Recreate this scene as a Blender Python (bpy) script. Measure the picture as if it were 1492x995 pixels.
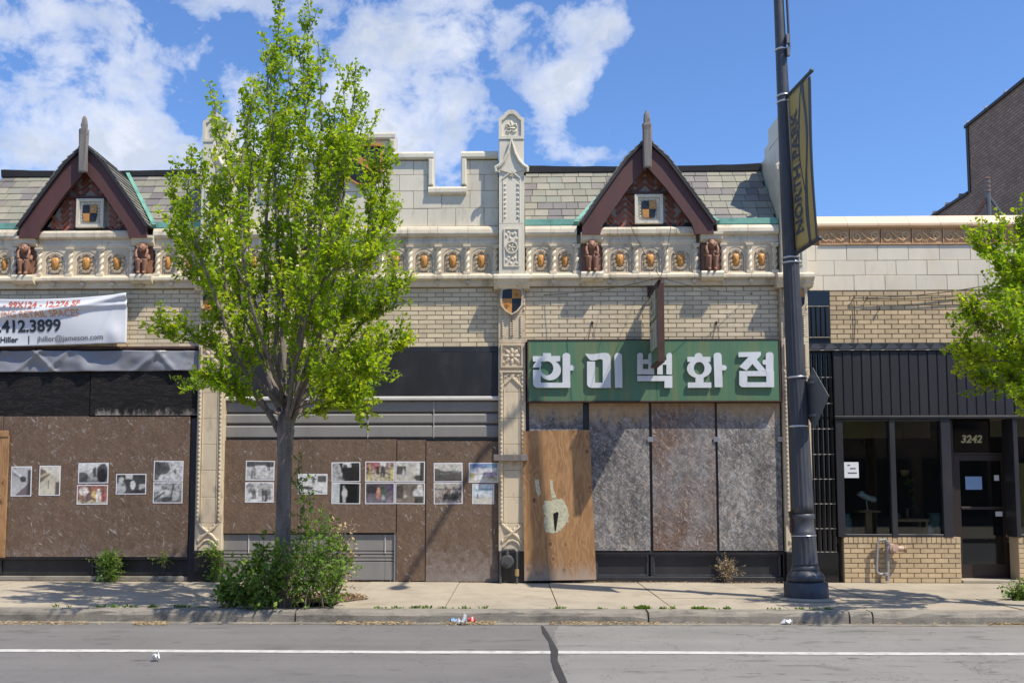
import bpy, bmesh, math, random
import numpy as np
from math import sin, cos, tan, pi, radians, sqrt, atan2
from mathutils import Vector, Matrix, noise as mnoise

for _o in list(bpy.data.objects):
    bpy.data.objects.remove(_o)
SC = bpy.context.scene
COL = SC.collection
R = random.Random(7)

# ------------------------------------------------------------------ camera
PITCH, YAW, FPX = radians(4.6), radians(1.5), 1450.0
CAM = Vector((0.0, -18.0, 1.615))
PX0 = 746 - FPX * tan(YAW)
PY0 = 599.0
cd = bpy.data.cameras.new('camera')
cam = bpy.data.objects.new('camera', cd)
COL.objects.link(cam)
cam.location = CAM
cam.rotation_euler = (pi / 2 + PITCH, 0, YAW)
cd.sensor_width = 36.0
cd.lens = FPX / 1492 * 36.0
cd.shift_x = (746 - PX0) / 1492
cd.shift_y = (PY0 - 497.5) / 1492
cd.clip_start = 0.1
cd.clip_end = 3000
SC.camera = cam

# ------------------------------------------------------------------ light
SUN_V = Vector((1.50, -1.0, 2.85)).normalized()      # towards the sun
SUN_EL = math.asin(SUN_V.z)
w = bpy.data.worlds.new('World')
SC.world = w
w.use_nodes = True
SKY_STRENGTH = 0.122
sl = bpy.data.lights.new('sun', 'SUN')
sl.energy = 4.6
sl.angle = radians(0.53)
sl.color = (1.0, 0.92, 0.78)
so = bpy.data.objects.new('sun', sl)
COL.objects.link(so)
so.rotation_euler = (-SUN_V).to_track_quat('-Z', 'Y').to_euler()
so.location = (20, -20, 40)
SC.view_settings.view_transform = 'Standard'
SC.view_settings.look = 'None'
SC.view_settings.gamma = 1.0
SC.view_settings.exposure = 0.40
SC.view_settings.use_curve_mapping = False
SC.render.engine = 'CYCLES'
SC.cycles.use_denoising = True
SC.cycles.max_bounces = 6
SC.cycles.transparent_max_bounces = 12
try:
    SC.cycles.denoiser = 'OPENIMAGEDENOISE'
except Exception:
    pass


# ------------------------------------------------------------------ node helper
class NT:
    def __init__(s, tree):
        s.t = tree

    def n(s, typ, **kw):
        nd = s.t.nodes.new(typ)
        for k, v in kw.items():
            setattr(nd, k, v)
        return nd

    def put(s, sock, v):
        if isinstance(v, bpy.types.NodeSocket):
            s.t.links.new(v, sock)
        elif isinstance(v, (tuple, list)):
            if len(sock.default_value) == 4 and len(v) == 3:
                v = (*v, 1)
            sock.default_value = v
        else:
            sock.default_value = v

    def math(s, op, a, b=0.0, c=None, clamp=False):
        nd = s.n('ShaderNodeMath', operation=op, use_clamp=clamp)
        s.put(nd.inputs[0], a)
        s.put(nd.inputs[1], b)
        if c is not None:
            s.put(nd.inputs[2], c)
        return nd.outputs[0]

    def vmath(s, op, a, b=(0, 0, 0)):
        nd = s.n('ShaderNodeVectorMath', operation=op)
        s.put(nd.inputs[0], a)
        s.put(nd.inputs[1], b)
        return nd.outputs[0]

    def mix(s, f, a, b, blend='MIX'):
        nd = s.n('ShaderNodeMix', data_type='RGBA', blend_type=blend)
        s.put(nd.inputs[0], f)
        s.put(nd.inputs[6], a)
        s.put(nd.inputs[7], b)
        return nd.outputs[2]

    def noise(s, vec, scale, detail=3, rough=.55, dist=0):
        nd = s.n('ShaderNodeTexNoise')
        s.put(nd.inputs['Vector'], vec)
        nd.inputs['Scale'].default_value = scale
        nd.inputs['Detail'].default_value = detail
        nd.inputs['Roughness'].default_value = rough
        nd.inputs['Distortion'].default_value = dist
        return nd.outputs[0]

    def vor(s, vec, scale, feature='F1', rnd=1.0):
        nd = s.n('ShaderNodeTexVoronoi', feature=feature)
        s.put(nd.inputs['Vector'], vec)
        nd.inputs['Scale'].default_value = scale
        nd.inputs['Randomness'].default_value = rnd
        return nd

    def ramp(s, f, stops, interp='LINEAR'):
        nd = s.n('ShaderNodeValToRGB')
        cr = nd.color_ramp
        cr.interpolation = interp
        while len(cr.elements) < len(stops):
            cr.elements.new(0.5)
        for e, (p, c) in zip(cr.elements, stops):
            e.position = p
            if not isinstance(c, (tuple, list)):
                c = (c, c, c)
            e.color = (*c, 1)
        s.put(nd.inputs[0], f)
        return nd.outputs[0]

    def mapping(s, vec, rot=(0, 0, 0), scale=(1, 1, 1), loc=(0, 0, 0)):
        nd = s.n('ShaderNodeMapping')
        s.put(nd.inputs[0], vec)
        nd.inputs['Location'].default_value = loc
        nd.inputs['Rotation'].default_value = rot
        nd.inputs['Scale'].default_value = scale
        return nd.outputs[0]

    def sep(s, vec):
        nd = s.n('ShaderNodeSeparateXYZ')
        s.put(nd.inputs[0], vec)
        return nd.outputs

    def comb(s, x, y, z):
        nd = s.n('ShaderNodeCombineXYZ')
        s.put(nd.inputs[0], x)
        s.put(nd.inputs[1], y)
        s.put(nd.inputs[2], z)
        return nd.outputs[0]

    def bump(s, h, strength=.3, dist=.01):
        nd = s.n('ShaderNodeBump')
        nd.inputs['Strength'].default_value = strength
        nd.inputs['Distance'].default_value = dist
        s.put(nd.inputs['Height'], h)
        return nd.outputs[0]


def newmat(name):
    m = bpy.data.materials.new(name)
    m.use_nodes = True
    nt = NT(m.node_tree)
    b = m.node_tree.nodes['Principled BSDF']
    return m, nt, b


def pos(nt):
    return nt.n('ShaderNodeNewGeometry').outputs['Position']


def rnd(nt):
    a = nt.n('ShaderNodeObjectInfo').outputs['Random']
    i = nt.n('ShaderNodeNewGeometry').outputs['Random Per Island']
    return nt.math('FRACT', nt.math('ADD', a, i))


def simple(name, base, rough=.6, var=.12, scale=2.5, stain=None, stain_amt=.3, stain_scale=1.2, stretch=1.0,
           speck=.06, speck_scale=60, bump=.15, bump_d=.004, orand=0.0, metal=0.0, spec=.5, palette=None, grime=0.0):
    """weathered surface: base colour, broad blotches, stains, fine speckle, per-piece variation, bump"""
    m, nt, b = newmat(name)
    p = pos(nt)
    ps = nt.mapping(p, scale=(1, 1, 1 / stretch)) if stretch != 1 else p
    col = base
    if palette:
        col = nt.ramp(rnd(nt), palette, 'CONSTANT')
    n1 = nt.noise(ps, scale, 4)
    k = nt.math('ADD', nt.math('MULTIPLY', nt.math('SUBTRACT', n1, .5), 2 * var * 1.6), 1.0)
    n2 = nt.noise(p, speck_scale, 2)
    k = nt.math('MULTIPLY', k, nt.math('ADD', nt.math('MULTIPLY', nt.math('SUBTRACT', n2, .5), 4 * speck), 1.0))
    if orand:
        k = nt.math('MULTIPLY', k, nt.math('ADD', nt.math('MULTIPLY', nt.math('SUBTRACT', rnd(nt), .5), 2 * orand), 1.0))
    col = nt.mix(1.0, col, nt.comb(k, k, k), 'MULTIPLY')
    if stain is not None:
        n3 = nt.noise(ps, stain_scale, 6, .65)
        f = nt.ramp(n3, [(.48, 0), (.72, 1)])
        col = nt.mix(nt.math('MULTIPLY', f, stain_amt), col, stain)
    if grime:
        g1 = nt.noise(nt.mapping(p, scale=(1, 1, .35)), 6.5, 8, .72)
        g2 = nt.noise(p, 1.1, 3)
        gf = nt.math('MULTIPLY', nt.ramp(nt.math('ADD', g1, nt.math('MULTIPLY', nt.math('SUBTRACT', g2, .5), .5)), [(.54, 0), (.70, 1)]), grime)
        col = nt.mix(gf, col, (.13, .10, .07))
    nt.put(b.inputs['Base Color'], col)
    b.inputs['Roughness'].default_value = rough
    b.inputs['Metallic'].default_value = metal
    b.inputs['Specular IOR Level'].default_value = spec
    if bump:
        h = nt.math('ADD', n1, nt.math('MULTIPLY', n2, .6))
        nt.put(b.inputs['Normal'], nt.bump(h, bump, bump_d))
    return m


M = {}
M['terracotta'] = simple('terracotta', (.62, .52, .37), .45, .10, 2.2, (.32, .21, .11), .45, 1.6, 3.0, .07, 90, .15, orand=.06, grime=.5)
M['terracotta_white'] = simple('terracotta_white', (.66, .605, .48), .45, .08, 2.2, (.38, .31, .22), .28, 1.8, 3.0, .09, 110, .12, orand=.06, grime=.30)
M['mould'] = simple('mould', (.66, .58, .435), .42, .09, 3, (.32, .24, .15), .35, 2.4, 1.0, .06, 90, .15, orand=.06, grime=.5)
M['joint'] = simple('joint', (.17, .145, .11), .9, .1, 6)
M['brick_cream'] = simple('brick_cream', (.64, .535, .365), .4, .06, 2, (.32, .22, .12), .25, 1.3, 3, .04, 90, .1, orand=.12, grime=.22)
M['mortar'] = simple('mortar', (.38, .32, .23), .9, .12, 5)
M['slate'] = simple('slate', (.3, .3, .28), .62, .12, 3, (.20, .17, .14), .25, 2, 1, .08, 70, .3,
                    palette=[(0, (.235, .225, .175)), (.2, (.165, .150, .142)), (.36, (.25, .24, .185)), (.5, (.195, .178, .160)), (.62, (.205, .21, .17)), (.74, (.255, .235, .19)), (.86, (.15, .138, .132)), (.93, (.22, .22, .175))], orand=.08)
M['copper'] = simple('copper', (.17, .40, .32), .65, .2, 4, (.07, .13, .11), .6, 3, 1, .08, 60, .2, grime=.4)
M['tar'] = simple('tar', (.028, .026, .028), .6, .3, 3)
M['barge'] = simple('barge', (.092, .035, .030), .6, .15, 3, (.05, .022, .02), .5, 4, 4, .08, 60, .2)
M['greywood'] = simple('greywood', (.19, .17, .155), .8, .3, 8, (.07, .06, .06), .7, 9, 8, .12, 60, .6, .01)
M['brick_red'] = simple('brick_red', (.27, .085, .048), .7, .15, 4, (.09, .03, .025), .4, 3, 1, .1, 60, .3, orand=.25)
M['mortar_grey'] = simple('mortar_grey', (.36, .33, .29), .9, .12, 5)
M['black'] = simple('black', (.018, .018, .021), .45, .25, 3, (.06, .055, .05), .4, 3, 2, .1, 50, .15)
M['jet'] = simple('jet', (.012, .012, .014), .3, .1, 3)
M['gold'] = simple('gold', (.52, .245, .055), .45, .12, 8, (.26, .11, .03), .4, 9, 1, .08, 60, .3, .006)
M['figure'] = simple('figure', (.27, .135, .085), .6, .15, 7, (.12, .06, .04), .4, 9, 1, .1, 60, .3)
M['rust'] = simple('rust', (.065, .031, .026), .8, .25, 6, (.13, .055, .025), .35, 8, 1, .1, 60)
M['white_letter'] = simple('white_letter', (.64, .665, .70), .45, .05, 3, (.42, .41, .37), .35, 3.5, 4, .03, 60, .06, grime=.15)
M['grey_metal'] = simple('grey_metal', (.235, .225, .215), .5, .1, 1.6, (.15, .13, .11), .4, 1.5, 3, .04, 60, .06)
M['grey_metal_dark'] = simple('grey_metal_dark', (.105, .10, .098), .5, .1, 3)
M['silver_strip'] = simple('silver_strip', (.62, .60, .56), .35, .06, 3, (.4, .38, .35), .3, 5, 1, .04, 60, .1)
M['tarp'] = simple('tarp', (.22, .225, .25), .3, .06, 3, (.27, .27, .30), .3, 2, 1, .02, 60, .05)
M['vinyl'] = simple('vinyl', (.72, .73, .76), .32, .02, 3, speck=.01, bump=.0)
M['frame_black'] = simple('frame_black', (.024, .024, .029), .4, .2, 3, (.06, .055, .05), .3, 3, 3, .06, 50, .1)
M['tile_black'] = simple('tile_black', (.008, .008, .009), .12, .2, 4, bump=.05)
M['white_joint'] = simple('white_joint', (.46, .42, .35), .8, .3, 14, (.12, .1, .09), .6, 12)
M['siding'] = simple('siding', (.0095, .010, .0145), .55, .2, 2, (.022, .022, .025), .5, 2.2, 4, .06, 60, .12, orand=.15)
M['brick_tan'] = simple('brick_tan', (.52, .395, .235), .6, .08, 2, (.26, .17, .09), .35, 1.3, 2, .06, 80, .15, orand=.14, grime=.25)
M['mortar_tan'] = simple('mortar_tan', (.45, .35, .23), .9, .1, 5)
M['block_white'] = simple('block_white', (.67, .60, .475), .5, .07, 2, (.46, .33, .19), .35, 1.6, 3, .07, 110, .1, orand=.06, grime=.15)
M['coping_peach'] = simple('coping_peach', (.72, .53, .36), .5, .08, 2.2, (.5, .36, .24), .35, 2.4, 1, .05, 90, .1, orand=.05)
M['ornament'] = simple('ornament', (.64, .43, .24), .6, .12, 4, (.34, .19, .09), .4, 6, 1, .08, 90, .2, orand=.08)
M['pipe_grey'] = simple('pipe_grey', (.26, .25, .24), .5, .15, 6, (.13, .11, .09), .4, 8)
M['valve_pink'] = simple('valve_pink', (.52, .36, .28), .5, .15, 7, (.3, .2, .14), .4, 8)
M['meter'] = simple('meter', (.07, .07, .075), .4, .2, 6, (.15, .13, .1), .3, 8)
M['brass'] = simple('brass', (.35, .24, .10), .4, .2, 8)
M['concrete'] = simple('concrete', (.36, .312, .24), .85, .14, 1.0, (.19, .16, .12), .5, 1.6, 1, .10, 70, .3, orand=.06, grime=.25)
M['kerb'] = simple('kerb', (.23, .208, .172), .85, .2, 1.6, (.075, .07, .062), .85, 2.6, .45, .12, 45, .5, .012, orand=.08)
M['lamp_paint'] = simple('lamp_paint', (.044, .050, .064), .48, .22, 5, (.11, .105, .10), .45, 8, 3, .08, 50, .15, grime=.25)
M['steel'] = simple('steel', (.58, .58, .60), .3, .05, 8, metal=.8)
M['alu'] = simple('alu', (.16, .17, .18), .45, .08, 5, metal=.3)
M['banner_gold'] = simple('banner_gold', (.46, .40, .20), .6, .08, 3, (.30, .27, .16), .4, 2, 4, .03, 60, .05)
M['banner_blue'] = simple('banner_blue', (.05, .07, .10), .6, .08, 3)
M['bark'] = simple('bark', (.20, .17, .145), .9, .35, 9, (.05, .042, .036), .75, 11, 5.0, .2, 60, 1.0, .03)
M['twig'] = simple('twig', (.16, .13, .095), .9, .2, 9)
M['soil'] = simple('soil', (.12, .085, .055), .95, .3, 9, (.22, .15, .09), .5, 14, 1, .2, 40, .8, .02)
M['dry'] = simple('dry', (.42, .31, .16), .9, .2, 9)
M['line_paint'] = simple('line_paint', (.52, .51, .48), .75, .06, 2, (.22, .21, .20), .85, 7, 1, .12, 50)
M['tar_seam'] = simple('tar_seam', (.035, .035, .037), .6, .2, 5)
M['paper'] = simple('paper', (.70, .72, .74), .6, .04, 5)
M['print_border'] = simple('print_border', (.70, .70, .74), .5, .03, 5)
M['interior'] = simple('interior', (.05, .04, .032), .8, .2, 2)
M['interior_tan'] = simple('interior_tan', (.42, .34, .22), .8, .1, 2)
M['wood_pale'] = simple('wood_pale', (.42, .28, .14), .6, .1, 5)
M['teal_glaze'] = simple('teal_glaze', (.14, .30, .34), .2, .1, 5)
M['red_print'] = simple('red_print', (.50, .12, .07), .5, .03, 5)
M['orange_print'] = simple('orange_print', (.60, .28, .15), .5, .03, 5)
M['dark_print'] = simple('dark_print', (.022, .026, .032), .5, .03, 5)
M['grey_print'] = simple('grey_print', (.12, .125, .14), .5, .03, 5)
M['wire'] = simple('wire', (.03, .028, .027), .6, .1, 9)
M['roof_felt'] = simple('roof_felt', (.10, .10, .10), .9, .2, 1)
M['curtain'] = simple('curtain', (.42, .30, .10), .8, .1, 4)
M['red_litter'] = simple('red_litter', (.60, .04, .06), .4, .05, 5)


def cloth(m, f=.5):
    nt = NT(m.node_tree)
    b = m.node_tree.nodes['Principled BSDF']
    out = [n for n in nt.t.nodes if n.type == 'OUTPUT_MATERIAL'][0]
    tr = nt.n('ShaderNodeBsdfTranslucent')
    l = b.inputs['Base Color'].links
    nt.put(tr.inputs[0], l[0].from_socket if l else tuple(b.inputs['Base Color'].default_value))
    mx = nt.n('ShaderNodeMixShader')
    mx.inputs[0].default_value = f
    nt.t.links.new(b.outputs[0], mx.inputs[1])
    nt.t.links.new(tr.outputs[0], mx.inputs[2])
    nt.t.links.new(mx.outputs[0], out.inputs[0])


cloth(M['banner_gold'], .5)
cloth(M['vinyl'], .15)


def sep_xz(nt, p):
    o = nt.sep(p)
    return o[0], o[2]


def osb(name, paint, flakes, dens, paint_cover, top_stain=None, z_top=0, seed=0.0, pale_base=None, strand=.07, foot=None, streak=.16):
    """strand board: pressed strands lying in several directions, some bared of paint"""
    m, nt, b = newmat(name)
    p = pos(nt)
    x, z = sep_xz(nt, p)
    v2 = nt.comb(nt.math('ADD', x, seed), z, nt.math('MULTIPLY', nt.sep(p)[1], .2))
    n1 = nt.noise(v2, 1.3, 5, .6)
    n2 = nt.noise(v2, 70, 3)
    n3 = nt.noise(v2, 9, 4, .6)
    col = paint
    if pale_base is not None:
        col = nt.mix(nt.ramp(nt.noise(nt.mapping(v2, scale=(1, .5, 1)), 1.5, 5, .62), [(.40, 0), (.62, 1)]), paint, pale_base)
    k = nt.math('ADD', nt.math('ADD', .48, nt.math('MULTIPLY', n1, .50)), nt.math('ADD', nt.math('MULTIPLY', n2, .24), nt.math('MULTIPLY', n3, .26)))
    k = nt.math('MULTIPLY', k, nt.math('ADD', 1 - streak, nt.math('MULTIPLY', nt.noise(nt.mapping(v2, scale=(7, .7, 1)), 1, 4, .6), 2 * streak)))
    hgt = nt.math('MULTIPLY', n2, .35)
    patch = nt.noise(v2, 2.6, 5, .65)
    fcol = None
    fl = []
    for i, (ang, sc) in enumerate(((.9, (5, 17, 5)), (.6, (9, 30, 9)), (-.8, (13, 48, 13)), (1.5, (8, 34, 8)), (2.4, (20, 62, 20)))):
        vv = nt.mapping(nt.mapping(v2, rot=(0, 0, ang)), scale=sc, loc=(i * 3.1, seed, 0))
        vv = nt.vmath('ADD', vv, nt.comb(nt.math('MULTIPLY', n3, 1.6), nt.math('MULTIPLY', nt.noise(v2, 4, 2), 3.0), 0))
        vo = nt.vor(vv, 1.0)
        cr = nt.sep(vo.outputs['Color'])
        k = nt.math('MULTIPLY', k, nt.math('ADD', 1 - strand, nt.math('MULTIPLY', cr[1], 2 * strand)))
        hgt = nt.math('ADD', hgt, nt.math('MULTIPLY', cr[2], .55))
        thr = nt.math('SUBTRACT', 1.0, nt.math('MULTIPLY', nt.ramp(patch, [(paint_cover - .10, .02), (paint_cover + .16, 1)]), dens))
        pick = nt.math('GREATER_THAN', cr[0], thr)
        near = nt.ramp(vo.outputs['Distance'], [(.26, 1), (.40, 0)])
        fl.append((nt.math('MULTIPLY', pick, near), nt.ramp(cr[1], flakes)))
    col = nt.mix(1.0, col, nt.comb(k, k, k), 'MULTIPLY')
    for ff, fc in fl:
        col = nt.mix(nt.math('MULTIPLY', ff, .8), col, fc)
        hgt = nt.math('ADD', hgt, nt.math('MULTIPLY', ff, .6))
    if top_stain is not None:
        st = nt.math('SUBTRACT', z, z_top)
        st = nt.math('ADD', nt.math('MULTIPLY', st, 3.4), nt.math('MULTIPLY', nt.math('SUBTRACT', nt.noise(nt.mapping(v2, scale=(11, 2.2, 1)), 1, 5, .65), .5), 2.6))
        st = nt.math('MINIMUM', nt.math('MAXIMUM', st, 0), .85)
        col = nt.mix(st, col, nt.mix(n3, top_stain, (.55, .42, .27)))
    if foot is not None:
        st = nt.math('MULTIPLY', nt.math('SUBTRACT', foot, z), 1.5)
        st = nt.math('ADD', st, nt.math('MULTIPLY', nt.math('SUBTRACT', nt.noise(v2, 7, 6, .7), .55), 3.0))
        st = nt.math('MULTIPLY', nt.math('MINIMUM', nt.math('MAXIMUM', st, 0), 1), nt.ramp(nt.math('SUBTRACT', foot + .25, z), [(0, 0), (.4, .6)]))
        col = nt.mix(st, col, (.30, .27, .26))
    nt.put(b.inputs['Base Color'], col)
    b.inputs['Roughness'].default_value = .75
    b.inputs['Specular IOR Level'].default_value = .3
    nt.put(b.inputs['Normal'], nt.bump(hgt, .55, .004))
    return m


FL_B = [(0, (.16, .13, .11)), (.4, (.20, .17, .15)), (.75, (.26, .23, .21)), (.9, (.42, .39, .37)), (1, (.08, .06, .05))]
FL_G = [(0, (.12, .115, .12)), (.3, (.22, .21, .215)), (.55, (.34, .32, .32)), (.75, (.36, .26, .17)), (.9, (.46, .44, .43)), (1, (.08, .07, .07))]
M['osb_brown_left'] = osb('osb_brown_left', (.150, .099, .068), FL_B, .22, .46, seed=0, foot=.75)
M['osb_brown'] = osb('osb_brown', (.160, .106, .073), FL_B, .14, .50, seed=5)
M['osb_brown_b'] = osb('osb_brown_b', (.155, .104, .073), FL_B, .16, .48, seed=11, foot=.75)
M['osb_grey'] = osb('osb_grey', (.14, .13, .126), FL_G, .5, .40, (.38, .20, .07), 2.80, seed=3, pale_base=(.25, .235, .225), strand=.22, streak=.28)
M['osb_grey_b'] = osb('osb_grey_b', (.14, .13, .126), FL_G, .5, .40, (.36, .22, .10), 2.84, seed=23, pale_base=(.26, .245, .235), strand=.22, streak=.28)
M['osb_mixed'] = osb('osb_mixed', (.165, .110, .085), FL_G, .4, .45, (.33, .17, .07), 2.98, seed=17, pale_base=(.22, .205, .20), strand=.16, streak=.2)


def plywood_mat():
    m, nt, b = newmat('plywood')
    p = pos(nt)
    x, z = sep_xz(nt, p)
    v = nt.comb(x, z, 0)
    warp = nt.noise(nt.mapping(v, scale=(5, 1.1, 1)), 1.0, 3)
    # knots pull the grain round them
    kn = nt.vor(nt.mapping(v, scale=(6.0, 4.2, 1), loc=(.3, .1, 0)), 1.0)
    kd = kn.outputs['Distance']
    kc = nt.sep(kn.outputs['Color'])
    has = nt.math('GREATER_THAN', kc[0], .3)
    pull = nt.math('MULTIPLY', nt.math('MULTIPLY', nt.ramp(kd, [(0, 1), (.45, 0)]), has), .75)
    g = nt.math('ADD', nt.math('MULTIPLY', x, 5.0), nt.math('ADD', nt.math('MULTIPLY', warp, 4.5), nt.math('MULTIPLY', pull, 1.4)))
    rings = nt.math('SINE', nt.math('MULTIPLY', g, 9.0))
    fine = nt.noise(nt.mapping(v, scale=(160, 5, 1)), 1.0, 3)
    f = nt.math('ADD', nt.math('MULTIPLY', rings, nt.math('MULTIPLY', nt.noise(v, 3.0, 3), .32)), nt.math('ADD', .26, nt.math('MULTIPLY', fine, .5)))
    col = nt.ramp(f, [(.02, (.16, .074, .028)), (.45, (.31, .165, .068)), (.95, (.46, .27, .125))])
    big = nt.noise(nt.mapping(v, scale=(3.2, .9, 1)), 1.0, 4)
    col = nt.mix(nt.ramp(big, [(.45, 0), (.7, .55)]), col, (.46, .25, .10))
    knot = nt.math('MULTIPLY', nt.ramp(kd, [(.10, 1), (.22, 0)]), has)
    col = nt.mix(nt.math('MULTIPLY', knot, .8), col, (.075, .03, .014))
    # grey weathering rising from the pavement
    wz = nt.math('ADD', nt.math('MULTIPLY', nt.math('SUBTRACT', .38, z), 2.6), nt.math('MULTIPLY', nt.math('SUBTRACT', nt.noise(nt.mapping(v, scale=(14, 2, 1)), 1, 3), .5), 1.6))
    wz = nt.math('MINIMUM', nt.math('MAXIMUM', wz, 0), .75)
    col = nt.mix(wz, col, (.36, .30, .25))
    nt.put(b.inputs['Base Color'], col)
    b.inputs['Roughness'].default_value = .65
    nt.put(b.inputs['Normal'], nt.bump(fine, .25, .003))
    return m


M['plywood'] = plywood_mat()


def peeling_mat():
    m, nt, b = newmat('peeling_black')
    p = pos(nt)
    x, z = sep_xz(nt, p)
    v = nt.comb(x, z, 0)
    n = nt.noise(nt.mapping(v, scale=(3, 7, 1)), 1.5, 7, .7)
    c = nt.noise(nt.mapping(v, scale=(1.5, 11, 1)), 1.2, 8, .72, .6)
    f = nt.ramp(n, [(.57, 0), (.66, 1)])
    crack = nt.math('MULTIPLY', nt.ramp(c, [(.492, 0), (.5, 1), (.508, 0)]), .4)
    col = nt.mix(f, (.011, .0105, .011), (.019, .016, .0145))
    col = nt.mix(crack, col, (.22, .18, .15))
    # paint flaked off along the right sheet's lower edge
    e = nt.math('MULTIPLY', nt.math('SUBTRACT', 3.20, z), 7.0)
    e = nt.math('ADD', e, nt.math('MULTIPLY', nt.math('SUBTRACT', nt.noise(nt.mapping(v, scale=(9, 3.5, 1)), 1, 6, .7), .5), 5.0))
    e = nt.math('MULTIPLY', nt.math('MINIMUM', nt.math('MAXIMUM', nt.math('SUBTRACT', e, .7), 0), 1), nt.math('GREATER_THAN', x, -7.62))
    col = nt.mix(nt.math('MULTIPLY', e, .6), col, (.42, .37, .33))
    nt.put(b.inputs['Base Color'], col)
    b.inputs['Roughness'].default_value = .7
    b.inputs['Specular IOR Level'].default_value = .2
    nt.put(b.inputs['Normal'], nt.bump(nt.math('ADD', n, c), .5, .01))
    return m


M['peeling'] = peeling_mat()


def green_mat():
    m, nt, b = newmat('sign_green')
    p = pos(nt)
    x, z = sep_xz(nt, p)
    v = nt.comb(x, z, 0)
    n = nt.noise(nt.mapping(v, scale=(1.2, .6, 1)), 1.2, 4)
    col = nt.mix(n, (.060, .150, .085), (.105, .205, .115))
    d = nt.noise(nt.mapping(v, scale=(7, .35, 1)), 1.0, 5, .6)
    col = nt.mix(nt.ramp(d, [(.48, 0), (.72, .7)]), col, (.20, .20, .075))
    d2 = nt.noise(nt.mapping(v, scale=(10, .5, 1), loc=(3, 0, 0)), 1.0, 4, .6)
    rs = nt.math('MULTIPLY', nt.ramp(d2, [(.62, 0), (.72, 1)]), nt.ramp(z, [(0, 0), (1, 1)]))
    col = nt.mix(nt.math('MULTIPLY', rs, .65), col, (.30, .13, .04))
    nt.put(b.inputs['Base Color'], col)
    b.inputs['Roughness'].default_value = .45
    nt.put(b.inputs['Normal'], nt.bump(nt.noise(v, 2.5, 2), .08, .02))
    return m


M['green'] = green_mat()


def asphalt_mat():
    m, nt, b = newmat('asphalt')
    p = pos(nt)
    o = nt.sep(p)
    big = nt.noise(p, .9, 4, .6)
    strk = nt.noise(nt.mapping(p, scale=(.18, 3.2, 1)), 1.0, 5, .6)
    fine = nt.noise(p, 140, 2)
    agg = nt.vor(p, 75).outputs['Distance']
    # newer black top to the left of the seam, older grey to the right
    seam = nt.math('ADD', nt.math('MULTIPLY', nt.math('ADD', o[1], 5.0), .06), .58)
    edge = nt.math('ADD', o[0], nt.math('MULTIPLY', nt.math('SUBTRACT', nt.noise(p, 2.2, 2), .5), .18))
    f = nt.math('GREATER_THAN', edge, seam)
    col = nt.mix(f, (.150, .142, .137), (.205, .195, .182))
    k = nt.math('ADD', nt.math('ADD', .40, nt.math('MULTIPLY', big, .40)), nt.math('ADD', nt.math('MULTIPLY', fine, .42), nt.math('MULTIPLY', strk, .40)))
    col = nt.mix(1.0, col, nt.comb(k, k, k), 'MULTIPLY')
    blot = nt.noise(nt.mapping(p, scale=(1.0, 2.4, 1), loc=(4.2, 1.1, 0)), 1.25, 4, .6)
    col = nt.mix(nt.ramp(blot, [(.60, 0), (.68, .5)]), col, (.075, .068, .063))
    oil = nt.noise(nt.mapping(p, scale=(1.4, 4.0, 1), loc=(1.7, 8.1, 0)), 1.6, 5, .6)
    col = nt.mix(nt.ramp(oil, [(.655, 0), (.69, .7)]), col, (.06, .055, .05))
    cr2 = nt.noise(nt.mapping(p, scale=(1.1, .45, 1), loc=(9, 3, 0)), 1.1, 6, .6, .5)
    col = nt.mix(nt.math('MULTIPLY', nt.ramp(cr2, [(.497, 0), (.5, 1), (.503, 0)]), .5), col, (.06, .055, .05))
    cr = nt.noise(nt.mapping(p, scale=(.55, .9, 1)), .9, 5, .55, .35)
    col = nt.mix(nt.math('MULTIPLY', nt.ramp(cr, [(.4965, 0), (.5, 1), (.5035, 0)]), nt.math('MULTIPLY', f, .7)), col, (.06, .055, .05))
    nt.put(b.inputs['Base Color'], col)
    b.inputs['Roughness'].default_value = .85
    nt.put(b.inputs['Normal'], nt.bump(nt.math('ADD', fine, agg), .35, .006))
    return m


M['asphalt'] = asphalt_mat()


def glass_mat():
    m, nt, b = newmat('shop_glass')
    nt.t.nodes.remove(b)
    out = [n for n in nt.t.nodes if n.type == 'OUTPUT_MATERIAL'][0]
    tr = nt.n('ShaderNodeBsdfTransparent')
    tr.inputs[0].default_value = (.80, .84, .84, 1)
    gl = nt.n('ShaderNodeBsdfGlossy')
    gl.inputs['Roughness'].default_value = .015
    fr = nt.n('ShaderNodeFresnel')
    fr.inputs[0].default_value = 1.5
    mx = nt.n('ShaderNodeMixShader')
    nt.t.links.new(fr.outputs[0], mx.inputs[0])
    nt.t.links.new(tr.outputs[0], mx.inputs[1])
    nt.t.links.new(gl.outputs[0], mx.inputs[2])
    nt.t.links.new(mx.outputs[0], out.inputs[0])
    return m


M['glass'] = glass_mat()


def leaf_mat(name, c1, c2, c3, transl=.45):
    m, nt, b = newmat(name)
    a = nt.n('ShaderNodeAttribute', attribute_name='tint').outputs['Fac']
    col = nt.ramp(a, [(0, c1), (.6, c2), (1, c3)])
    nt.put(b.inputs['Base Color'], col)
    b.inputs['Roughness'].default_value = .55
    b.inputs['Specular IOR Level'].default_value = .25
    out = [n for n in nt.t.nodes if n.type == 'OUTPUT_MATERIAL'][0]
    tr = nt.n('ShaderNodeBsdfTranslucent')
    nt.put(tr.inputs[0], nt.mix(1.0, col, (1.25, 1.2, .55), 'MULTIPLY'))
    mx = nt.n('ShaderNodeMixShader')
    mx.inputs[0].default_value = transl
    nt.t.links.new(b.outputs[0], mx.inputs[1])
    nt.t.links.new(tr.outputs[0], mx.inputs[2])
    nt.t.links.new(mx.outputs[0], out.inputs[0])
    return m


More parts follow.
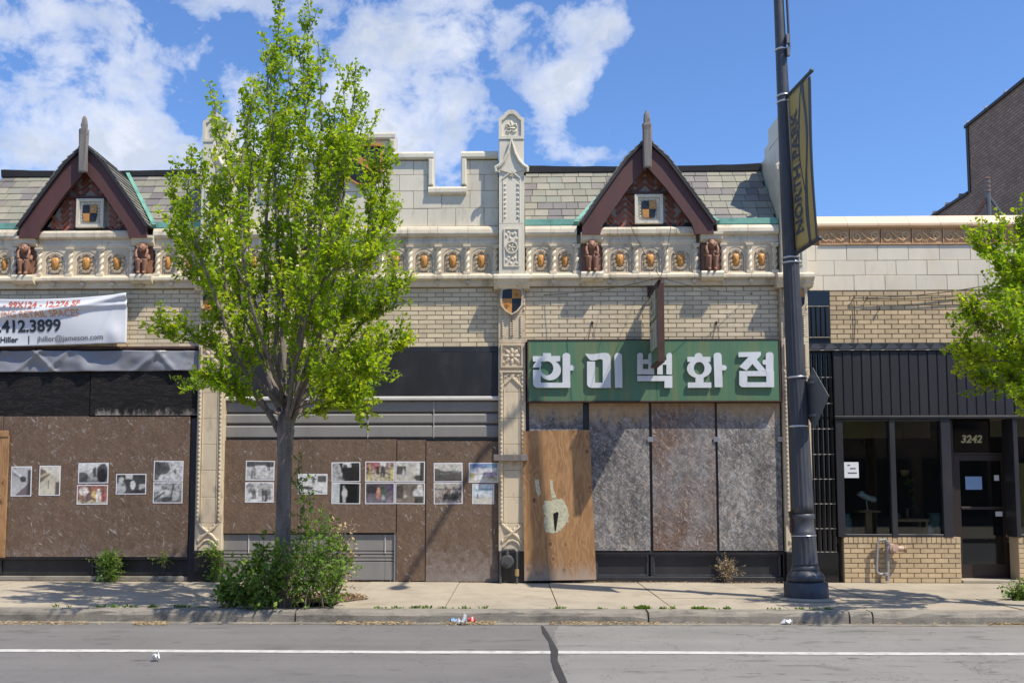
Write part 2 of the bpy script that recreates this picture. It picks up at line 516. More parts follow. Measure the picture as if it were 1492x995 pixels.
M['leaf'] = leaf_mat('leaf', (.13, .25, .012), (.32, .46, .018), (.54, .60, .035), .52)
M['leaf_dark'] = leaf_mat('leaf_dark', (.08, .17, .02), (.16, .30, .035), (.30, .40, .07))
M['leaf_weed'] = leaf_mat('leaf_weed', (.08, .16, .03), (.16, .28, .045), (.28, .36, .08))


def vcol_mat():
    m, nt, b = newmat('photo_ink')
    nt.put(b.inputs['Base Color'], nt.n('ShaderNodeAttribute', attribute_name='ink').outputs['Color'])
    b.inputs['Roughness'].default_value = .35
    return m


M['ink'] = vcol_mat()


def far_brick_mat():
    m, nt, b = newmat('far_brick')
    p = pos(nt)
    o = nt.sep(p)
    v = nt.comb(nt.math('ADD', o[0], o[1]), o[2], 0)
    bt = nt.n('ShaderNodeTexBrick')
    nt.put(bt.inputs['Vector'], v)
    bt.inputs['Color1'].default_value = (.29, .180, .125, 1)
    bt.inputs['Color2'].default_value = (.40, .265, .185, 1)
    bt.inputs['Mortar'].default_value = (.14, .11, .085, 1)
    bt.inputs['Scale'].default_value = 1.0
    bt.inputs['Brick Width'].default_value = .24
    bt.inputs['Row Height'].default_value = .085
    bt.inputs['Mortar Size'].default_value = .012
    n = nt.noise(v, .8, 5, .6)
    k = nt.math('ADD', .7, nt.math('MULTIPLY', n, .6))
    nt.put(b.inputs['Base Color'], nt.mix(1.0, bt.outputs['Color'], nt.comb(k, k, k), 'MULTIPLY'))
    b.inputs['Roughness'].default_value = .85
    nt.put(b.inputs['Normal'], nt.bump(bt.outputs['Fac'], -.4, .01))
    return m


M['far_brick'] = far_brick_mat()


# ------------------------------------------------------------------ sky
def build_sky():
    nt = NT(w.node_tree)
    bg = w.node_tree.nodes['Background']
    sk = nt.n('ShaderNodeTexSky', sky_type='NISHITA')
    sk.sun_disc = False
    sk.sun_elevation = SUN_EL
    sk.sun_rotation = atan2(SUN_V.x, SUN_V.y)
    sk.air_density = 1.0
    sk.dust_density = 0.35
    sk.ozone_density = 2.6
    d = nt.n('ShaderNodeTexCoord').outputs['Generated']
    o = nt.sep(d)
    n1 = nt.noise(nt.mapping(d, scale=(1, 1, 1.25), loc=(2.3, .7, 1.9)), 16.0, 9, .60, .2)
    n2 = nt.noise(nt.mapping(d, loc=(7.1, 3.0, .4)), 2.6, 3, .5)
    # cumulus field: thick towards the left (west), breaking up to clear air on the right
    az = nt.math('ARCTAN2', o[0], o[1])
    cover = nt.ramp(nt.math('ADD', nt.math('MULTIPLY', az, .5), .5), [(0.0, .50), (.30, .52), (.44, .50), (.50, .46), (.54, .40), (.585, .20), (.8, .15), (1.0, .40)])
    banks = None
    for (px, py, a, c, s) in ((90, 120, 130, 75, .15), (250, 215, 170, 40, .06), (545, 120, 90, 60, .13), (640, 110, 55, 50, .08), (665, 30, 85, 40, .16), (820, 95, 48, 34, .20),
                              (905, 35, 45, 45, .17), (965, 165, 55, 20, .19), (815, 150, 40, 40, .15), (830, 215, 50, 22, .16), (330, 55, 80, 22, -.05), (860, 10, 60, 20, .12),
                              (590, 200, 80, 40, .09), (735, 130, 26, 70, -.12), (290, 20, 90, 16, -.05), (420, 30, 60, 26, -.07), (760, 40, 30, 40, -.06), (400, 180, 70, 60, .05)):
        u, v = (px - 746) / FPX, (715 - py) / FPX
        L = sqrt(1 + u * u + v * v)
        dv = nt.vmath('SUBTRACT', d, (u / L, 1 / L, v / L))
        dv = nt.vmath('MULTIPLY', dv, (FPX / a, FPX / 300., FPX / c))
        r2 = nt.n('ShaderNodeVectorMath', operation='DOT_PRODUCT')
        nt.put(r2.inputs[0], dv)
        nt.put(r2.inputs[1], dv)
        g = nt.math('MULTIPLY', nt.math('POWER', 2.718, nt.math('MULTIPLY', r2.outputs['Value'], -1.0)), s)
        banks = g if banks is None else nt.math('ADD', banks, g)
    dens = nt.math('ADD', nt.math('ADD', n1, nt.math('MULTIPLY', nt.math('SUBTRACT', n2, .5), .25)), nt.math('SUBTRACT', cover, .5))
    dens = nt.math('ADD', dens, banks)
    f = nt.ramp(dens, [(.48, 0), (.57, .45), (.70, .88), (.88, .95)])
    sh = nt.noise(nt.mapping(d, loc=(2.3, .7, 1.97), scale=(1, 1, 1.25)), 16.0, 9, .60, .2)
    shade = nt.ramp(nt.math('ADD', dens, nt.math('MULTIPLY', nt.math('SUBTRACT', n1, sh), 1.2)), [(.5, (.90, .93, 1.0)), (.68, (.80, .84, .93)), (.85, (.64, .70, .81))])
    shade = nt.vmath('MULTIPLY', shade, (6.6, 6.6, 6.6))
    blue = nt.mix(1.0, sk.outputs[0], (.74, .95, 1.25), 'MULTIPLY')
    col = nt.mix(f, blue, shade)
    nt.put(bg.inputs[0], col)
    bg.inputs[1].default_value = SKY_STRENGTH


build_sky()


# ------------------------------------------------------------------ geometry helpers
def P(px, py, Y):
    """world point on the plane at depth Y that the photograph shows at (px, py)"""
    u, v = (px - PX0) / FPX, (PY0 - py) / FPX
    rt = Vector((cos(YAW), sin(YAW), 0))
    fw = Vector((-sin(YAW) * cos(PITCH), cos(YAW) * cos(PITCH), sin(PITCH)))
    up = rt.cross(fw)
    r = fw + rt * u + up * v
    t = (Y - CAM.y) / r.y
    return CAM + r * t


def X(px, py=500, Y=0.0):
    return P(px, py, Y).x


def Z(py, Y=0.0, px=746):
    return P(px, py, Y).z


def G(px, py, z=0.0):
    """point on the horizontal plane z"""
    u, v = (px - PX0) / FPX, (PY0 - py) / FPX
    rt = Vector((cos(YAW), sin(YAW), 0))
    fw = Vector((-sin(YAW) * cos(PITCH), cos(YAW) * cos(PITCH), sin(PITCH)))
    up = rt.cross(fw)
    r = fw + rt * u + up * v
    return CAM + r * ((z - CAM.z) / r.z)


WORLD = {}


class MB:
    def __init__(s):
        s.v, s.f = [], []

    def add(s, vs, fs):
        o = len(s.v)
        s.v += [tuple(p) for p in vs]
        s.f += [tuple(i + o for i in f) for f in fs]
        return s

    def box(s, x0, x1, y0, y1, z0, z1):
        return s.add([(x0, y0, z0), (x1, y0, z0), (x1, y1, z0), (x0, y1, z0), (x0, y0, z1), (x1, y0, z1), (x1, y1, z1), (x0, y1, z1)],
                     [(0, 3, 2, 1), (4, 5, 6, 7), (0, 1, 5, 4), (1, 2, 6, 5), (2, 3, 7, 6), (3, 0, 4, 7)])

    def cbox(s, x0, x1, y0, y1, z0, z1, c=.004):
        """box whose front (-y) edges are eased"""
        v = [(x0 + c, y0, z0 + c), (x1 - c, y0, z0 + c), (x1 - c, y0, z1 - c), (x0 + c, y0, z1 - c),
             (x0, y0 + c, z0), (x1, y0 + c, z0), (x1, y0 + c, z1), (x0, y0 + c, z1),
             (x0, y1, z0), (x1, y1, z0), (x1, y1, z1), (x0, y1, z1)]
        f = [(0, 1, 2, 3)]
        for k in range(4):
            n = (k + 1) % 4
            f += [(k + 4, n + 4, n, k), (k + 8, n + 8, n + 4, k + 4)]
        f.append((11, 10, 9, 8))
        return s.add(v, f)

    def prism(s, poly, y0, y1):
        """outline in x,z pushed from y0 (front) to y1"""
        n = len(poly)
        a = sum(poly[i][0] * poly[(i + 1) % n][1] - poly[(i + 1) % n][0] * poly[i][1] for i in range(n))
        if a < 0:
            poly = poly[::-1]
        v = [(p[0], y0, p[1]) for p in poly] + [(p[0], y1, p[1]) for p in poly]
        f = [tuple(range(n)), tuple(range(2 * n - 1, n - 1, -1))]
        f += [(i, i + n, (i + 1) % n + n, (i + 1) % n) for i in range(n)]
        return s.add(v, f)

    def ring(s, outer, inner, y0, y1):
        """closed band between two outlines with equal point counts"""
        n = len(outer)
        v = [(p[0], y0, p[1]) for p in outer] + [(p[0], y0, p[1]) for p in inner] + [(p[0], y1, p[1]) for p in outer] + [(p[0], y1, p[1]) for p in inner]
        f = []
        for i in range(n):
            j = (i + 1) % n
            f += [(i, j, j + n, i + n), (i + 2 * n, i + 3 * n, j + 3 * n, j + 2 * n), (i, i + 2 * n, j + 2 * n, j), (i + n, j + n, j + 3 * n, i + 3 * n)]
        return s.add(v, f)

    def profx(s, prof, x0, x1):
        """profile in y,z run along x"""
        n = len(prof)
        v = [(x0, p[0], p[1]) for p in prof] + [(x1, p[0], p[1]) for p in prof]
        f = [tuple(range(n)), tuple(range(2 * n - 1, n - 1, -1))]
        f += [(i, i + n, (i + 1) % n + n, (i + 1) % n) for i in range(n)]
        return s.add(v, f)

    def tube(s, pts, rad, n=8, cap=True):
        pts = [Vector(p) for p in pts]
        if not isinstance(rad, (list, tuple)):
            rad = [rad] * len(pts)
        rings = []
        ref = None
        for i, p in enumerate(pts):
            t = (pts[min(i + 1, len(pts) - 1)] - pts[max(i - 1, 0)])
            if t.length < 1e-9:
                t = Vector((0, 0, 1))
            t.normalize()
            if ref is None:
                ref = Vector((1, 0, 0)) if abs(t.x) < .8 else Vector((0, 1, 0))
            u = (ref - t * ref.dot(t)).normalized()
            ref = u
            b = t.cross(u)
            rings.append([p + (u * cos(2 * pi * k / n) + b * sin(2 * pi * k / n)) * rad[i] for k in range(n)])
        v = [q for r in rings for q in r]
        f = []
        for i in range(len(pts) - 1):
            for k in range(n):
                f.append((i * n + k, i * n + (k + 1) % n, (i + 1) * n + (k + 1) % n, (i + 1) * n + k))
        if cap:
            f += [tuple(range(n - 1, -1, -1)), tuple((len(pts) - 1) * n + k for k in range(n))]
        return s.add(v, f)

    def lathe(s, prof, c=(0, 0, 0), n=24, flute=None):
        """prof: (radius, z [, flute depth])"""
        v, f = [], []
        for q in prof:
            r, z = q[0], q[1]
            d = q[2] if len(q) > 2 else 0
            for k in range(n):
                a = 2 * pi * k / n
                rr = r - d * (.5 + .5 * cos(a * (flute or 1)))
                v.append((c[0] + rr * cos(a), c[1] + rr * sin(a), c[2] + z))
        m = len(prof)
        for i in range(m - 1):
            for k in range(n):
                f.append((i * n + k, i * n + (k + 1) % n, (i + 1) * n + (k + 1) % n, (i + 1) * n + k))
        f += [tuple(range(n - 1, -1, -1)), tuple((m - 1) * n + k for k in range(n))]
        return s.add(v, f)

    def ell(s, c, r, nu=10, nv=7, rot=None):
        v, f = [], []
        c = Vector(c)
        for i in range(nv + 1):
            th = pi * i / nv
            for k in range(nu):
                a = 2 * pi * k / nu
                q = Vector((r[0] * sin(th) * cos(a), r[1] * sin(th) * sin(a), r[2] * cos(th)))
                if rot is not None:
                    q = rot @ q
                v.append(c + q)
        for i in range(nv):
            for k in range(nu):
                f.append((i * nu + k, (i + 1) * nu + k, (i + 1) * nu + (k + 1) % nu, i * nu + (k + 1) % nu))
        return s.add(v, f)

    def mesh(s, name, mat, smooth=False):
        me = bpy.data.meshes.new(name)
        me.from_pydata(s.v, [], s.f)
        if mat:
            me.materials.append(M[mat] if isinstance(mat, str) else mat)
        me.validate()
        if smooth:
            for p in me.polygons:
                p.use_smooth = True
        me.update()
        return me

    def build(s, name, mat, parent=None, smooth=False, fix=True):
        me = s.mesh(name, mat, smooth)
        if fix:
            bm = bmesh.new()
            bm.from_mesh(me)
            bmesh.ops.recalc_face_normals(bm, faces=bm.faces)
            bm.to_mesh(me)
            bm.free()
        return link(name, me, parent)


def link(name, me, parent=None, loc=(0, 0, 0), rot=None, scale=None, local=False):
    o = bpy.data.objects.new(name, me)
    COL.objects.link(o)
    off = WORLD.get(parent.name, Vector((0, 0, 0))) if parent and not local else Vector((0, 0, 0))
    wl = Vector(loc)
    o.location = wl - off
    WORLD[o.name] = wl
    if rot is not None:
        o.rotation_euler = rot
    if scale is not None:
        o.scale = scale
    if parent:
        o.parent = parent
    return o


def tag(o, label=None, cat=None, group=None, kind=None):
    for k, v in (('label', label), ('category', cat), ('group', group), ('kind', kind)):
        if v:
            o[k] = v
    return o


def thing(name, label, cat, loc=(0, 0, 0), group=None):
    o = bpy.data.objects.new(name, None)
    COL.objects.link(o)
    o.empty_display_size = .2
    o.location = loc
    WORLD[o.name] = Vector(loc)
    return tag(o, label, cat, group)


def arc(cx, cz, rx, rz, a0, a1, n):
    return [(cx + rx * cos(radians(a0 + (a1 - a0) * i / n)), cz + rz * sin(radians(a0 + (a1 - a0) * i / n))) for i in range(n + 1)]


def text_mesh(body, size, bold=0.0, depth=.001, align='CENTER', shear=0.0):
    cu = bpy.data.curves.new('lettering', 'FONT')
    cu.body = body
    cu.size = size
    cu.offset = bold
    cu.extrude = depth
    cu.align_x = align
    cu.align_y = 'CENTER'
    cu.shear = shear
    cu.resolution_u = 4
    o = bpy.data.objects.new('lettering', cu)
    COL.objects.link(o)
    dg = bpy.context.evaluated_depsgraph_get()
    me = bpy.data.meshes.new_from_object(o.evaluated_get(dg))
    bpy.data.objects.remove(o)
    bpy.data.curves.remove(cu)
    return me


def fuse(mb, name, mat, voxel):
    """melt overlapping forms into one continuous carved surface"""
    o = bpy.data.objects.new('tmp', mb.mesh('tmp', mat))
    COL.objects.link(o)
    md = o.modifiers.new('r', 'REMESH')
    md.mode = 'VOXEL'
    md.voxel_size = voxel
    ms = o.modifiers.new('s', 'SMOOTH')
    ms.iterations = 2
    ms.factor = .5
    dg = bpy.context.evaluated_depsgraph_get()
    me = bpy.data.meshes.new_from_object(o.evaluated_get(dg))
    me.name = name
    bpy.data.objects.remove(o)
    for p in me.polygons:
        p.use_smooth = True
    if not me.materials:
        me.materials.append(M[mat])
    return me


# ------------------------------------------------------------------ ground
ROAD_Z = -0.16
KERB_Y = G(600, 890, 0).y          # face of the kerb
tag(MB().box(-400, 400, -400, 400, -1.2, ROAD_Z - .02).build('ground', 'soil'), kind='structure')
road = MB()
road.add([(-120, -16.2, ROAD_Z), (120, -16.2, ROAD_Z), (120, KERB_Y + .02, ROAD_Z), (-120, KERB_Y + .02, ROAD_Z)], [(0, 1, 2, 3)])
road = tag(road.build('road', 'asphalt'), kind='structure')
# concrete gutter lip along the kerb, lane line and the sealed seam
gut = MB()
gut.add([(-60, KERB_Y - .16, ROAD_Z + .004), (60, KERB_Y - .16, ROAD_Z + .004), (60, KERB_Y + .01, ROAD_Z + .012), (-60, KERB_Y + .01, ROAD_Z + .012)], [(0, 1, 2, 3)])
gut.build('gutter_strip', 'kerb', road)
ya, yb = G(746, 952.2, ROAD_Z).y, G(746, 948.4, ROAD_Z).y
ln = MB()
xs = [-60 + i * .5 for i in range(241)]
lv = []
for x in xs:
    wv = .02 * sin(x * .35) + .012 * sin(x * 1.3)
    lv += [(x, ya + wv + R.uniform(-.006, .006), ROAD_Z + .005), (x, yb + wv + R.uniform(-.006, .006), ROAD_Z + .005)]
ln.add(lv, [(2 * i, 2 * i + 2, 2 * i + 3, 2 * i + 1) for i in range(240)])
tag(ln.build('lane_line', 'line_paint', road), label='white lane line painted along the road')
sm = MB()
sv = []
spts = [(790, 912, 5), (796, 922, 7), (803, 935, 9), (806, 948, 10), (808, 962, 10), (813, 978, 11), (820, 995, 12), (832, 1015, 13), (850, 1060, 14)]
for (a, b_, c_) in spts:
    q0, q1 = G(a - c_ / 2, b_, ROAD_Z), G(a + c_ / 2, b_, ROAD_Z)
    sv += [(q0.x + R.uniform(-.02, .02), q0.y, ROAD_Z + .008), (q1.x + R.uniform(-.02, .02), q1.y, ROAD_Z + .008)]
sm.add(sv, [(2 * i, 2 * i + 1, 2 * i + 3, 2 * i + 2) for i in range(len(spts) - 1)])
sm.build('tar_seam', 'tar_seam', road)

# pavement: base and separate slabs with joints
walk = tag(MB().box(-60, 60, KERB_Y + .3, .25, -.9, -.045).build('sidewalk', 'joint'), kind='structure')
rows = [(KERB_Y + .32, KERB_Y + 1.75), (KERB_Y + 1.757, -.02)]
sx0 = X(645, 888, KERB_Y)
for ri, (y0, y1) in enumerate(rows):
    for i in range(-9, 10):
        xa = sx0 + i * 1.585
        dz = R.uniform(-.006, .006)
        mb = MB()
        mb.box(xa + .007, xa + 1.578, y0, y1, -.12, dz)
        if -3.9 < xa + .8 < -2.6 and ri == 0:
            continue
        o = mb.build('paving_slab', 'concrete', walk)
MB().box(-60, sx0 - 9 * 1.585, rows[0][0], -.02, -.12, 0).build('paving_slab', 'concrete', walk)
MB().box(sx0 + 10 * 1.585, 60, rows[0][0], -.02, -.12, 0).build('paving_slab', 'concrete', walk)
kerb = tag(MB().box(-60, 60, KERB_Y + .06, KERB_Y + .29, -.9, -.06).build('kerb', 'joint'), kind='structure')
joints = sorted([X(p, 893, KERB_Y) for p in (-40, 430, 945, 1238, 1272, 1700)] + [-14, 16, -22, 24])
joints = [-60] + joints + [60]
for a, b_ in zip(joints, joints[1:]):
    n = max(2, int((b_ - a) / .22)) if b_ - a < 12 else 2
    mb = MB()
    v, f = [], []
    for i in range(n + 1):
        x = a + .012 + (b_ - a - .024) * i / n
        j1, j2, j3 = R.uniform(-.012, .012), R.uniform(-.014, .014), R.uniform(-.012, .012)
        if R.random() < .10 and n > 3:
            j2 -= .05
        y = KERB_Y
        v += [(x, y - .012 + j1, ROAD_Z - .2), (x, y + .002 + j1, -.06 + j2 * .5), (x, y + .02 + j3, -.018 + j2), (x, y + .05 + j3, .004 + j2 * .4), (x, y + .305, .004), (x, y + .305, -.4)]
    m_ = 6
    for i in range(n):
        for k in range(5):
            f.append((i * m_ + k, (i + 1) * m_ + k, (i + 1) * m_ + k + 1, i * m_ + k + 1))
    f += [tuple(range(m_)), tuple(n * m_ + k for k in range(m_ - 1, -1, -1))]
    mb.add(v, f)
    mb.build('kerb_stone', 'kerb', kerb)
# far side of the street, behind the camera
tag(MB().box(-60, 60, -30, -16.2, -.9, 0).build('far_sidewalk', 'concrete'), kind='structure')

# ------------------------------------------------------------------ terracotta building
TB = thing('terracotta_building', 'cream terracotta row building with two brown gables and a battlemented parapet', 'building', (-2.6, 0, 0))
PILX = [-10.35, (X(288, 700) + X(328, 700)) / 2, (X(727, 600) + X(765, 600)) / 2, (X(1138, 600) + X(1178, 600)) / 2]
PW = .245
BAYS = [(PILX[i] + PW, PILX[i + 1] - PW) for i in range(3)]
GX = [X(122, 240, -.3), X(943, 240, -.3)]            # gable centres
zBRT = Z(417)                                           # top of brick field
zLED0, zLED1 = Z(417, -.1), Z(399, -.25)
zFR0, zFR1 = Z(400, -.1), Z(357, -.1)
zCOR1 = Z(328, -.25)
BOT_BRICK = [Z(504), Z(504), Z(497)]

core = MB()
core.box(PILX[0] - PW, PILX[3] + PW - .012, .32, 16, 0, zCOR1 - .15)
core.box(PILX[0] - PW, PILX[3] + PW - .012, .03, .31, zBRT - .02, zCOR1 - .12)
core.build('wall', 'terracotta', TB)
for (a, b_), zb in zip(BAYS, BOT_BRICK):
    MB().box(a - .02, b_ + .02, .012, .30, zb, zBRT - .021).build('mortar_backing', 'mortar', TB)

# glazed bricks: the 300 that show largest stand singly, the others as one mass
BH = .0835
bm_full = MB().cbox(-.5, .5, 0, .06, -.5, .5, .02).mesh('brick', 'brick_cream')
bricks = []
for bi, ((a, b_), zb) in enumerate(zip(BAYS, BOT_BRICK)):
    nrow = int((zBRT - zb) / BH)
    L = .305
    for r in range(nrow + 1):
        z0 = zBRT - .03 - (r + 1) * BH
        if z0 < zb - .05:
            continue
        x = a - (.5 * L if r % 2 else 0) + .004
        while x < b_:
            xa, xb = max(x, a), min(x + L, b_)
            if xb - xa > .05:
                cx = (xa + xb) / 2
                px = 746 + cx * 80
                vis = 2 if bi == 2 else (2 if (bi == 1 and px > 590) else (1 if (bi == 0 and px > 185 and px < 270) else 0))
                bricks.append((vis, xa, xb, z0, z0 + BH))
            x += L
bricks.sort(key=lambda t: -t[0])
rest = MB()
for i, (vis, xa, xb, z0, z1) in enumerate(bricks):
    yj = R.uniform(-.003, .003)
    if i < 300 and vis > 0:
        link('brick', bm_full, TB, ((xa + xb) / 2, yj, (z0 + z1) / 2), scale=(xb - xa - .009, 1, z1 - z0 - .013), rot=(0, R.uniform(-.004, .004), 0))
    else:
        rest.cbox(xa + .0045, xb - .0045, yj, .06, z0 + .0065, z1 - .0065, .002)
tag(rest.build('brick_field', 'brick_cream', TB), kind='stuff')

# ledge under the frieze, in stones with joints
YL = -.165


def run_stones(name, prof, x0, x1, step, mat, parent=TB, gap=.005):
    n = max(1, round((x1 - x0) / step))
    s_ = (x1 - x0) / n
    me = MB().profx(prof, -.5, .5).mesh(name, mat)
    bm = bmesh.new(); bm.from_mesh(me); bmesh.ops.recalc_face_normals(bm, faces=bm.faces); bm.to_mesh(me); bm.free()
    for i in range(n):
        link(name, me, parent, (x0 + (i + .5) * s_, R.uniform(-.003, .003), R.uniform(-.002, .002)), scale=(s_ - gap, 1, 1))


zl = lambda py: Z(py, -.12)
ledge_prof = [(.03, zl(416)), (-.06, zl(416)), (-.068, zl(413.5)), (-.08, zl(412)), (-.085, zl(407.5)), (YL + .02, zl(407)), (YL, zl(405.5)), (YL, zl(402)), (-.12, zl(398.5)), (.03, zl(398.5))]
cor_prof = [(.03, zl(357)), (-.12, zl(357)), (-.15, zl(354)), (-.15, zl(350)), (-.13, zl(349)), (-.13, zl(344.5)), (-.23, zl(343)), (-.25, zl(340)), (-.24, zl(335)), (-.21, zl(331)), (-.16, zl(329)), (.03, zl(329))]
cor_prof = [(y * .66 if y < 0 else y, z) for y, z in cor_prof]
cor_low = cor_prof[:6] + [(-.086, zl(343.8)), (.03, zl(343.8))]
cor_gab = [(.03, zl(344)), (-.13, zl(344)), (-.16, zl(342)), (-.165, zl(336)), (-.14, zl(332.5)), (-.03, zl(331)), (.03, zl(331))]
for a, b_ in BAYS:
    run_stones('ledge_stone', ledge_prof, a, b_, .53, 'mould')
dent = MB().box(-.032, .032, -.125, -.07, zl(413), zl(408)).mesh('modillion', 'mould')
for a, b_ in BAYS:
    n = round((b_ - a) / .53)
    for i in range(n + 1):
        link('modillion', dent, TB, (a + (b_ - a) * i / n + (.05 if i == 0 else (-.05 if i == n else 0)), 0, 0))

# frieze parts shared by all panels
HF = zFR1 - zFR0


def panel_mesh():
    mb = MB()
    w_, h = .5, HF
    oz0, oz1 = zFR0, zFR1
    ar = [(-.19, oz0 + .04)] + [(-.19, oz0 + .33)] + [(-.19 + .19 * (1 - cos(t)), oz0 + .33 + .17 * sin(t)) for t in (.4, .8, 1.2, 1.571)]
    right = [(-x, z) for x, z in ar[::-1]][1:]
    inner = ar + right
    mb.prism([(-w_ / 2, oz0), (-w_ / 2, oz1), (w_ / 2, oz1), (w_ / 2, oz0), (.19, oz0)] + inner[::-1] + [(-.19, oz0)], -.075, -.012)
    sc = lambda k, dz: [(x * k, oz0 + .05 + (z - oz0 - .04) * k + dz) for x, z in inner]
    mb.ring(sc(.98, 0), sc(.86, 0), -.066, -.012)
    mb.ring(sc(.74, .0), sc(.64, 0), -.045, -.012)
    mb.box(-.185, .185, -.066, -.012, oz0 + .002, oz0 + .05)
    mb.box(-.22, .22, -.03, .02, oz0 + .003, oz1 - .003)
    return mb.build('tmp_panel', 'terracotta').data


def cart_mesh():
    mb = MB()
    cz = zFR0 + .26
    for (x, z, r) in ((-.09, .13, .036), (.09, .13, .036), (-.045, .17, .034), (.045, .17, .034), (0, .185, .03), (-.105, .05, .03), (.105, .05, .03),
                      (-.1, -.03, .032), (.1, -.03, .032), (-.085, -.1, .036), (.085, -.1, .036), (-.045, -.15, .034), (.045, -.15, .034), (0, -.165, .03)):
        mb.ell((x, -.04, cz + z), (r, .028, r * .95), 8, 5)
        mb.tube([(x + .8 * r * cos(t), -.062, cz + z + .8 * r * sin(t)) for t in (0, 1, 2, 3, 4)], .009, 5)
    return mb.mesh('cartouche', 'terracotta', True)


def shield_mesh():
    pts = [(-.062, .10), (-.03, .112), (0, .104), (.03, .112), (.062, .10), (.07, .02), (.055, -.06), (.03, -.105), (0, -.13), (-.03, -.105), (-.055, -.06), (-.07, .02)]
    mb = MB()
    cz = zFR0 + .265
    n = len(pts)
    v = [(x, -.03, cz + z) for x, z in pts] + [(x * .93, -.075, cz + z * .93) for x, z in pts] + [(x * .5, -.092, cz + z * .5) for x, z in pts] + [(0, -.096, cz)]
    f = []
    for k in range(2):
        f += [(k * n + i, k * n + (i + 1) % n, (k + 1) * n + (i + 1) % n, (k + 1) * n + i) for i in range(n)]
    f += [(2 * n + i, 2 * n + (i + 1) % n, 3 * n) for i in range(n)]
    mb.add(v, f)
    mb.ell((0, -.09, cz), (.02, .014, .045), 6, 5)
    return mb.build('tmp_shield', 'gold', smooth=True).data


def spiral_mesh():
    mb = MB()
    n, m_ = 12, 30
    z0, z1 = zFR0 + .05, zFR1 - .06
    v, f = [], []
    for i in range(m_ + 1):
        t = i / m_
        for k in range(n):
            a = 2 * pi * k / n
            r = .043 + .010 * cos(2 * (a - t * 11))
            v.append((r * cos(a), -.082 + r * sin(a), z0 + (z1 - z0) * t))
    for i in range(m_):
        for k in range(n):
            f.append((i * n + k, i * n + (k + 1) % n, (i + 1) * n + (k + 1) % n, (i + 1) * n + k))
    mb.add(v, f)
    mb.box(-.062, .062, -.142, -.015, zFR0, z0 + .004)
    mb.box(-.055, .055, -.135, -.015, z1 - .004, z1 + .025)
    mb.box(-.066, .066, -.145, -.015, z1 + .0255, zFR1 - .002)
    return mb.build('tmp_spiral', 'mould').data


pm, cm_, shm, spm = panel_mesh(), cart_mesh(), shield_mesh(), spiral_mesh()
for o in list(bpy.data.objects):
    if o.name.startswith('tmp_'):
        bpy.data.objects.remove(o)


def panel(x, wd):
    k = wd / .5
    p_ = link('frieze_panel', pm, TB, (x, 0, 0), scale=(k * 1.0, 1, 1))
    s1 = min(1, .8 * k + .12) / k
    for nm, me in (('cartouche', cm_), ('shield', shm)):
        c = bpy.data.objects.new(nm, me)
        COL.objects.link(c)
        c.parent = p_
        c.scale = (s1, 1, 1)


def fz(px):
    return X(px, 378, -.1)


figs = []


def frieze(cols, figpx):
    for c in cols:
        link('spiral_column', spm, TB, (c, 0, 0))
    for a, b_ in zip(cols, cols[1:]):
        if any(a < f_ < b_ for f_ in figpx):
            continue
        if b_ - a < .3:
            continue
        panel((a + b_) / 2, b_ - a - .02)


frieze([fz(p) for p in (770, 806, 840)] + [fz(p) for p in (881, 926, 970, 1014)] + [fz(p) for p in (1054, 1092, 1129)], [fz(862), fz(1036)])
cst = (fz(722) - fz(680))
frieze([fz(722) - i * .5245 for i in range(9, -1, -1)], [])
lc = GX[0]
frieze([lc - 2.1, lc - 1.72, lc - 1.34] + [lc + d for d in (-.87, -.29, .29, .87)] + [lc + 1.34, lc + 1.72, lc + 2.12], [lc - 1.1, lc + 1.09])


# seated figures carrying the gable feet
def figure_mesh():
    mb = MB()
    z = zFR0 + .03
    rx = lambda a: Matrix.Rotation(a, 3, 'X')
    mb.ell((0, -.10, z + .20), (.085, .075, .17))                      # trunk
    mb.ell((0, -.195, z + .475), (.068, .068, .086))                    # head
    mb.ell((0, -.265, z + .465), (.016, .022, .026), 8, 6)             # nose
    for s_ in (-1, 1):
        mb.ell((s_ * .030, -.255, z + .495), (.014, .014, .010), 6, 5)
        mb.tube([(s_ * .05, -.09, z + .06), (s_ * .06, -.19, z + .20), (s_ * .062, -.235, z + .265)], [.06, .058, .05], 8)   # thigh
        mb.tube([(s_ * .062, -.235, z + .265), (s_ * .056, -.215, z + .14), (s_ * .05, -.20, z + .02)], [.05, .044, .032], 8)    # shin
        mb.ell((s_ * .052, -.235, z + .012), (.032, .06, .024), 8, 6)                                                      # foot
        mb.tube([(s_ * .085, -.10, z + .36), (s_ * .115, -.17, z + .285), (s_ * .085, -.24, z + .29)], [.036, .034, .03], 8)    # upper arm
        mb.tube([(s_ * .085, -.24, z + .29), (s_ * .104, -.225, z + .38), (s_ * .098, -.195, z + .45)], [.030, .027, .024], 8)  # forearm to cheek
        mb.ell((s_ * .088, -.19, z + .49), (.020, .03, .04), 8, 6)
    mb.ell((0, -.17, z + .535), (.072, .07, .045))                        # hair
    mb.ell((0, -.10, z + .40), (.08, .06, .10))
    return fuse(mb, 'seated_figure', 'figure', .011)


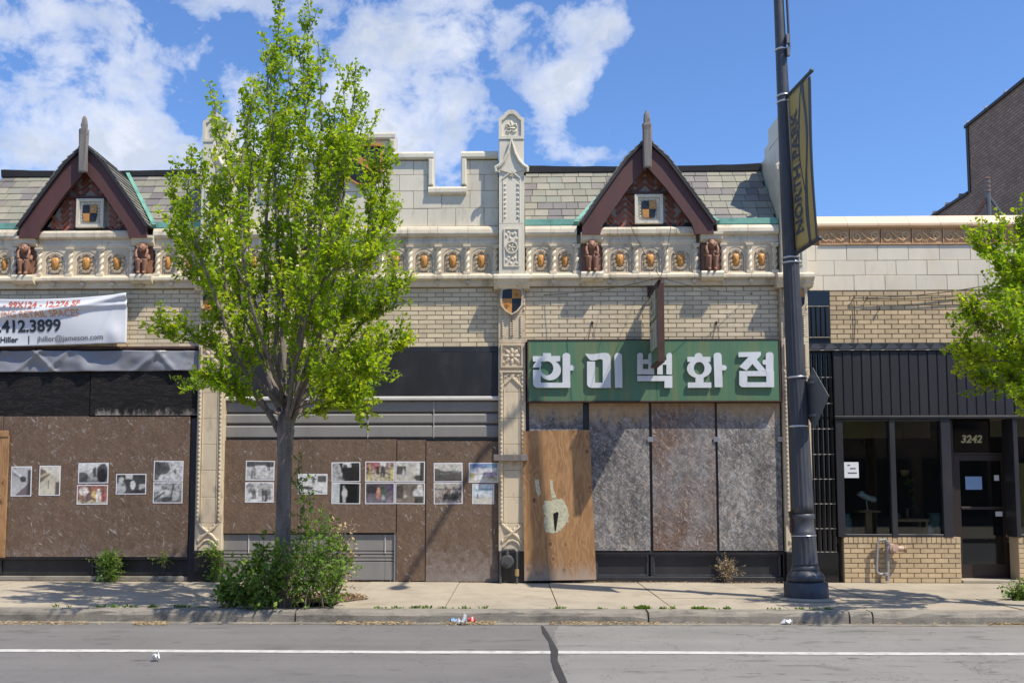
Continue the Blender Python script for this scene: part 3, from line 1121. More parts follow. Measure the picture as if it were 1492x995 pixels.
fgm = figure_mesh()
for gi, g in enumerate(GX):
    for d in ((fz(862) - GX[1], fz(1036) - GX[1]) if gi else (-1.1, 1.09)):
        x = g + d
        MB().box(x - .17, x + .17, -.075, .02, zFR0 + .002, zFR1 - .002).build('figure_niche', 'figure', TB)
        link('seated_figure', fgm, TB, (x, .0, 0))
        pr = [(.02, zl(411)), (-.16, zl(411)), (-.245, zl(407)), (-.25, zl(401)), (-.23, zl(398)), (.02, zl(398))]
        MB().profx(pr, x - .20, x + .20).build('figure_pedestal', 'mould', TB)
        pr = [(.02, zl(356)), (-.14, zl(355)), (-.20, zl(351)), (-.20, zl(347)), (-.235, zl(345)), (-.235, zl(341.5)), (.02, zl(341.5))]
        MB().profx(pr, x - .20, x + .20).build('corbel', 'mould', TB)

# cornices, broken round the gables
run_stones('cornice_stone', cor_prof, *BAYS[1], .53, 'mould')
for bi, g in ((0, GX[0]), (2, GX[1])):
    a, b_ = BAYS[bi]
    for (p0, p1) in ((a, g - 1.27), (g + 1.27, b_)):
        run_stones('cornice_stone', cor_prof, p0, p1, .45, 'mould')
    for p0, p1 in ((g - .90, g + .90),):
        run_stones('cornice_stone', cor_low, p0, p1, .6, 'mould')
        run_stones('gable_sill_stone', cor_gab, p0 + .01, p1 - .01, .36, 'mould')

# centre parapet: ashlar blocks, stepped coping, shield block
A, B = BAYS[1]
pc = (PILX[1] + PILX[2]) / 2
zr = [Z(py, 0) for py in (329, 303, 277.5, 254, 233)]
cin = (X(632, 250, 0), X(672, 250, 0))          # crenel opening, right
cren = [cin, (2 * pc - cin[1], 2 * pc - cin[0])]
cz0 = Z(273, 0)
ctr = X(568, 240, 0) - pc                        # half width of raised block
back = MB()
back.box(A - .02, B + .02, .09, .34, zr[0] - .1, cz0 - .012)
zt = Z(232, 0)
seg = [A - .02, cren[1][0], cren[1][1], pc - ctr, pc + ctr, cren[0][0], cren[0][1], B + .02]
for i in (0, 2, 4, 6):
    back.box(seg[i] + .012, seg[i + 1] - .012, .09, .34, cz0 - .011, zt if i in (0, 2, 4, 6) else zt)
back.box(seg[3] + .011, seg[4] - .011, .09, .34, zt + .001, Z(204, 0))
back.build('parapet_core', 'joint', TB)
bs = .5245
for r in range(4):
    x = B - (bs * .5 if r % 2 == 0 else bs) - bs * 11
    while x < B:
        xa, xb = max(x, A), min(x + bs, B)
        pieces = [(xa, xb)]
        if r >= 2:
            for c0, c1 in cren:
                q = []
                for u0, u1 in pieces:
                    if u1 <= c0 or u0 >= c1:
                        q.append((u0, u1))
                    else:
                        if u0 < c0: q.append((u0, c0))
                        if u1 > c1: q.append((c1, u1))
                pieces = q
            q = []
            for u0, u1 in pieces:
                if u1 <= pc - ctr or u0 >= pc + ctr:
                    q.append((u0, u1))
                else:
                    if u0 < pc - ctr: q.append((u0, pc - ctr))
                    if u1 > pc + ctr: q.append((pc + ctr, u1))
            pieces = q
        z0, z1 = zr[r], zr[r + 1]
        if r == 1:
            pass
        for u0, u1 in pieces:
            if u1 - u0 > .06:
                zz1 = z1
                if r == 1 and any(u0 < c1 and u1 > c0 for c0, c1 in cren):
                    zz1 = z1
                MB().cbox(u0 + .003, u1 - .003, R.uniform(-.003, .003), .085, z0 + .003, zz1 - .003, .005).build('parapet_block', 'terracotta_white', TB)
        x += bs
cop = [(.38, 0), (-.055, 0), (-.075, .03), (-.075, .095), (-.055, .135), (.36, .16)]


def coping(x0, x1, z, nm='coping_stone'):
    n = max(1, round((x1 - x0) / .62))
    for i in range(n):
        a_, b2 = x0 + (x1 - x0) * i / n, x0 + (x1 - x0) * (i + 1) / n
        MB().profx([(y, z + q) for y, q in cop], a_ + .003, b2 - .003).build(nm, 'terracotta_white', TB)


jw = .10
for sgn, (c0, c1) in zip((0, 1), cren):
    coping(c0 - jw, c1 + jw, cz0 - .13)
    for xs_, d in ((c0, -1), (c1, 1)):
        a_, b2 = (xs_ + d * jw, xs_) if d < 0 else (xs_, xs_ + d * jw)
        MB().cbox(a_, b2, -.075, .36, cz0 + .032, zt - .002, .02).build('coping_jamb', 'terracotta_white', TB)
coping(cren[0][1], B, zt)
coping(A, cren[1][0], zt)
coping(pc + ctr, cren[0][0], zt)
coping(cren[1][1], pc - ctr, zt)
zc = Z(203, 0)
for d in (-1, 1):
    xs_ = pc + d * ctr
    a_, b2 = sorted((xs_, xs_ + d * .10))
    MB().cbox(a_, b2, -.09, .36, zt + .163, zc - .002, .02).build('coping_jamb', 'terracotta_white', TB)
coping(pc - ctr - .10, pc + ctr + .10, zc)
# crest: frame block, shield outline, quartered field
cb = MB()
zb_, ztp = zr[2], zc
cb.cbox(pc - ctr + .003, pc + ctr - .003, -.012, .085, zb_ + .003, ztp - .003, .006)
crest = cb.build('crest_block', 'terracotta_white', TB)
cwx = .30
cz1, cz2 = Z(213, 0), Z(268, 0)
shp = [(-cwx, cz1), (cwx, cz1), (cwx, cz2 + .22), (cwx * .75, cz2 + .09), (cwx * .35, cz2 + .02), (0, cz2), (-cwx * .35, cz2 + .02), (-cwx * .75, cz2 + .09), (-cwx, cz2 + .22)]
cm = sum(z for _, z in shp) / len(shp)
outer = [(pc + x * 1.14, cm + (z - cm) * 1.12) for x, z in shp]
inn = [(pc + x, z) for x, z in shp]
MB().ring(outer, inn, -.075, -.0125).build('crest_rim', 'gold', crest)
MB().prism(inn, -.02, -.0125).build('crest_field', 'jet', crest)
bx = MB()
mz = cz2 + .32
bx.add([(pc - .24, -.045, mz + .17), (pc + .30, -.045, mz - .17), (pc + .30, -.045, mz - .02), (pc - .10, -.045, mz + .23), (pc - .24, -.0205, mz + .17), (pc + .30, -.0205, mz - .17), (pc + .30, -.0205, mz - .02), (pc - .10, -.0205, mz + .23)],
       [(0, 1, 2, 3), (0, 4, 5, 1), (1, 5, 6, 2), (2, 6, 7, 3), (3, 7, 4, 0)])
bx.build('crest_bend', 'gold', crest)


# pilasters and pinnacles
def rosette(mb, x, z, r, y, n=8):
    for k in range(n):
        a = 2 * pi * k / n
        mb.ell((x + r * .58 * cos(a), y, z + r * .58 * sin(a)), (r * .36, .018, r * .2), 7, 5, Matrix.Rotation(-a, 3, 'Y'))
    mb.ell((x, y - .008, z), (r * .24, .02, r * .24), 8, 5)


def leafy(mb, x0, x1, z0, z1, y, n=7, seed=1):
    rr = random.Random(seed)
    for i in range(n):
        t = (i + .5) / n
        x = x0 + (x1 - x0) * t
        z = z0 + (z1 - z0) * (.5 + .32 * sin(i * 2.2))
        a = rr.uniform(-1, 1) + (i % 2) * 1.57
        mb.ell((x, y, z), ((x1 - x0) / n * .75, .014, (z1 - z0) * .17), 7, 5, Matrix.Rotation(a, 3, 'Y'))


def fleur(mb, x, z, s, y):
    mb.ell((x, y, z + .28 * s), (.12 * s, .022, .34 * s), 8, 6)
    for d in (-1, 1):
        mb.tube([(x, y, z - .1 * s), (x + d * .22 * s, y, z + .25 * s), (x + d * .42 * s, y, z + .3 * s), (x + d * .5 * s, y, z + .08 * s), (x + d * .36 * s, y, z + .02 * s)], [.07 * s, .085 * s, .08 * s, .07 * s, .05 * s], 7)
        mb.tube([(x, y, z - .2 * s), (x + d * .2 * s, y, z - .42 * s), (x + d * .4 * s, y, z - .4 * s), (x + d * .42 * s, y, z - .22 * s)], [.07 * s, .08 * s, .07 * s, .05 * s], 7)
    mb.box(x - .34 * s, x + .34 * s, y - .02, y + .01, z - .16 * s, z - .06 * s)


YP = -.13
zJ = [Z(p, YP) for p in (803, 762, 724, 685, 647, 609, 571, 538, 500, 493, 459, 417)]


def pilaster(x):
    pl = MB()
    pl.box(x - PW + .002, x + PW - .002, YP + .03, .3, 0.002, zJ[-1])
    pl = pl.build('pilaster', 'joint', TB)
    MB().cbox(x - PW, x + PW, YP - .03, .28, 0.001, zJ[0] - .004, .01).build('plinth', 'jet', pl)
    for k in range(len(zJ) - 1):
        MB().cbox(x - PW, x + PW, YP, .28, zJ[k] + .002, zJ[k + 1] - .002, .006).build('pilaster_block', 'terracotta', pl)
    o = MB()
    # beaded side mouldings
    zl0, zl1 = zJ[1] + .02, zJ[7] - .05
    for s_ in (-1, 1):
        o.box(x + s_ * (PW - .055) - .022, x + s_ * (PW - .055) + .022, YP - .022, YP + .005, zl0, zl1)
        n = int((zl1 - zl0) / .075)
        for i in range(n):
            o.ell((x + s_ * (PW - .055), YP - .026, zl0 + (i + .5) * (zl1 - zl0) / n), (.016, .014, .026), 6, 4)
        o.box(x + s_ * (PW - .105) - .006, x + s_ * (PW - .105) + .006, YP - .012, YP + .005, zl0, zl1)
    o.build('beaded_moulding', 'terracotta', pl)
    # pointed head of the long panel
    o = MB()
    za = zJ[7] - .06
    for s_ in (-1, 1):
        o.tube([(x + s_ * .19, YP - .005, za - .38), (x + s_ * .17, YP - .005, za - .24), (x + s_ * .09, YP - .005, za - .17), (x + s_ * .02, YP - .005, za - .10), (x, YP - .005, za - .01)], .024, 6)
        leafy(o, x + s_ * .06 - .07, x + s_ * .06 + .1, za - .14, za + .0, YP - .006, 5, 3)
    o.box(x - .22, x + .22, YP - .03, YP + .005, za + .001, za + .035)
    o.build('arch_head', 'terracotta', pl)
    # square flower panel
    o = MB()
    z0, z1 = zJ[7] + .03, zJ[8] - .02
    c = (z0 + z1) / 2
    h = (z1 - z0) / 2
    o.ring([(x - .2, z0), (x + .2, z0), (x + .2, z1), (x - .2, z1)], [(x - .17, z0 + .03), (x + .17, z0 + .03), (x + .17, z1 - .03), (x - .17, z1 - .03)], YP - .028, YP + .004)
    rosette(o, x, c, h * .78, YP - .008, 8)
    for a in (-1, 1):
        for b2 in (-1, 1):
            rosette(o, x + a * .135, c + b2 * h * .6, .045, YP - .004, 5)
    o.build('flower_panel', 'terracotta', pl)
    # ribbed panel under the shield
    o = MB()
    z0, z1 = zJ[9] + .04, zJ[10] - .01
    for xx in (-.165, -.02, .02, .165):
        n = 9
        for i in range(n):
            o.ell((x + xx, YP - .01, z0 + (i + .5) * (z1 - z0) / n), (.019, .02, (z1 - z0) / n * .55), 6, 4)
    o.build('bead_rib', 'terracotta', pl)
    # shield
    zs0, zs1 = Z(458, YP), Z(421, YP)
    m_ = (zs0 + zs1) / 2
    hh = (zs1 - zs0) / 2
    sp = [(-.165, .86), (-.07, .95), (0, 1.0), (.07, .95), (.165, .86), (.175, .2), (.165, -.35), (.09, -.75), (0, -.98), (-.09, -.75), (-.165, -.35), (-.175, .2)]
    inn_ = [(x + a, m_ + b2 * hh) for a, b2 in sp]
    out_ = [(x + a * 1.22, m_ + .01 + b2 * hh * 1.16) for a, b2 in sp]
    MB().ring(out_, inn_, YP - .075, YP + .004).build('shield_rim', 'terracotta', pl)
    cxm, cz = x + .006, m_ + .05
    lo = [(x - .172, cz)] + [q for q in inn_[6:11][::1]]
    # four quarters
    tl = [(x - .173, cz), (cxm, cz), (cxm, m_ + hh), inn_[1], inn_[0], inn_[11]]
    tr = [(cxm, cz), (x + .173, cz), inn_[5], inn_[4], inn_[3], (cxm, m_ + hh)]
    bl = [(x - .173, cz - .001), inn_[10], inn_[9], inn_[8], (cxm, cz - .001)]
    br = [(cxm, cz - .001), inn_[8], inn_[7], inn_[6], (x + .173, cz - .001)]
    for q, mt in ((tl, 'jet'), (tr, 'gold'), (bl, 'gold'), (br, 'jet')):
        MB().prism(q, YP - .045, YP + .003).build('shield_quarter', mt, pl)
    o = MB()
    rosette(o, x + .085, m_ + hh * .5, .05, YP - .048, 5)
    rosette(o, x - .085, m_ - hh * .3, .05, YP - .048, 5)
    o.build('charge', 'gold', pl)
    o = MB()
    leafy(o, x - .23, x + .23, zs1 - .01, zs1 + .05, YP - .004, 9, 5)
    leafy(o, x - .235, x - .19, zs0 + .05, zs1 - .1, YP - .004, 2, 6)
    for i in range(5):
        for s_ in (-1, 1):
            o.ell((x + s_ * .222, YP - .004, m_ - hh * .6 + i * hh * .36), (.02, .016, .03), 6, 4)
    o.build('leaf_border', 'terracotta', pl)
    # crossed foliage at the foot
    o = MB()
    z0, z1 = zJ[0] + .05, zJ[1] - .02
    for s_ in (-1, 1):
        o.tube([(x + s_ * .18, YP, z0 + .1), (x + s_ * .08, YP - .012, z0 + .22), (x - s_ * .1, YP - .012, z0 + .36), (x - s_ * .19, YP, z0 + .45)], [.018, .026, .026, .016], 6)
        for i in range(6):
            t = i / 5
            o.ell((x + s_ * (.18 - .36 * t), YP - .008, z0 + .11 + .34 * t + .03), (.02, .016, .028), 6, 4)
    o.tube([(x - .16, YP - .005, z0 + .02), (x - .08, YP - .008, z0 + .12), (x, YP - .008, z0 + .15), (x + .08, YP - .008, z0 + .12), (x + .16, YP - .005, z0 + .02)], .02, 6)
    o.build('crossed_foliage', 'terracotta', pl)
    # capital under the pinnacle
    zc_ = lambda py: Z(py, -.3)
    pr = [(.02, zc_(419)), (-.2, zc_(419)), (-.24, zc_(415)), (-.27, zc_(413)), (-.27, zc_(411)), (-.31, zc_(408)), (-.325, zc_(406)), (-.325, zc_(402)), (-.26, zc_(398.5)), (.02, zc_(398.5))]
    MB().profx(pr, x - PW - .08, x + PW + .08).build('capital', 'mould', pl)
    return pl


YN = -.24


def pinnacle(x, side=None):
    zq = lambda py: Z(py, YN)
    h = PW - .012
    s0, s1, s2, s3, s4 = zq(400), zq(326), zq(259), zq(203), zq(172)
    pn = MB().cbox(x - h, x + h, YN, .5, s0, s1 - .002, .006).build('pinnacle', 'terracotta_white', TB)
    MB().cbox(x - h, x + h, YN, .5, s1 + .002, s2 - .002, .006).build('pinnacle_shaft', 'terracotta_white', pn)
    MB().cbox(x - h + .008, x + h - .008, YN + .01, .48, s2 + .002, s3 - .002, .006).build('pinnacle_neck', 'terracotta_white', pn)
    # cap with rounded ogee top
    top = [(-h, s3 + .002), (h, s3 + .002), (h, s4 - .01), (h * .72, s4 + .03), (h * .45, s4 + .11), (h * .2, s4 + .15), (-h * .2, s4 + .15), (-h * .45, s4 + .11), (-h * .72, s4 + .03), (-h, s4 - .01)]
    tp = [(x + a, b2) for a, b2 in top]
    MB().prism(tp, YN + .03, .48).build('pinnacle_cap', 'terracotta_white', pn)
    cz = (s3 + s4) / 2 + .03
    ti = [(x + a * .76, cz + (b2 - cz) * .76) for a, b2 in top]
    MB().ring(tp, ti, YN - .005, YN + .03).build('cap_frame', 'terracotta_white', pn)
    o = MB()
    fleur(o, x, cz - .0, .2, YN + .022)
    o.build('fleur_de_lis', 'terracotta_white', pn, True)
    # ogee hood
    zt_, zb2 = zq(203), zq(259)
    H = zt_ - zb2
    lp = [(0, 0), (.03, .18), (.07, .38), (.14, .58), (.22, .70), (.29, .76), (.285, .86)]
    o = MB()
    for s_ in (-1, 1):
        o.tube([(x + s_ * a, YN - .035, zt_ - H * b2) for a, b2 in lp], [.012, .022, .03, .036, .038, .036, .03], 7)
        o.tube([(x + s_ * a * .8, YN - .012, zt_ - .10 - H * b2 * .85) for a, b2 in lp], .018, 6)
    o.prism([(x + a * .9, zt_ - .02 - H * b2) for a, b2 in lp[:6]] + [(x, zt_ - H * .9)] + [(x - a * .9, zt_ - .02 - H * b2) for a, b2 in lp[5:0:-1]], YN - .02, YN + .02)
    o.build('ogee_hood', 'terracotta_white', pn, False)
    o = MB()
    for s_ in (-1, 1):
        o.tube([(x + s_ * .16, YN - .004, s2 - .02), (x + s_ * .08, YN - .008, s2 + .05), (x, YN - .008, s2 + .12)], .016, 6)
    rosette(o, x, s2 + .03, .05, YN - .004, 6)
    # crockets either side of the long panel
    n = 8
    for s_ in (-1, 1):
        o.box(x + s_ * .15 - .006, x + s_ * .15 + .006, YN - .012, YN + .003, s1 + .05, s2 - .06)
        for i in range(n):
            z = s1 + .08 + (s2 - s1 - .16) * (i + .5) / n
            o.ell((x + s_ * .118, YN - .006, z), (.03, .016, .017), 6, 4, Matrix.Rotation(s_ * .5, 3, 'Y'))
    o.build('crocket', 'terracotta_white', pn)
    # lower panel: frame, medallion, foliage
    z0, z1 = s0 + .14, s1 - .09
    o = MB()
    o.ring([(x - .145, z0), (x + .145, z0), (x + .145, z1), (x - .145, z1)], [(x - .122, z0 + .02), (x + .122, z0 + .02), (x + .122, z1 - .02), (x - .122, z1 - .02)], YN - .02, YN + .002)
    c = (z0 + z1) / 2
    o.ring([(x + .118 * cos(2 * pi * k / 20), c + .118 * sin(2 * pi * k / 20)) for k in range(20)], [(x + .092 * cos(2 * pi * k / 20), c + .092 * sin(2 * pi * k / 20)) for k in range(20)], YN - .03, YN + .002)
    rosette(o, x, c, .088, YN - .01, 5)
    leafy(o, x - .115, x + .115, c + .13, z1 - .03, YN - .006, 6, 8)
    leafy(o, x - .115, x + .115, z0 + .03, c - .13, YN - .006, 6, 9)
    o.build('medallion', 'terracotta_white', pn)


for i, x in enumerate(PILX):
    pilaster(x)
    pinnacle(x)

# ------------------------------------------------------------------ mansard roof, gutter, gables
YR0, YR1 = -.05, 1.12
zR0 = Z(325, YR0)
zR1 = Z(247, YR1, 1060)
roofpts = [(.03, zR0 - .02), (YR1, zR1)]


def gable_poly(g):
    # outer line of the barge boards, left half, measured on the right-hand gable
    L = [(936, 207), (915, 232), (880, 281), (849, 326), (848, 341)]
    Li = [(939.5, 244), (916, 273), (879, 326), (875, 341)]
    c0 = X(943, 240, -.3)
    q = [(P(a, b_, -.3).x - c0, P(a, b_, -.3).z) for a, b_ in L]
    qi = [(P(a, b_, -.3).x - c0, P(a, b_, -.3).z) for a, b_ in Li]
    return q, qi


GQ, GQI = gable_poly(GX[1])
slate_me = MB().cbox(-.5, .5, 0, .014, 0, 1.0, .006).mesh('roof_slate', 'slate')
NR = 8
slope = atan2(zR1 - zR0, YR1 - YR0)
slen = sqrt((zR1 - zR0) ** 2 + (YR1 - YR0) ** 2)


def gable_half_at(z):
    """half width of the gable roof at height z"""
    pts = [(-x, zz) for x, zz in GQ]
    if z >= pts[0][1]:
        return 0
    for (x0, z0), (x1, z1) in zip(pts, pts[1:]):
        if z1 <= z <= z0:
            return x0 + (x1 - x0) * (z0 - z) / (z0 - z1 + 1e-6)
    return pts[-1][0]


for bi, g in ((0, GX[0]), (2, GX[1])):
    a, b_ = BAYS[bi]
    rb = MB()
    rb.add([(a - .03, YR0 + .05, zR0 - .03), (b_ + .03, YR0 + .05, zR0 - .03), (b_ + .03, YR1 + .05, zR1 - .03), (a - .03, YR1 + .05, zR1 - .03),
            (a - .03, YR1 + 2, zR1 - .03), (b_ + .03, YR1 + 2, zR1 - .03), (a - .03, YR0 + .05, zR0 - .2), (b_ + .03, YR0 + .05, zR0 - .2), (a - .03, YR1 + 2, zR0 - .2), (b_ + .03, YR1 + 2, zR0 - .2)],
           [(0, 1, 2, 3), (3, 2, 5, 4), (6, 8, 9, 7), (0, 6, 7, 1), (1, 7, 9, 5, 2), (0, 3, 4, 8, 6), (4, 5, 9, 8)])
    rf = rb.build('mansard_roof', 'tar', TB)
    for r in range(NR):
        t0 = r / NR
        y = YR0 + (YR1 - YR0) * t0
        z = zR0 + (zR1 - zR0) * t0
        x = a - R.uniform(0, .25)
        zmid = z + .06
        hw = gable_half_at(zmid)
        while x < b_:
            wd = R.choice((.22, .25, .25, .28, .29))
            xa, xb = max(x, a), min(x + wd, b_)
            if xb - xa > .04 and not (xa > g - hw + .02 and xb < g + hw - .02) or False:
                L_ = slen / NR * 1.28 + R.uniform(-.008, .008)
                link('roof_slate', slate_me, rf, ((xa + xb) / 2, y - .022 + R.uniform(-.003, .003), z), rot=(-(pi / 2 - slope) - .055, R.uniform(-.012, .012), R.uniform(-.012, .012)), scale=(xb - xa - .006, 1, L_))
            x += wd
    # sagging tar ridge
    n = 24
    v, f = [], []
    for i in range(n + 1):
        x = a + (b_ - a) * i / n
        t = i / n
        s_ = .05 * (2 * t - 1) ** 2 - .01 + R.uniform(-.006, .006)
        v += [(x, YR1 - .10, zR1 - .06), (x, YR1 - .12, zR1 + .045 + s_ * .7), (x, YR1 + .02, zR1 + .085 + s_), (x, YR1 + .4, zR1 + .08 + s_), (x, YR1 + .4, zR1 - .06)]
    for i in range(n):
        for k in range(5):
            f.append((i * 5 + k, (i + 1) * 5 + k, (i + 1) * 5 + (k + 1) % 5, i * 5 + (k + 1) % 5))
    f += [(0, 1, 2, 3, 4), tuple(n * 5 + k for k in (4, 3, 2, 1, 0))]
    MB().add(v, f).build('ridge_roll', 'tar', rf)
    for p0, p1 in ((a, g - 1.2), (g + 1.2, b_)):
        MB().profx([(-.125, Z(328.6, -.12)), (-.125, Z(320, -.12)), (-.10, Z(320, -.12)), (-.07, Z(326, -.12)), (-.03, Z(326, -.12)), (-.03, Z(328.6, -.12))], p0, p1).build('copper_gutter', 'copper', rf)

# gable dormers
for gi, g in enumerate(GX):
    gb = thing('tmpx', 'x', 'x', (g, -.3, 0))
    WORLD.pop(gb.name)
    bpy.data.objects.remove(gb)
    body = MB()
    ztop = GQ[0][1]
    zbase = Z(332, -.05)
    hw0 = -GQI[2][0]
    body.prism([(g - hw0 - .05, zbase), (g + hw0 + .05, zbase), (g + .02, ztop - .12), (g - .02, ztop - .12)], .03, 1.0)
    gable = body.build('gable', 'mortar_grey', TB)
    for s_ in (-1, 1):
        o_ = [(g - s_ * x, z) for x, z in GQ]
        i_ = [(g - s_ * x, z) for x, z in GQI]
        o_[0] = (g - s_ * .004, ztop)
        i_[0] = (g - s_ * .004, GQI[0][1] + .04)
        MB().prism(o_ + i_[::-1], -.245 - .002 * s_, -.17).build('barge_board', 'barge', gable)
        # soffit behind the board
        off = [(x * 1.0, z) for x, z in GQ]
        up = [(g - s_ * x + s_ * .0, z) for x, z in GQ]
        # roof slab: outer line thickened
        th = .055
        ol = [(g - s_ * GQ[k][0], GQ[k][1]) for k in range(5)]
        ol[0] = (g, ztop + .03)
        ou = []
        for k, (x, z) in enumerate(ol):
            nx, nz = s_ * .8, .55
            if k == 0:
                nx, nz = 0, 1.0
            ou.append((x + nx * th, z + nz * th))
        MB().prism(ol[:4] + ou[:4][::-1], -.30, 1.25).build('gable_roof_slab', 'tar', gable)
        # slate courses along the slab, stepping like real slates
        segs = []
        for k in range(3):
            (x0, z0), (x1, z1) = ou[k], ou[k + 1]
            ln_ = sqrt((x1 - x0) ** 2 + (z1 - z0) ** 2)
            m_ = max(1, round(ln_ / .125))
            for j in range(m_):
                segs.append(((x0 + (x1 - x0) * j / m_, z0 + (z1 - z0) * j / m_), (x0 + (x1 - x0) * (j + 1) / m_, z0 + (z1 - z0) * (j + 1) / m_)))
        for (xa, za), (xb, zb) in segs:
            dx, dz = xb - xa, zb - za
            l_ = sqrt(dx * dx + dz * dz)
            nx, nz = (-dz / l_, dx / l_)
            if nz < 0:
                nx, nz = -nx, -nz
            for y0 in (-.305, -.055, .195, .445, .695):
                e = R.uniform(0, .004)
                pl_ = [(xa + nx * .003, za + nz * .003), (xb + dx * .12 + nx * (.022 + e), zb + dz * .12 + nz * (.022 + e)), (xb + dx * .12 + nx * (.008 + e), zb + dz * .12 + nz * (.008 + e)), (xa - nx * .008, za - nz * .008)]
                MB().prism(pl_, y0, y0 + .245).build('gable_slate', 'slate', gable)
        # copper valley
        va = []
        pA = Vector((g - s_ * GQ[3][0] + s_ * .07, -.12, Z(326, -.1)))
        hwt = gable_half_at(zR1 - .02)
        pB = Vector((g + s_ * (hwt + .10), YR1 - .06, zR1 - .0))
        dr = Vector((s_ * .075, 0, 0))
        lift = Vector((0, -.035, .02))
        va = [pA + lift, pB + lift, pB + lift + dr, pA + lift + dr, pA - Vector((0, 0, .03)), pB - Vector((0, 0, .03)), pB + dr - Vector((0, 0, .03)), pA + dr - Vector((0, 0, .03))]
        MB().add(va, [(0, 1, 2, 3), (0, 4, 5, 1), (1, 5, 6, 2), (2, 6, 7, 3), (3, 7, 4, 0), (4, 7, 6, 5)]).build('copper_valley', 'copper', gable)
    # weathered post at the apex
    zA, zB, zC, zD = Z(246, -.325), Z(190, -.325), Z(186, -.325), Z(164, -.325)
    v, f = [], []
    rings_ = [(zA, .075, .05), (zA + .02, .082, .055), ((zA + zB) / 2, .083, .055), (zB - .02, .085, .055), (zC, .092, .06), (zC + .035, .088, .06), (zC + .05, .058, .045), (zC + .12, .064, .045), (zC + .2, .05, .04), (zD - .05, .043, .035), (zD, .018, .02)]
    nn = 10
    for (z, rx_, ry_) in rings_:
        for k in range(nn):
            a = 2 * pi * (k + .5) / nn
            sq = 1 / max(abs(cos(a)), abs(sin(a))) ** .8
            jj = R.uniform(.9, 1.06)
            v.append((g + rx_ * cos(a) * sq * jj, -.325 + ry_ * sin(a) * sq * jj, z + R.uniform(-.01, .01)))
    for i in range(len(rings_) - 1):
        for k in range(nn):
            f.append((i * nn + k, i * nn + (k + 1) % nn, (i + 1) * nn + (k + 1) % nn, (i + 1) * nn + k))
    f += [tuple(range(nn - 1, -1, -1)), tuple((len(rings_) - 1) * nn + k for k in range(nn))]
    MB().add(v, f).build('apex_post', 'greywood', gable)
    # emblem panel
    ex0, ex1 = g + X(925, 305, -.08) - GX[1], g + X(966, 305, -.08) - GX[1]
    ez0, ez1 = Z(327, -.08), Z(285, -.08)
    em = MB()
    em.cbox(ex0, ex1, -.06, .029, ez0, ez1, .008)
    em = em.build('emblem_block', 'terracotta_white', gable)
    MB().ring([(ex0, ez0), (ex1, ez0), (ex1, ez1), (ex0, ez1)], [(ex0 + .055, ez0 + .055), (ex1 - .055, ez0 + .055), (ex1 - .055, ez1 - .055), (ex0 + .055, ez1 - .055)], -.095, -.0605).build('emblem_frame', 'terracotta_white', em)
    mx_, mz_ = (ex0 + ex1) / 2, (ez0 + ez1) / 2 - .01
    for sx_ in (-1, 1):
        for sz_ in (-1, 1):
            gold_ = (sx_ > 0) == (sz_ > 0)
            q = [(mx_ + sx_ * .002, mz_ + sz_ * .002), (mx_ + sx_ * .128, mz_ + sz_ * .002), (mx_ + sx_ * (.128 if sz_ > 0 else .10), mz_ + sz_ * .15), (mx_ + sx_ * .002, mz_ + sz_ * .152)]
            MB().prism(q, -.10, -.061).build('emblem_quarter', 'gold' if gold_ else 'jet', em)
    o = MB()
    for sx_ in (-1, 1):
        for i in range(5):
            o.ell((mx_ + sx_ * .155, -.068, mz_ - .13 + i * .062), (.022, .02, .026), 6, 4)
    for i in range(6):
        o.ell((mx_ - .13 + i * .052, -.068, mz_ + .178), (.024, .02, .016), 6, 4)
    rosette(o, mx_ + .065, mz_ + .075, .04, -.102, 5)
    o.build('emblem_scroll', 'gold' if False else 'terracotta_white', em)
    # herringbone brick infill
    hb = MB().cbox(-.5, .5, 0, .03, -.5, .5, .02).mesh('herringbone_brick', 'brick_red')
    bl_, bw_ = .25, .074
    zmaxh = Z(286, 0)
    s2 = bl_ / sqrt(2)
    cnt = 0

    def inside(x, z, m_=0.0):
        if z < zbase + .02:
            return False
        t = (z - zbase) / (ztop - .12 - zbase)
        return abs(x - g) < (hw0 + .05) * (1 - t) + .02 * t - m_

    step = bw_ * sqrt(2)
    colw = bl_ / sqrt(2) + .004
    for ci in range(-8, 9):
        for ri in range(-4, 26):
            cx = g + (ci + .5) * colw
            cz = zbase + ri * step + .02
            if cx > ex0 - .02 and cx < ex1 + .02 and cz < ez1 + .03:
                continue
            if not inside(cx, cz, .04):
                continue
            if zmaxh + .0 < cz < zmaxh + .06:
                continue
            rot_ = pi / 4 if (ci % 2 == 0) else -pi / 4
            link('herringbone_brick', hb, gable, (cx, R.uniform(-.004, .002), cz), rot=(0, rot_, 0), scale=(bl_ - .03, 1, bw_ - .022))
            cnt += 1
    MB().box(g - .46, g + .46, -.075, .028, zmaxh + .01, zmaxh + .05).build('gable_tie', 'barge', gable)

# roofs behind
MB().box(PILX[1], PILX[2], .36, 15.8, zCOR1 - .14, zCOR1 + .05).build('flat_roof', 'roof_felt', TB)
for i in (0, 2):
    MB().box(BAYS[i][0], BAYS[i][1], 3.1, 15.8, zCOR1 - .14, zCOR1 + .1).build('flat_roof', 'roof_felt', TB)
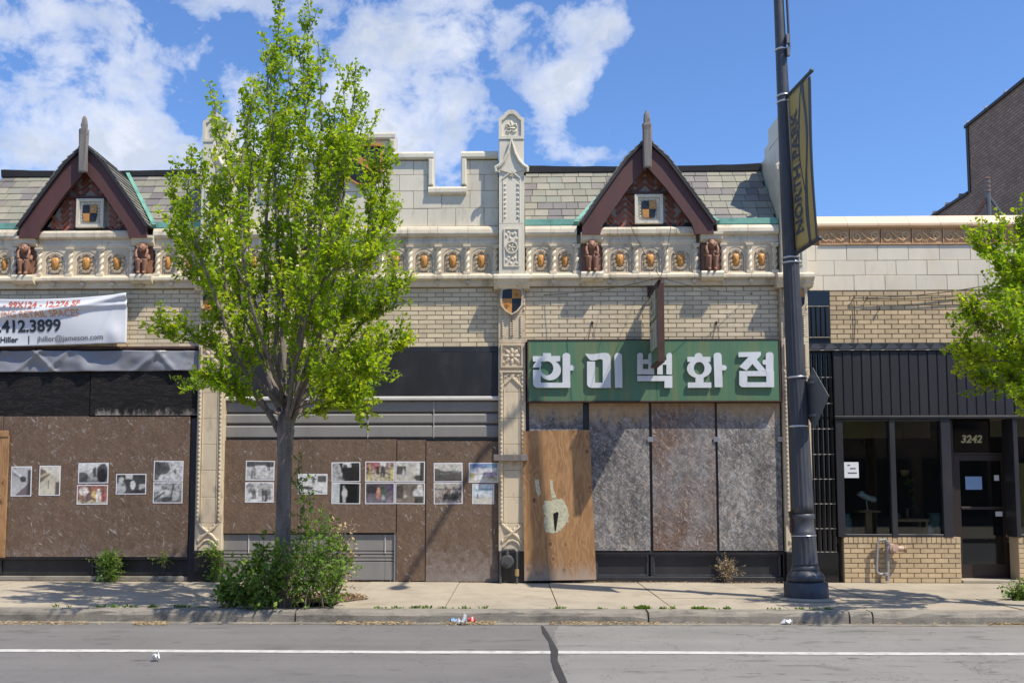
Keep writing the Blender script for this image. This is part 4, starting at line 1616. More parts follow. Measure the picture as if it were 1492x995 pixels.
# party walls that step up behind the pinnacles
for x in (PILX[1], PILX[2], PILX[3]):
    y0 = .505
    for k, (ya_, yb_, zt2) in enumerate(((.505, .85, Z(215, .6)), (.855, 1.25, Z(238, 1.0)), (1.255, 3.0, Z(246, 1.2)))):
        MB().cbox(x - PW + .03, x + PW - .03, ya_, yb_, zCOR1 - .1, zt2, .006).build('party_wall_block', 'terracotta_white', TB)
    MB().add([(x - PW + .012, .25, Z(320, .25)), (x - PW + .012, 1.2, zR1 - .02), (x - PW + .012, 1.2, zR1 + .10), (x - PW + .012, .25, Z(310, .25)),
              (x - PW + .029, .25, Z(320, .25)), (x - PW + .029, 1.2, zR1 - .02), (x - PW + .029, 1.2, zR1 + .10), (x - PW + .029, .25, Z(310, .25))],
             [(0, 1, 2, 3), (7, 6, 5, 4), (0, 4, 5, 1), (1, 5, 6, 2), (2, 6, 7, 3), (3, 7, 4, 0)]).build('copper_flashing', 'copper', TB)

# ------------------------------------------------------------------ storefronts of the terracotta building
def rect(name, mat, parent, px0, px1, py0, py1, y0, y1, c=.004, ref=None):
    """board given by its edges in the photograph, standing between depths y0 (front) and y1"""
    my, mx_ = (py0 + py1) / 2, (px0 + px1) / 2
    return MB().cbox(X(px0, my, y0), X(px1, my, y0), y0, y1, Z(py1, y0, mx_), Z(py0, y0, mx_), c).build(name, mat, parent)


a0, b0 = BAYS[0]
a1, b1 = BAYS[1]
a2, b2_ = BAYS[2]
# left bay: dark frame and bulkhead
LB = -.0
fr = MB()
fr.box(a0, b0, .02, .31, Z(545), Z(504) - .001)
fr.build('storefront_header', 'frame_black', TB)
MB().cbox(a0, b0, -.06, .019, Z(507), Z(503.2), .006).build('lintel', 'rust', TB)
xr = X(277, 700)
MB().cbox(xr, b0, -.03, .30, .002, Z(608), .008).build('storefront_jamb', 'frame_black', TB)
MB().cbox(a0, xr - .002, -.02, .30, Z(816), Z(811), .006).build('storefront_sill', 'frame_black', TB)
for i, (p0, p1) in enumerate(((-90, 0), (0, 134), (134, 277))):
    MB().cbox(X(p0, 825) + .015, X(p1, 825) - .015, .06, .30, Z(840), Z(816.5), .006).build('bulkhead_panel', 'black', TB)
MB().cbox(a0, xr - .002, -.01, .30, .002, Z(840.5), .01).build('bulkhead_base', 'kerb', TB)
for p in (0, 134):
    MB().box(X(p, 825) - .013, X(p, 825) + .013, .03, .29, Z(840), Z(816.5)).build('bulkhead_stile', 'black', TB)
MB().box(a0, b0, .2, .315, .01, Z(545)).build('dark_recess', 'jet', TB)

# centre bay
MB().cbox(a1, b1, -.02, .30, Z(513.5), Z(505), .006).build('storefront_header', 'frame_black', TB)
MB().box(a1, b1, .22, .315, .01, Z(513.6)).build('dark_recess', 'jet', TB)
zg = [Z(p) for p in (583.5, 602, 619, 640)]
sv = MB()
sv.profx([(.05, Z(583)), (-.05, Z(583)), (-.06, Z(581.5)), (-.06, Z(578.5)), (-.035, Z(577)), (.05, Z(577))], a1, b1).build('drip_strip', 'silver_strip', TB)
gm = MB().box(a1, b1, .06, .2, Z(641), Z(583.5)).build('corrugated_panel', 'grey_metal_dark', TB)
for r in range(3):
    for p0, p1 in ((328, 536), (536, 632), (632, 727)):
        x0, x1 = max(a1, X(p0, 610)), min(b1, X(p1, 610))
        zt_, zb = zg[r], zg[r + 1]
        pr = [(.059, zb + .035), (.028, zb + .035), (.012, zb + .055), (.012, zt_ - .03), (.03, zt_ - .004), (.059, zt_ - .004)]
        MB().profx(pr, x0 + .005, x1 - .005).build('metal_sheet', 'grey_metal', gm)
for p in (536, 632):
    MB().box(X(p, 610) - .004, X(p, 610) + .004, .0, .058, zg[3] + .03, zg[0] - .01).build('sheet_joint', 'silver_strip', gm)
# lower grey metal skirting left of centre
lm = MB().box(a1, X(576, 810), .05, .2, .01, Z(777)).build('skirting_panel', 'grey_metal_dark', TB)
zz_ = [Z(p) for p in (778, 803, 808, 813, 818, 846)]
for (i, j) in ((0, 1), (1, 2), (2, 3), (3, 4), (4, 5)):
    for p0, p1 in ((322, 362), (362, 470), (470, 561), (561, 575)):
        x0, x1 = max(a1, X(p0, 810)), X(p1, 810)
        pr = [(.049, zz_[j] + .006), (.026, zz_[j] + .006), (.012, zz_[j] + .014), (.012, zz_[i] - .012), (.026, zz_[i] - .004), (.049, zz_[i] - .004)]
        MB().profx(pr, x0 + .003, x1 - .003).build('metal_sheet', 'grey_metal', lm)
MB().cbox(X(574, 810), X(579, 810), -.02, .05, .004, Z(775), .006).build('skirting_edge', 'grey_metal', lm)
for p in (362, 561):
    MB().box(X(p, 810) - .006, X(p, 810) + .006, -.004, .012, Z(806), Z(779)).build('sheet_joint', 'silver_strip', lm)

# right bay: mullions, transom, bulkhead
MB().box(a2, b2_, .2, .315, .01, Z(497)).build('dark_recess', 'jet', TB)
for (p0, p1) in ((765, 771), (850, 859), (946, 951), (1042, 1047), (1138, 1144)):
    x0, x1 = max(a2, X(p0, 700)), min(b2_, X(p1, 700))
    MB().cbox(x0, x1, -.015, .2, Z(842), Z(584), .006).build('mullion', 'frame_black', TB)
MB().cbox(a2, b2_, -.03, -.016, Z(807), Z(802.5), .004).build('transom_bar', 'frame_black', TB)
for (p0, p1) in ((771, 850), (868, 946), (951, 1046), (1050, 1138)):
    x0, x1 = X(p0, 825), X(p1, 825)
    z0, z1 = Z(838.5), Z(807.5)
    bk = MB().cbox(x0 + .003, x1 - .003, .05, .2, z0, z1, .004).build('bulkhead_panel', 'frame_black', TB)
    MB().ring([(x0, z0), (x1, z0), (x1, z1), (x0, z1)], [(x0 + .04, z0 + .03), (x1 - .04, z0 + .03), (x1 - .04, z1 - .03), (x0 + .04, z1 - .03)], .02, .049).build('bulkhead_frame', 'lamp_paint', bk)
MB().cbox(a2, b2_, -.035, .2, .003, Z(839), .008).build('bulkhead_base', 'frame_black', TB)
for p in (947, 1043, 1136):
    MB().cbox(X(p - 4, 641), X(p + 4, 641), -.07, -.061, Z(644), Z(637), .002).build('fixing_plate', 'steel', TB)


# ------------------------------------------------------------------ boards over the openings
def board(name, label, mat, px0, px1, py0, py1, y0, y1, cat='board', group=None, jag=0.0):
    o = rect(name, mat, None, px0, px1, py0, py1, y0, y1, .003)
    return tag(o, label, cat, group)


BG = 'boards covering the shop openings'
board('strand_board', 'wide brown painted strand board with small photographs left of the tree', 'osb_brown_left', 2, 275, 606.5, 811, -.035, -.012, group=BG)
board('strand_board', 'brown painted board strip at the left picture edge', 'osb_brown_left', -92, 1, 606.5, 811, -.038, -.014, group=BG)
board('strand_board', 'brown painted strand board behind the tree trunk above the metal skirting', 'osb_brown', 325, 434, 641, 777, -.035, -.012, group=BG)
board('strand_board', 'brown painted strand board with paired street photographs right of the tree', 'osb_brown_b', 434.3, 577, 640, 776, -.036, -.012, group=BG)
board('strand_board', 'narrow full height brown board left of the board with the coloured prints', 'osb_brown', 578, 620, 641, 846, -.036, -.012, group=BG)
board('strand_board', 'full height brown board beside the pilaster, whitened at its foot', 'osb_brown_b', 620.6, 726, 642.5, 847, -.05, -.02, group=BG)
board('strand_board', 'weathered grey board above the leaning plywood sheet', 'osb_grey_b', 771, 850, 587, 800, -.045, -.018, group=BG)
board('strand_board', 'grey weathered board just right of the plywood sheet, orange at its top', 'osb_grey', 859, 946.5, 587, 802, -.045, -.018, group=BG)
board('strand_board', 'grey board with a brown painted middle under the green sign', 'osb_mixed', 950.5, 1043, 587, 802, -.046, -.018, group=BG)
board('strand_board', 'grey weathered board nearest the street lamp', 'osb_grey_b', 1046.5, 1138.5, 587, 802, -.045, -.018, group=BG)

# black boards above the left shop
board('black_board', 'dull black fascia board with hairline cracks at far left', 'peeling', -92, 131, 541, 608, -.03, .0, group='black fascia boards')
board('black_board', 'black fascia board with paint flaking along its lower edge, above photographs', 'peeling', 131.6, 288, 541, 605, -.045, .0, group='black fascia boards')
board('black_sign_panel', 'long plain black sign panel across the middle shop behind the tree', 'black', 329, 727, 514, 576.5, -.045, .0, cat='sign')

# orange plywood edge at the far left
pw = thing('plywood_sheet', 'sliver of orange plywood cut off by the left picture edge', 'board', (X(-20, 845, -.09), -.09, 0))
rect('sheet', 'plywood', pw, -86, 10, 634, 812, -.09, -.07)
rect('batten', 'plywood', pw, -86, 12, 627, 636, -.105, -.091)

# leaning plywood door sheet
pd = thing('plywood_sheet', 'orange knotty plywood sheet over the doorway beside the middle pilaster', 'board', (X(815, 845, -.2), -.2, 0))
A1, A2, A3, A4 = P(761, 628, -.16), P(859, 626, -.16), P(869, 844, -.22), P(764, 846, -.22)
v = [tuple(q) for q in (A4, A3, A2, A1)] + [(q.x, q.y + .018, q.z) for q in (A4, A3, A2, A1)]
MB().add(v, [(0, 1, 2, 3), (7, 6, 5, 4), (0, 4, 5, 1), (1, 5, 6, 2), (2, 6, 7, 3), (3, 7, 4, 0)]).build('sheet', 'plywood', pd)


def on_sheet(px, py):
    t = (py - 627) / 218
    return P(px, py, -.16 - .06 * t)


gl = [(793, 728), (803, 729), (805, 724), (811, 727), (819, 726), (823, 732), (827, 742), (829, 756), (824, 764), (819, 770), (812, 775), (803, 776), (795, 773), (792, 765), (794, 752), (791, 742)]
gl2 = []
for (a, b_), (a_, b2) in zip(gl, gl[1:] + gl[:1]):
    for t in (0, .35, .7):
        gl2.append((a + (a_ - a) * t + R.uniform(-1.6, 1.6), b_ + (b2 - b_) * t + R.uniform(-1.6, 1.6)))
v = [tuple(on_sheet(a, b_) + Vector((0, -.004, 0))) for a, b_ in gl2]
n = len(v)
v += [(x, y + .0035, z) for x, y, z in v]
M['residue'] = simple('residue', (.50, .48, .34), .8, .25, 18, (.22, .22, .15), .7, 22, 1, .1, 60)
MB().add(v, [tuple(range(n))] + [(i, i + n, (i + 1) % n + n, (i + 1) % n) for i in range(n)]).build('glue_residue', 'residue', pd)
for sh in ([(806, 748), (812, 745), (814, 747), (812, 760), (810, 774), (808, 772)],):
    v = [tuple(on_sheet(a, b_) + Vector((0, -.006, 0))) for a, b_ in sh]
    n = len(v)
    v += [(x, y + .0015, z) for x, y, z in v]
    MB().add(v, [tuple(range(n))] + [(i, i + n, (i + 1) % n + n, (i + 1) % n) for i in range(n)]).build('slot', 'jet', pd)
for sh in ([(779, 699), (785, 698), (786, 708), (788, 718), (785, 723), (781, 716), (780, 706)], [(801, 698), (805, 700), (806, 712), (810, 722), (809, 728), (804, 727), (802, 712)]):
    v = [tuple(on_sheet(a, b_) + Vector((0, -.004, 0))) for a, b_ in sh]
    n = len(v)
    v += [(x, y + .0035, z) for x, y, z in v]
    MB().add(v, [tuple(range(n))] + [(i, i + n, (i + 1) % n + n, (i + 1) % n) for i in range(n)]).build('glue_residue', 'residue', pd)
tag(rect('wood_batten', 'greywood', None, 719, 769, 662, 671, -.24, -.165), 'short grey wooden batten nailed across the middle pilaster', 'batten')


# ------------------------------------------------------------------ photographs on the boards
def painter(ops, seed, n=40, m=28):
    """small picture as an n x m field: list of (shape, args, colour, soft)"""
    rr = np.random.default_rng(seed)
    gx, gz = np.meshgrid(np.linspace(0, 1, n), np.linspace(0, 1, m))
    im = np.zeros((m, n, 3)) + .5
    for op in ops:
        k, c = op[0], np.array(op[-1] if not np.isscalar(op[-1]) else (op[-1],) * 3)
        if k == 'grad':
            c0 = np.array(op[1] if not np.isscalar(op[1]) else (op[1],) * 3)
            t = gz[..., None]
            im = c0 * (1 - t) + c * t
            continue
        if k == 'noise':
            sc, am = op[1], op[2]
            s2 = rr.random((sc + 2, sc + 4))
            fz_, fx_ = gz * sc * .999, gx * (sc + 2) * .999
            zi, xi = fz_.astype(int), fx_.astype(int)
            tz, tx = fz_ - zi, fx_ - xi
            val = (s2[zi, xi] * (1 - tx) + s2[zi, xi + 1] * tx) * (1 - tz) + (s2[zi + 1, xi] * (1 - tx) + s2[zi + 1, xi + 1] * tx) * tz
            im = im * (1 + 1.5 * am * (val - .5)[..., None])
            continue
        if k == 'rect':
            x0, z0, x1, z1 = op[1]
            msk = (gx >= x0) & (gx <= x1) & (gz >= z0) & (gz <= z1)
        elif k == 'ell':
            x, z, rx_, rz_ = op[1]
            msk = ((gx - x) / rx_) ** 2 + ((gz - z) / rz_) ** 2 < 1
        elif k == 'line':
            x0, z0, x1, z1, wd = op[1]
            dx, dz = x1 - x0, z1 - z0
            L = dx * dx + dz * dz
            t = np.clip(((gx - x0) * dx + (gz - z0) * dz) / L, 0, 1)
            msk = (gx - x0 - t * dx) ** 2 + (gz - z0 - t * dz) ** 2 < wd * wd
        elif k == 'half':
            A_, B_, C_ = op[1]
            msk = gx * A_ + gz * B_ > C_
        elif k == 'man':
            x, z, h = op[1]
            msk = (((gx - x) / (.10 * h)) ** 2 + ((gz - z - .9 * h) / (.11 * h)) ** 2 < 1) | ((abs(gx - x) < .13 * h) & (gz > z + .4 * h) & (gz < z + .82 * h)) | ((abs(abs(gx - x) - .07 * h) < .05 * h) & (gz > z) & (gz < z + .45 * h))
        elif k == 'hill':
            z, am, fq, ph = op[1]
            msk = gz < z + am * np.sin(gx * fq + ph) + am * .5 * np.sin(gx * fq * 2.3 + ph)
        im[msk] = im[msk] * .15 + c * .85
    pd_ = np.pad(im, ((1, 1), (1, 1), (0, 0)), 'edge')
    im = .36 * im + .16 * (pd_[:-2, 1:-1] + pd_[2:, 1:-1] + pd_[1:-1, :-2] + pd_[1:-1, 2:])
    gm_ = im.mean(axis=2, keepdims=True)
    im = gm_ + (im - gm_) * .6
    im = np.where(im < .3, im * .75, im * 1.15 - .045)
    return np.clip(im, 0.006, .85)


def print_photo(label, q, ops, seed):
    px0, px1, py0, py1 = q
    y0 = -.0392 if px1 < 620 else -.0532
    tl_ = R.uniform(-.012, .012)
    c = P((px0 + px1) / 2, (py0 + py1) / 2, y0)
    hw = (X(px1, py0, y0) - X(px0, py0, y0)) / 2
    hh = (Z(py0, y0) - Z(py1, y0)) / 2
    t = tag(MB().box(-hw, hw, -.0005, .0015, -hh, hh).build('photo_print', 'print_border'), label, 'photograph', 'photographs pasted on the boards')
    t.location = (c.x, y0, c.z)
    t.rotation_euler = (0, tl_, 0)
    WORLD[t.name] = Vector(t.location)
    n, m = (40, 28) if hw > hh else (28, 40)
    im = painter(ops, seed, n, m)
    bw = .017
    v = [(-hw + bw + (2 * hw - 2 * bw) * i / (n - 1), -.0015, -hh + bw + (2 * hh - 2 * bw) * j / (m - 1)) for j in range(m) for i in range(n)]
    f = [(j * n + i, j * n + i + 1, (j + 1) * n + i + 1, (j + 1) * n + i) for j in range(m - 1) for i in range(n - 1)]
    me = bpy.data.meshes.new('picture')
    me.from_pydata(v, [], f)
    at = me.attributes.new('ink', 'FLOAT_COLOR', 'POINT')
    d = np.ones((n * m, 4))
    d[:, :3] = im.reshape(-1, 3)
    at.data.foreach_set('color', d.ravel())
    me.materials.append(M['ink'])
    o = link('picture', me, t, (0, 0, 0), local=True)


W_, Bk = .62, .03
print_photo('upright grey photograph of converging railings, leftmost on the boards', (16, 46, 679, 723), [('grad', .45, .30), ('half', (1, .8, .95), .42), ('line', (0, .95, .8, .5, .025), .62), ('line', (0, .8, .8, .48, .02), .12), ('ell', (.6, .58, .16, .11), .02), ('half', (.6, -1, .12), (.16, .10, .12)), ('rect', (.85, 0, 1, .9), .05), ('noise', 12, .3, 0)], 1)
print_photo('upright cream photograph of a roof overhang, second from left', (57, 88, 678, 722), [('grad', (.55, .50, .34), (.42, .36, .26)), ('half', (-.6, 1, .42), (.16, .11, .07)), ('half', (-.3, 1, .60), (.48, .38, .26)), ('half', (-.4, 1, .68), (.20, .14, .09)), ('half', (.4, 1, .95), (.60, .55, .44)), ('rect', (.8, 0, 1, .45), (.13, .08, .05)), ('line', (.45, .5, .45, .25, .03), .06), ('noise', 12, .3, 0)], 2)
print_photo('dark street photograph of parked cars above the warm market photograph', (114, 158, 674, 704), [('grad', .20, .66), ('rect', (0, .0, .3, .55), .10), ('ell', (.16, .6, .18, .2), .06), ('ell', (.82, .5, .2, .55), .015), ('half', (-1, .9, .1), .55), ('ell', (.12, .3, .2, .25), .08), ('man', (.55, .3, .5), .04), ('ell', (.8, .35, .16, .4), .02), ('noise', 14, .5, 0)], 3)
print_photo('warm coloured photograph of a crowded market stall', (112, 157, 706, 735), [('grad', (.34, .24, .12), (.30, .10, .05)), ('ell', (.2, .7, .17, .25), (.62, .55, .48)), ('man', (.55, .1, .6), (.6, .42, .12)), ('man', (.72, .12, .7), (.62, .58, .5)), ('man', (.35, .1, .45), (.10, .08, .2)), ('man', (.88, .1, .6), (.5, .08, .06)), ('rect', (0, 0, 1, .12), (.4, .36, .28)), ('noise', 16, 1.0, 0)], 4)
print_photo('dark photograph of a seated figure in white between pale shapes', (169, 213, 690, 720), [('grad', .10, .06), ('rect', (.3, .75, .55, 1), .55), ('ell', (.15, .3, .18, .35), .42), ('ell', (.56, .45, .09, .25), .66), ('rect', (.78, .1, 1, .5), .45), ('ell', (.15, .75, .1, .14), .5), ('half', (.4, -1, .12), .03), ('noise', 14, .5, 0)], 5)
print_photo('pale grey photograph of a tree-lined snowy street', (224, 267, 671, 701), [('grad', .45, .46), ('half', (-1, .9, .1), .12), ('half', (-1, .4, -.1), .14), ('half', (1, 1.1, 1.25), .48), ('ell', (.25, .65, .3, .35), .09), ('man', (.75, .35, .25), .1), ('noise', 16, .7, 0)], 6)
print_photo('grey photograph of rows of parked cars beside the black jamb', (223, 266, 702, 733), [('grad', .24, .34), ('rect', (0, .55, .25, .85), .45), ('ell', (.4, .45, .2, .2), .48), ('ell', (.75, .5, .16, .42), .40), ('line', (0, .1, .35, .5, .03), .04), ('ell', (.45, .15, .2, .13), .06), ('line', (.6, .1, .7, .9, .03), .05), ('noise', 14, .6, 0)], 7)
print_photo('grey photograph of people by a swirling road, upper of the pair left of trunk', (358, 400, 671, 700), [('grad', .42, .5), ('rect', (0, .72, 1, 1), .05), ('ell', (.5, .65, .35, .16), .55), ('man', (.26, .05, .7), .22), ('man', (.8, .5, .45), .06), ('ell', (.7, .2, .4, .2), .5), ('noise', 14, .6, 0)], 8)
print_photo('grey photograph of a walking crowd, lower of the pair left of trunk', (357, 399, 702, 732), [('grad', .5, .55), ('man', (.3, .12, .55), .12), ('man', (.68, .02, .75), .05), ('man', (.85, .1, .6), .2), ('man', (.5, .3, .4), .3), ('ell', (.15, .75, .14, .3), .25), ('ell', (.7, .8, .3, .2), .3), ('noise', 14, .7, 0)], 9)
print_photo('bright photograph of a lone walker on pale ground behind the leafy stem', (434, 477, 690, 720), [('grad', .60, .56), ('rect', (.68, .62, .98, .95), .06), ('man', (.52, .42, .4), .12), ('half', (-.2, -1, -.28), .5), ('line', (.2, .3, .85, .05, .03), .14), ('ell', (.3, .3, .22, .08), .05), ('rect', (0, .8, .6, .84), .35), ('noise', 14, .4, 0)], 10)
print_photo('dark photograph of a man in a corridor, upper of the pair right of trunk', (483, 525, 673, 702), [('grad', .05, .05), ('half', (-1, -.2, -.45), .44), ('rect', (.38, .75, .7, 1), .62), ('line', (.05, .9, .35, .1, .05), .3), ('man', (.47, .1, .8), .03), ('ell', (.85, .3, .35, .5), .03), ('noise', 14, .5, 0)], 11)
print_photo('black photograph of a pale standing figure beside a white wall', (483, 525, 703, 734), [('grad', .015, .015), ('rect', (0, 0, .27, 1), (.5, .55, .56)), ('ell', (.45, .5, .1, .28), .55), ('ell', (.41, .83, .05, .09), .4), ('rect', (.36, .02, .5, .4), .42), ('rect', (.93, 0, 1, 1), .07), ('noise', 14, .3, 0)], 12)
print_photo('coloured photograph of shoppers in a yellow lit street, above the dancers', (532, 575, 672, 702), [('grad', (.42, .38, .24), (.36, .26, .26)), ('rect', (0, .6, .5, 1), (.40, .13, .15)), ('rect', (.5, .8, .7, 1), .6), ('man', (.42, .35, .45), .03), ('man', (.6, .2, .6), (.05, .04, .05)), ('man', (.08, .35, .4), .03), ('rect', (.88, .05, 1, .8), (.55, .47, .12)), ('rect', (.1, .05, .16, .9), (.5, .43, .1)), ('noise', 16, .9, 0)], 13)
print_photo('coloured photograph of a dancing couple on a violet street', (532, 575, 703, 734), [('grad', (.24, .20, .26), (.12, .07, .10)), ('ell', (.2, .7, .25, .2), .04), ('man', (.45, .25, .55), (.6, .28, .2)), ('man', (.62, .2, .75), (.08, .16, .09)), ('ell', (.62, .3, .06, .14), .5), ('rect', (.75, .65, 1, .9), (.12, .08, .22)), ('noise', 14, .6, 0)], 14)
print_photo('cream photograph of a shopfront corner, upper right of the block of four', (576, 619, 672, 702), [('grad', (.44, .42, .36), (.5, .47, .4)), ('rect', (.02, .35, .35, .8), .06), ('rect', (.4, .75, .7, .95), .35), ('rect', (.86, 0, 1, 1), .03), ('ell', (.8, .18, .14, .16), .04), ('man', (.27, .25, .4), .42), ('rect', (.75, .3, .85, .95), .6), ('noise', 14, .5, 0)], 15)
print_photo('brown photograph of workers beside a dim doorway, lower right of the four', (576, 619, 703, 734), [('grad', (.30, .24, .18), (.26, .20, .15)), ('rect', (0, .25, .25, .9), (.10, .08, .08)), ('ell', (.8, .5, .2, .25), .58), ('rect', (.66, 0, .95, .35), .05), ('ell', (.85, .75, .1, .22), .6), ('ell', (.33, .33, .06, .08), .5), ('line', (.5, .4, .62, .85, .02), .06), ('noise', 14, .5, 0)], 16)
print_photo('sepia photograph of a dark hillside, above the bicycles photograph', (632, 674, 674, 702), [('grad', .14, .52), ('rect', (0, .6, 1, 1), (.50, .47, .40)), ('hill', (.58, .10, 5, 1.2), (.12, .10, .09)), ('half', (-.6, 1, .65), (.46, .43, .36)) if False else ('noise', 4, .1, 0), ('ell', (.4, .42, .2, .06), .24), ('noise', 16, .6, 0)], 17)
print_photo('sepia photograph of a tangle of bicycles on a beach', (632, 674, 703, 734), [('grad', (.28, .24, .25), (.42, .38, .32)), ('rect', (0, .7, 1, .76), .2)] + [('line', (.3 + .07 * i, .1 + .05 * (i % 3), .36 + .07 * i, .5 + .1 * ((i * 7) % 4), .018), .02) for i in range(10)] + [('ell', (.4 + .13 * i, .3, .08, .14), .05) for i in range(4)] + [('line', (.3, .15, .5, .6, .02), .02), ('noise', 16, .6, 0)], 18)
print_photo('blue and violet watercolour print beside the pilaster', (683, 726, 674, 703), [('grad', (.52, .48, .34), (.14, .26, .50)), ('rect', (0, .45, 1, .75), (.55, .58, .62)), ('ell', (.72, .4, .26, .2), (.40, .32, .44)), ('ell', (.1, .35, .12, .14), (.45, .38, .12)), ('line', (.45, .25, .95, .18, .04), (.5, .42, .14)), ('ell', (.38, .2, .25, .2), (.62, .62, .6)), ('man', (.28, .5, .25), (.2, .14, .3)), ('noise', 12, .5, 0)], 19)
print_photo('small blue beach watercolour, lowest print beside the pilaster', (688, 720, 705, 734), [('grad', (.58, .52, .38), (.20, .40, .58)), ('rect', (0, .35, 1, .65), (.45, .52, .60)), ('line', (0, .6, .8, .45, .04), (.6, .64, .68)), ('ell', (.5, .9, .5, .12), (.55, .63, .7)), ('man', (.22, .25, .28), (.05, .12, .24)), ('noise', 12, .4, 0)], 20)

# ------------------------------------------------------------------ the green sign
GS = thing('shop_sign', 'long green metal sign with five raised white Korean letters', 'sign', (X(952, 585, -.2), -.16, Z(586, -.2)))
YS = -.20
x0, x1, z0, z1 = X(768, 540, YS), X(1137, 540, YS), Z(585.5, YS, 950), Z(494, YS, 950)
x1 = min(x1, b2_ + .10)
xs_ = X(957, 560, YS)
MB().cbox(x0 + .02, xs_ - .002, YS, -.07, z0 + .02, z1 - .02, .003).build('sign_panel', 'green', GS)
MB().cbox(xs_ + .002, x1 - .02, YS, -.07, z0 + .02, z1 - .02, .003).build('sign_panel', 'green', GS)
for q in ((x0, x1, z0, z0 + .018), (x0, x1, z1 - .018, z1), (x0, x0 + .018, z0 + .019, z1 - .019), (x1 - .018, x1, z0 + .019, z1 - .019)):
    MB().cbox(q[0], q[1], YS - .012, -.065, q[2], q[3], .003).build('sign_edge', 'rust', GS)
KZ = 190 / 1492
YT = YS - .045


def sgn(x, y):
    return P(770 + x * KZ, 495 + y * KZ, YT)


def round_top(xa, xb, ya, yb, xa2=None, xb2=None, r=None):
    xa2 = xa if xa2 is None else xa2
    xb2 = xb if xb2 is None else xb2
    h = (xb - xa) / 2 if r is None else r
    top = [(xb - h + h * cos(radians(t)), ya + h * .75 - h * .75 * sin(radians(t))) for t in (0, 30, 60, 90)] + [(xa + h - h * sin(radians(t)), ya + h * .75 - h * .75 * cos(radians(t))) for t in (0, 30, 60, 90)]
    return [(xa2, yb), (xb2, yb)] + top


def bl_round(xa, xb, ya, yb, r=45):
    return [(xa, ya), (xb, ya), (xb, yb), (xa + r, yb)] + [(xa + r - r * sin(radians(t)), yb - r + r * cos(radians(t))) for t in (20, 40, 60, 80)] + [(xa, yb - r)]


def box4(xa, xb, ya, yb):
    return [(xa, ya), (xb, ya), (xb, yb), (xa, yb)]


def nub(xa, xb, ya, yb):
    c, r = (ya + yb) / 2, (yb - ya) / 2
    return [(xa, ya), (xb - r, ya)] + [(xb - r + r * cos(radians(t)), c + r * sin(radians(t))) for t in (-60, -30, 0, 30, 60)] + [(xb - r, yb), (xa, yb)]


def ringp(cx, cy, rx, ry, hx, hy, ix, iy, n=28):
    return ('ring', [(cx + rx * cos(2 * pi * k / n), cy + ry * sin(2 * pi * k / n)) for k in range(n)], [(hx + ix * cos(2 * pi * k / n), hy + iy * sin(2 * pi * k / n)) for k in range(n)])


HAN = [box4(165, 258, 152, 192), [(50, 187), (362, 185), (362, 243), (330, 248), (50, 248)], [(52, 244), (150, 244), (140, 300), (140, 317), (50, 317), (62, 280), (90, 252)], ringp(248, 348, 124, 114, 212, 325, 72, 82),
       round_top(390, 478, 150, 490), nub(476, 526, 290, 352), bl_round(52, 140, 345, 548, 50), box4(140, 480, 490, 548)]
MI = [[(650, 158), (700, 163), (740, 164), (800, 155), (870, 148), (915, 155), (940, 190), (940, 250), (850, 250), (848, 228), (820, 220), (785, 228), (745, 238), (705, 232), (680, 205)], box4(850, 941, 249, 492), bl_round(670, 762, 248, 549, 50), box4(760, 942, 490, 549), round_top(982, 1070, 150, 548, 990, 1075)]
o13 = 180 / KZ
BAEK = [round_top(1245, 1310, 148, 395), round_top(1372, 1438, 148, 395), box4(1309, 1373, 225, 275), box4(1309, 1373, 335, 395), round_top(o13 + 60, o13 + 122, 148, 395), round_top(o13 + 165, o13 + 228, 148, 395), box4(o13 + 121, o13 + 166, 235, 285), box4(1245, o13 + 232, 412, 472), box4(o13 + 142, o13 + 232, 471, 549)]
S6 = lambda pts: [(a + o13, b_) for a, b_ in pts]
HWA = [S6(round_top(488, 578, 150, 200)), S6(box4(405, 668, 195, 252)), ringp(540 + o13, 330, 140, 108, 540 + o13, 326, 62, 73), S6(box4(498, 590, 425, 490)), S6(box4(410, 678, 487, 548)), S6(round_top(705, 795, 146, 542, 717, 808)), S6(nub(798, 855, 290, 350))]
JEOM = [S6([(990, 142), (1245, 138), (1245, 178), (1200, 225), (1306, 352), (1220, 357), (1150, 275), (1082, 352), (1000, 308), (1105, 195), (990, 197)]), S6(round_top(1303, 1390, 140, 358)), S6(nub(1303, 1265, 228, 285)[::-1] if False else [(1305, 228), (1275, 230), (1265, 245), (1265, 268), (1275, 283), (1305, 285)]),
        S6(bl_round(998, 1090, 357, 542, 45)), S6(box4(1088, 1310, 357, 415)), S6(box4(1088, 1310, 485, 542)), S6(box4(1308, 1396, 356, 542))]


def letter(strokes, conv, parent, name='letter', mat='white_letter', dep=.045, thick=.03):
    mb = MB()
    for i, s_ in enumerate(strokes):
        y0 = YT - .0012 * i
        if isinstance(s_, tuple) and s_[0] == 'ring':
            mb.ring([conv(a, b_) for a, b_ in s_[1]], [conv(a, b_) for a, b_ in s_[2]], y0, y0 + thick)
        else:
            mb.prism([conv(a, b_) for a, b_ in s_], y0, y0 + thick)
    return mb.build(name, mat, parent)


def cv(a, b_):
    q = sgn(a, b_)
    return (q.x, q.z)


for L_ in (HAN, MI, BAEK, HWA, JEOM):
    letter(L_, cv, GS)
for px in (862, 1043):
    q0, q1 = P(px, 494, -.15), P(px + 1, 470, -.02)
    MB().tube([(q0.x - .06, -.15, q0.z), (q1.x, -.012, q1.z), (q0.x + .06, -.15, q0.z)], .007, 5).build('hanger', 'rust', GS)
    MB().ell((q1.x, -.012, q1.z), (.025, .02, .03)).build('hook', 'rust', GS)

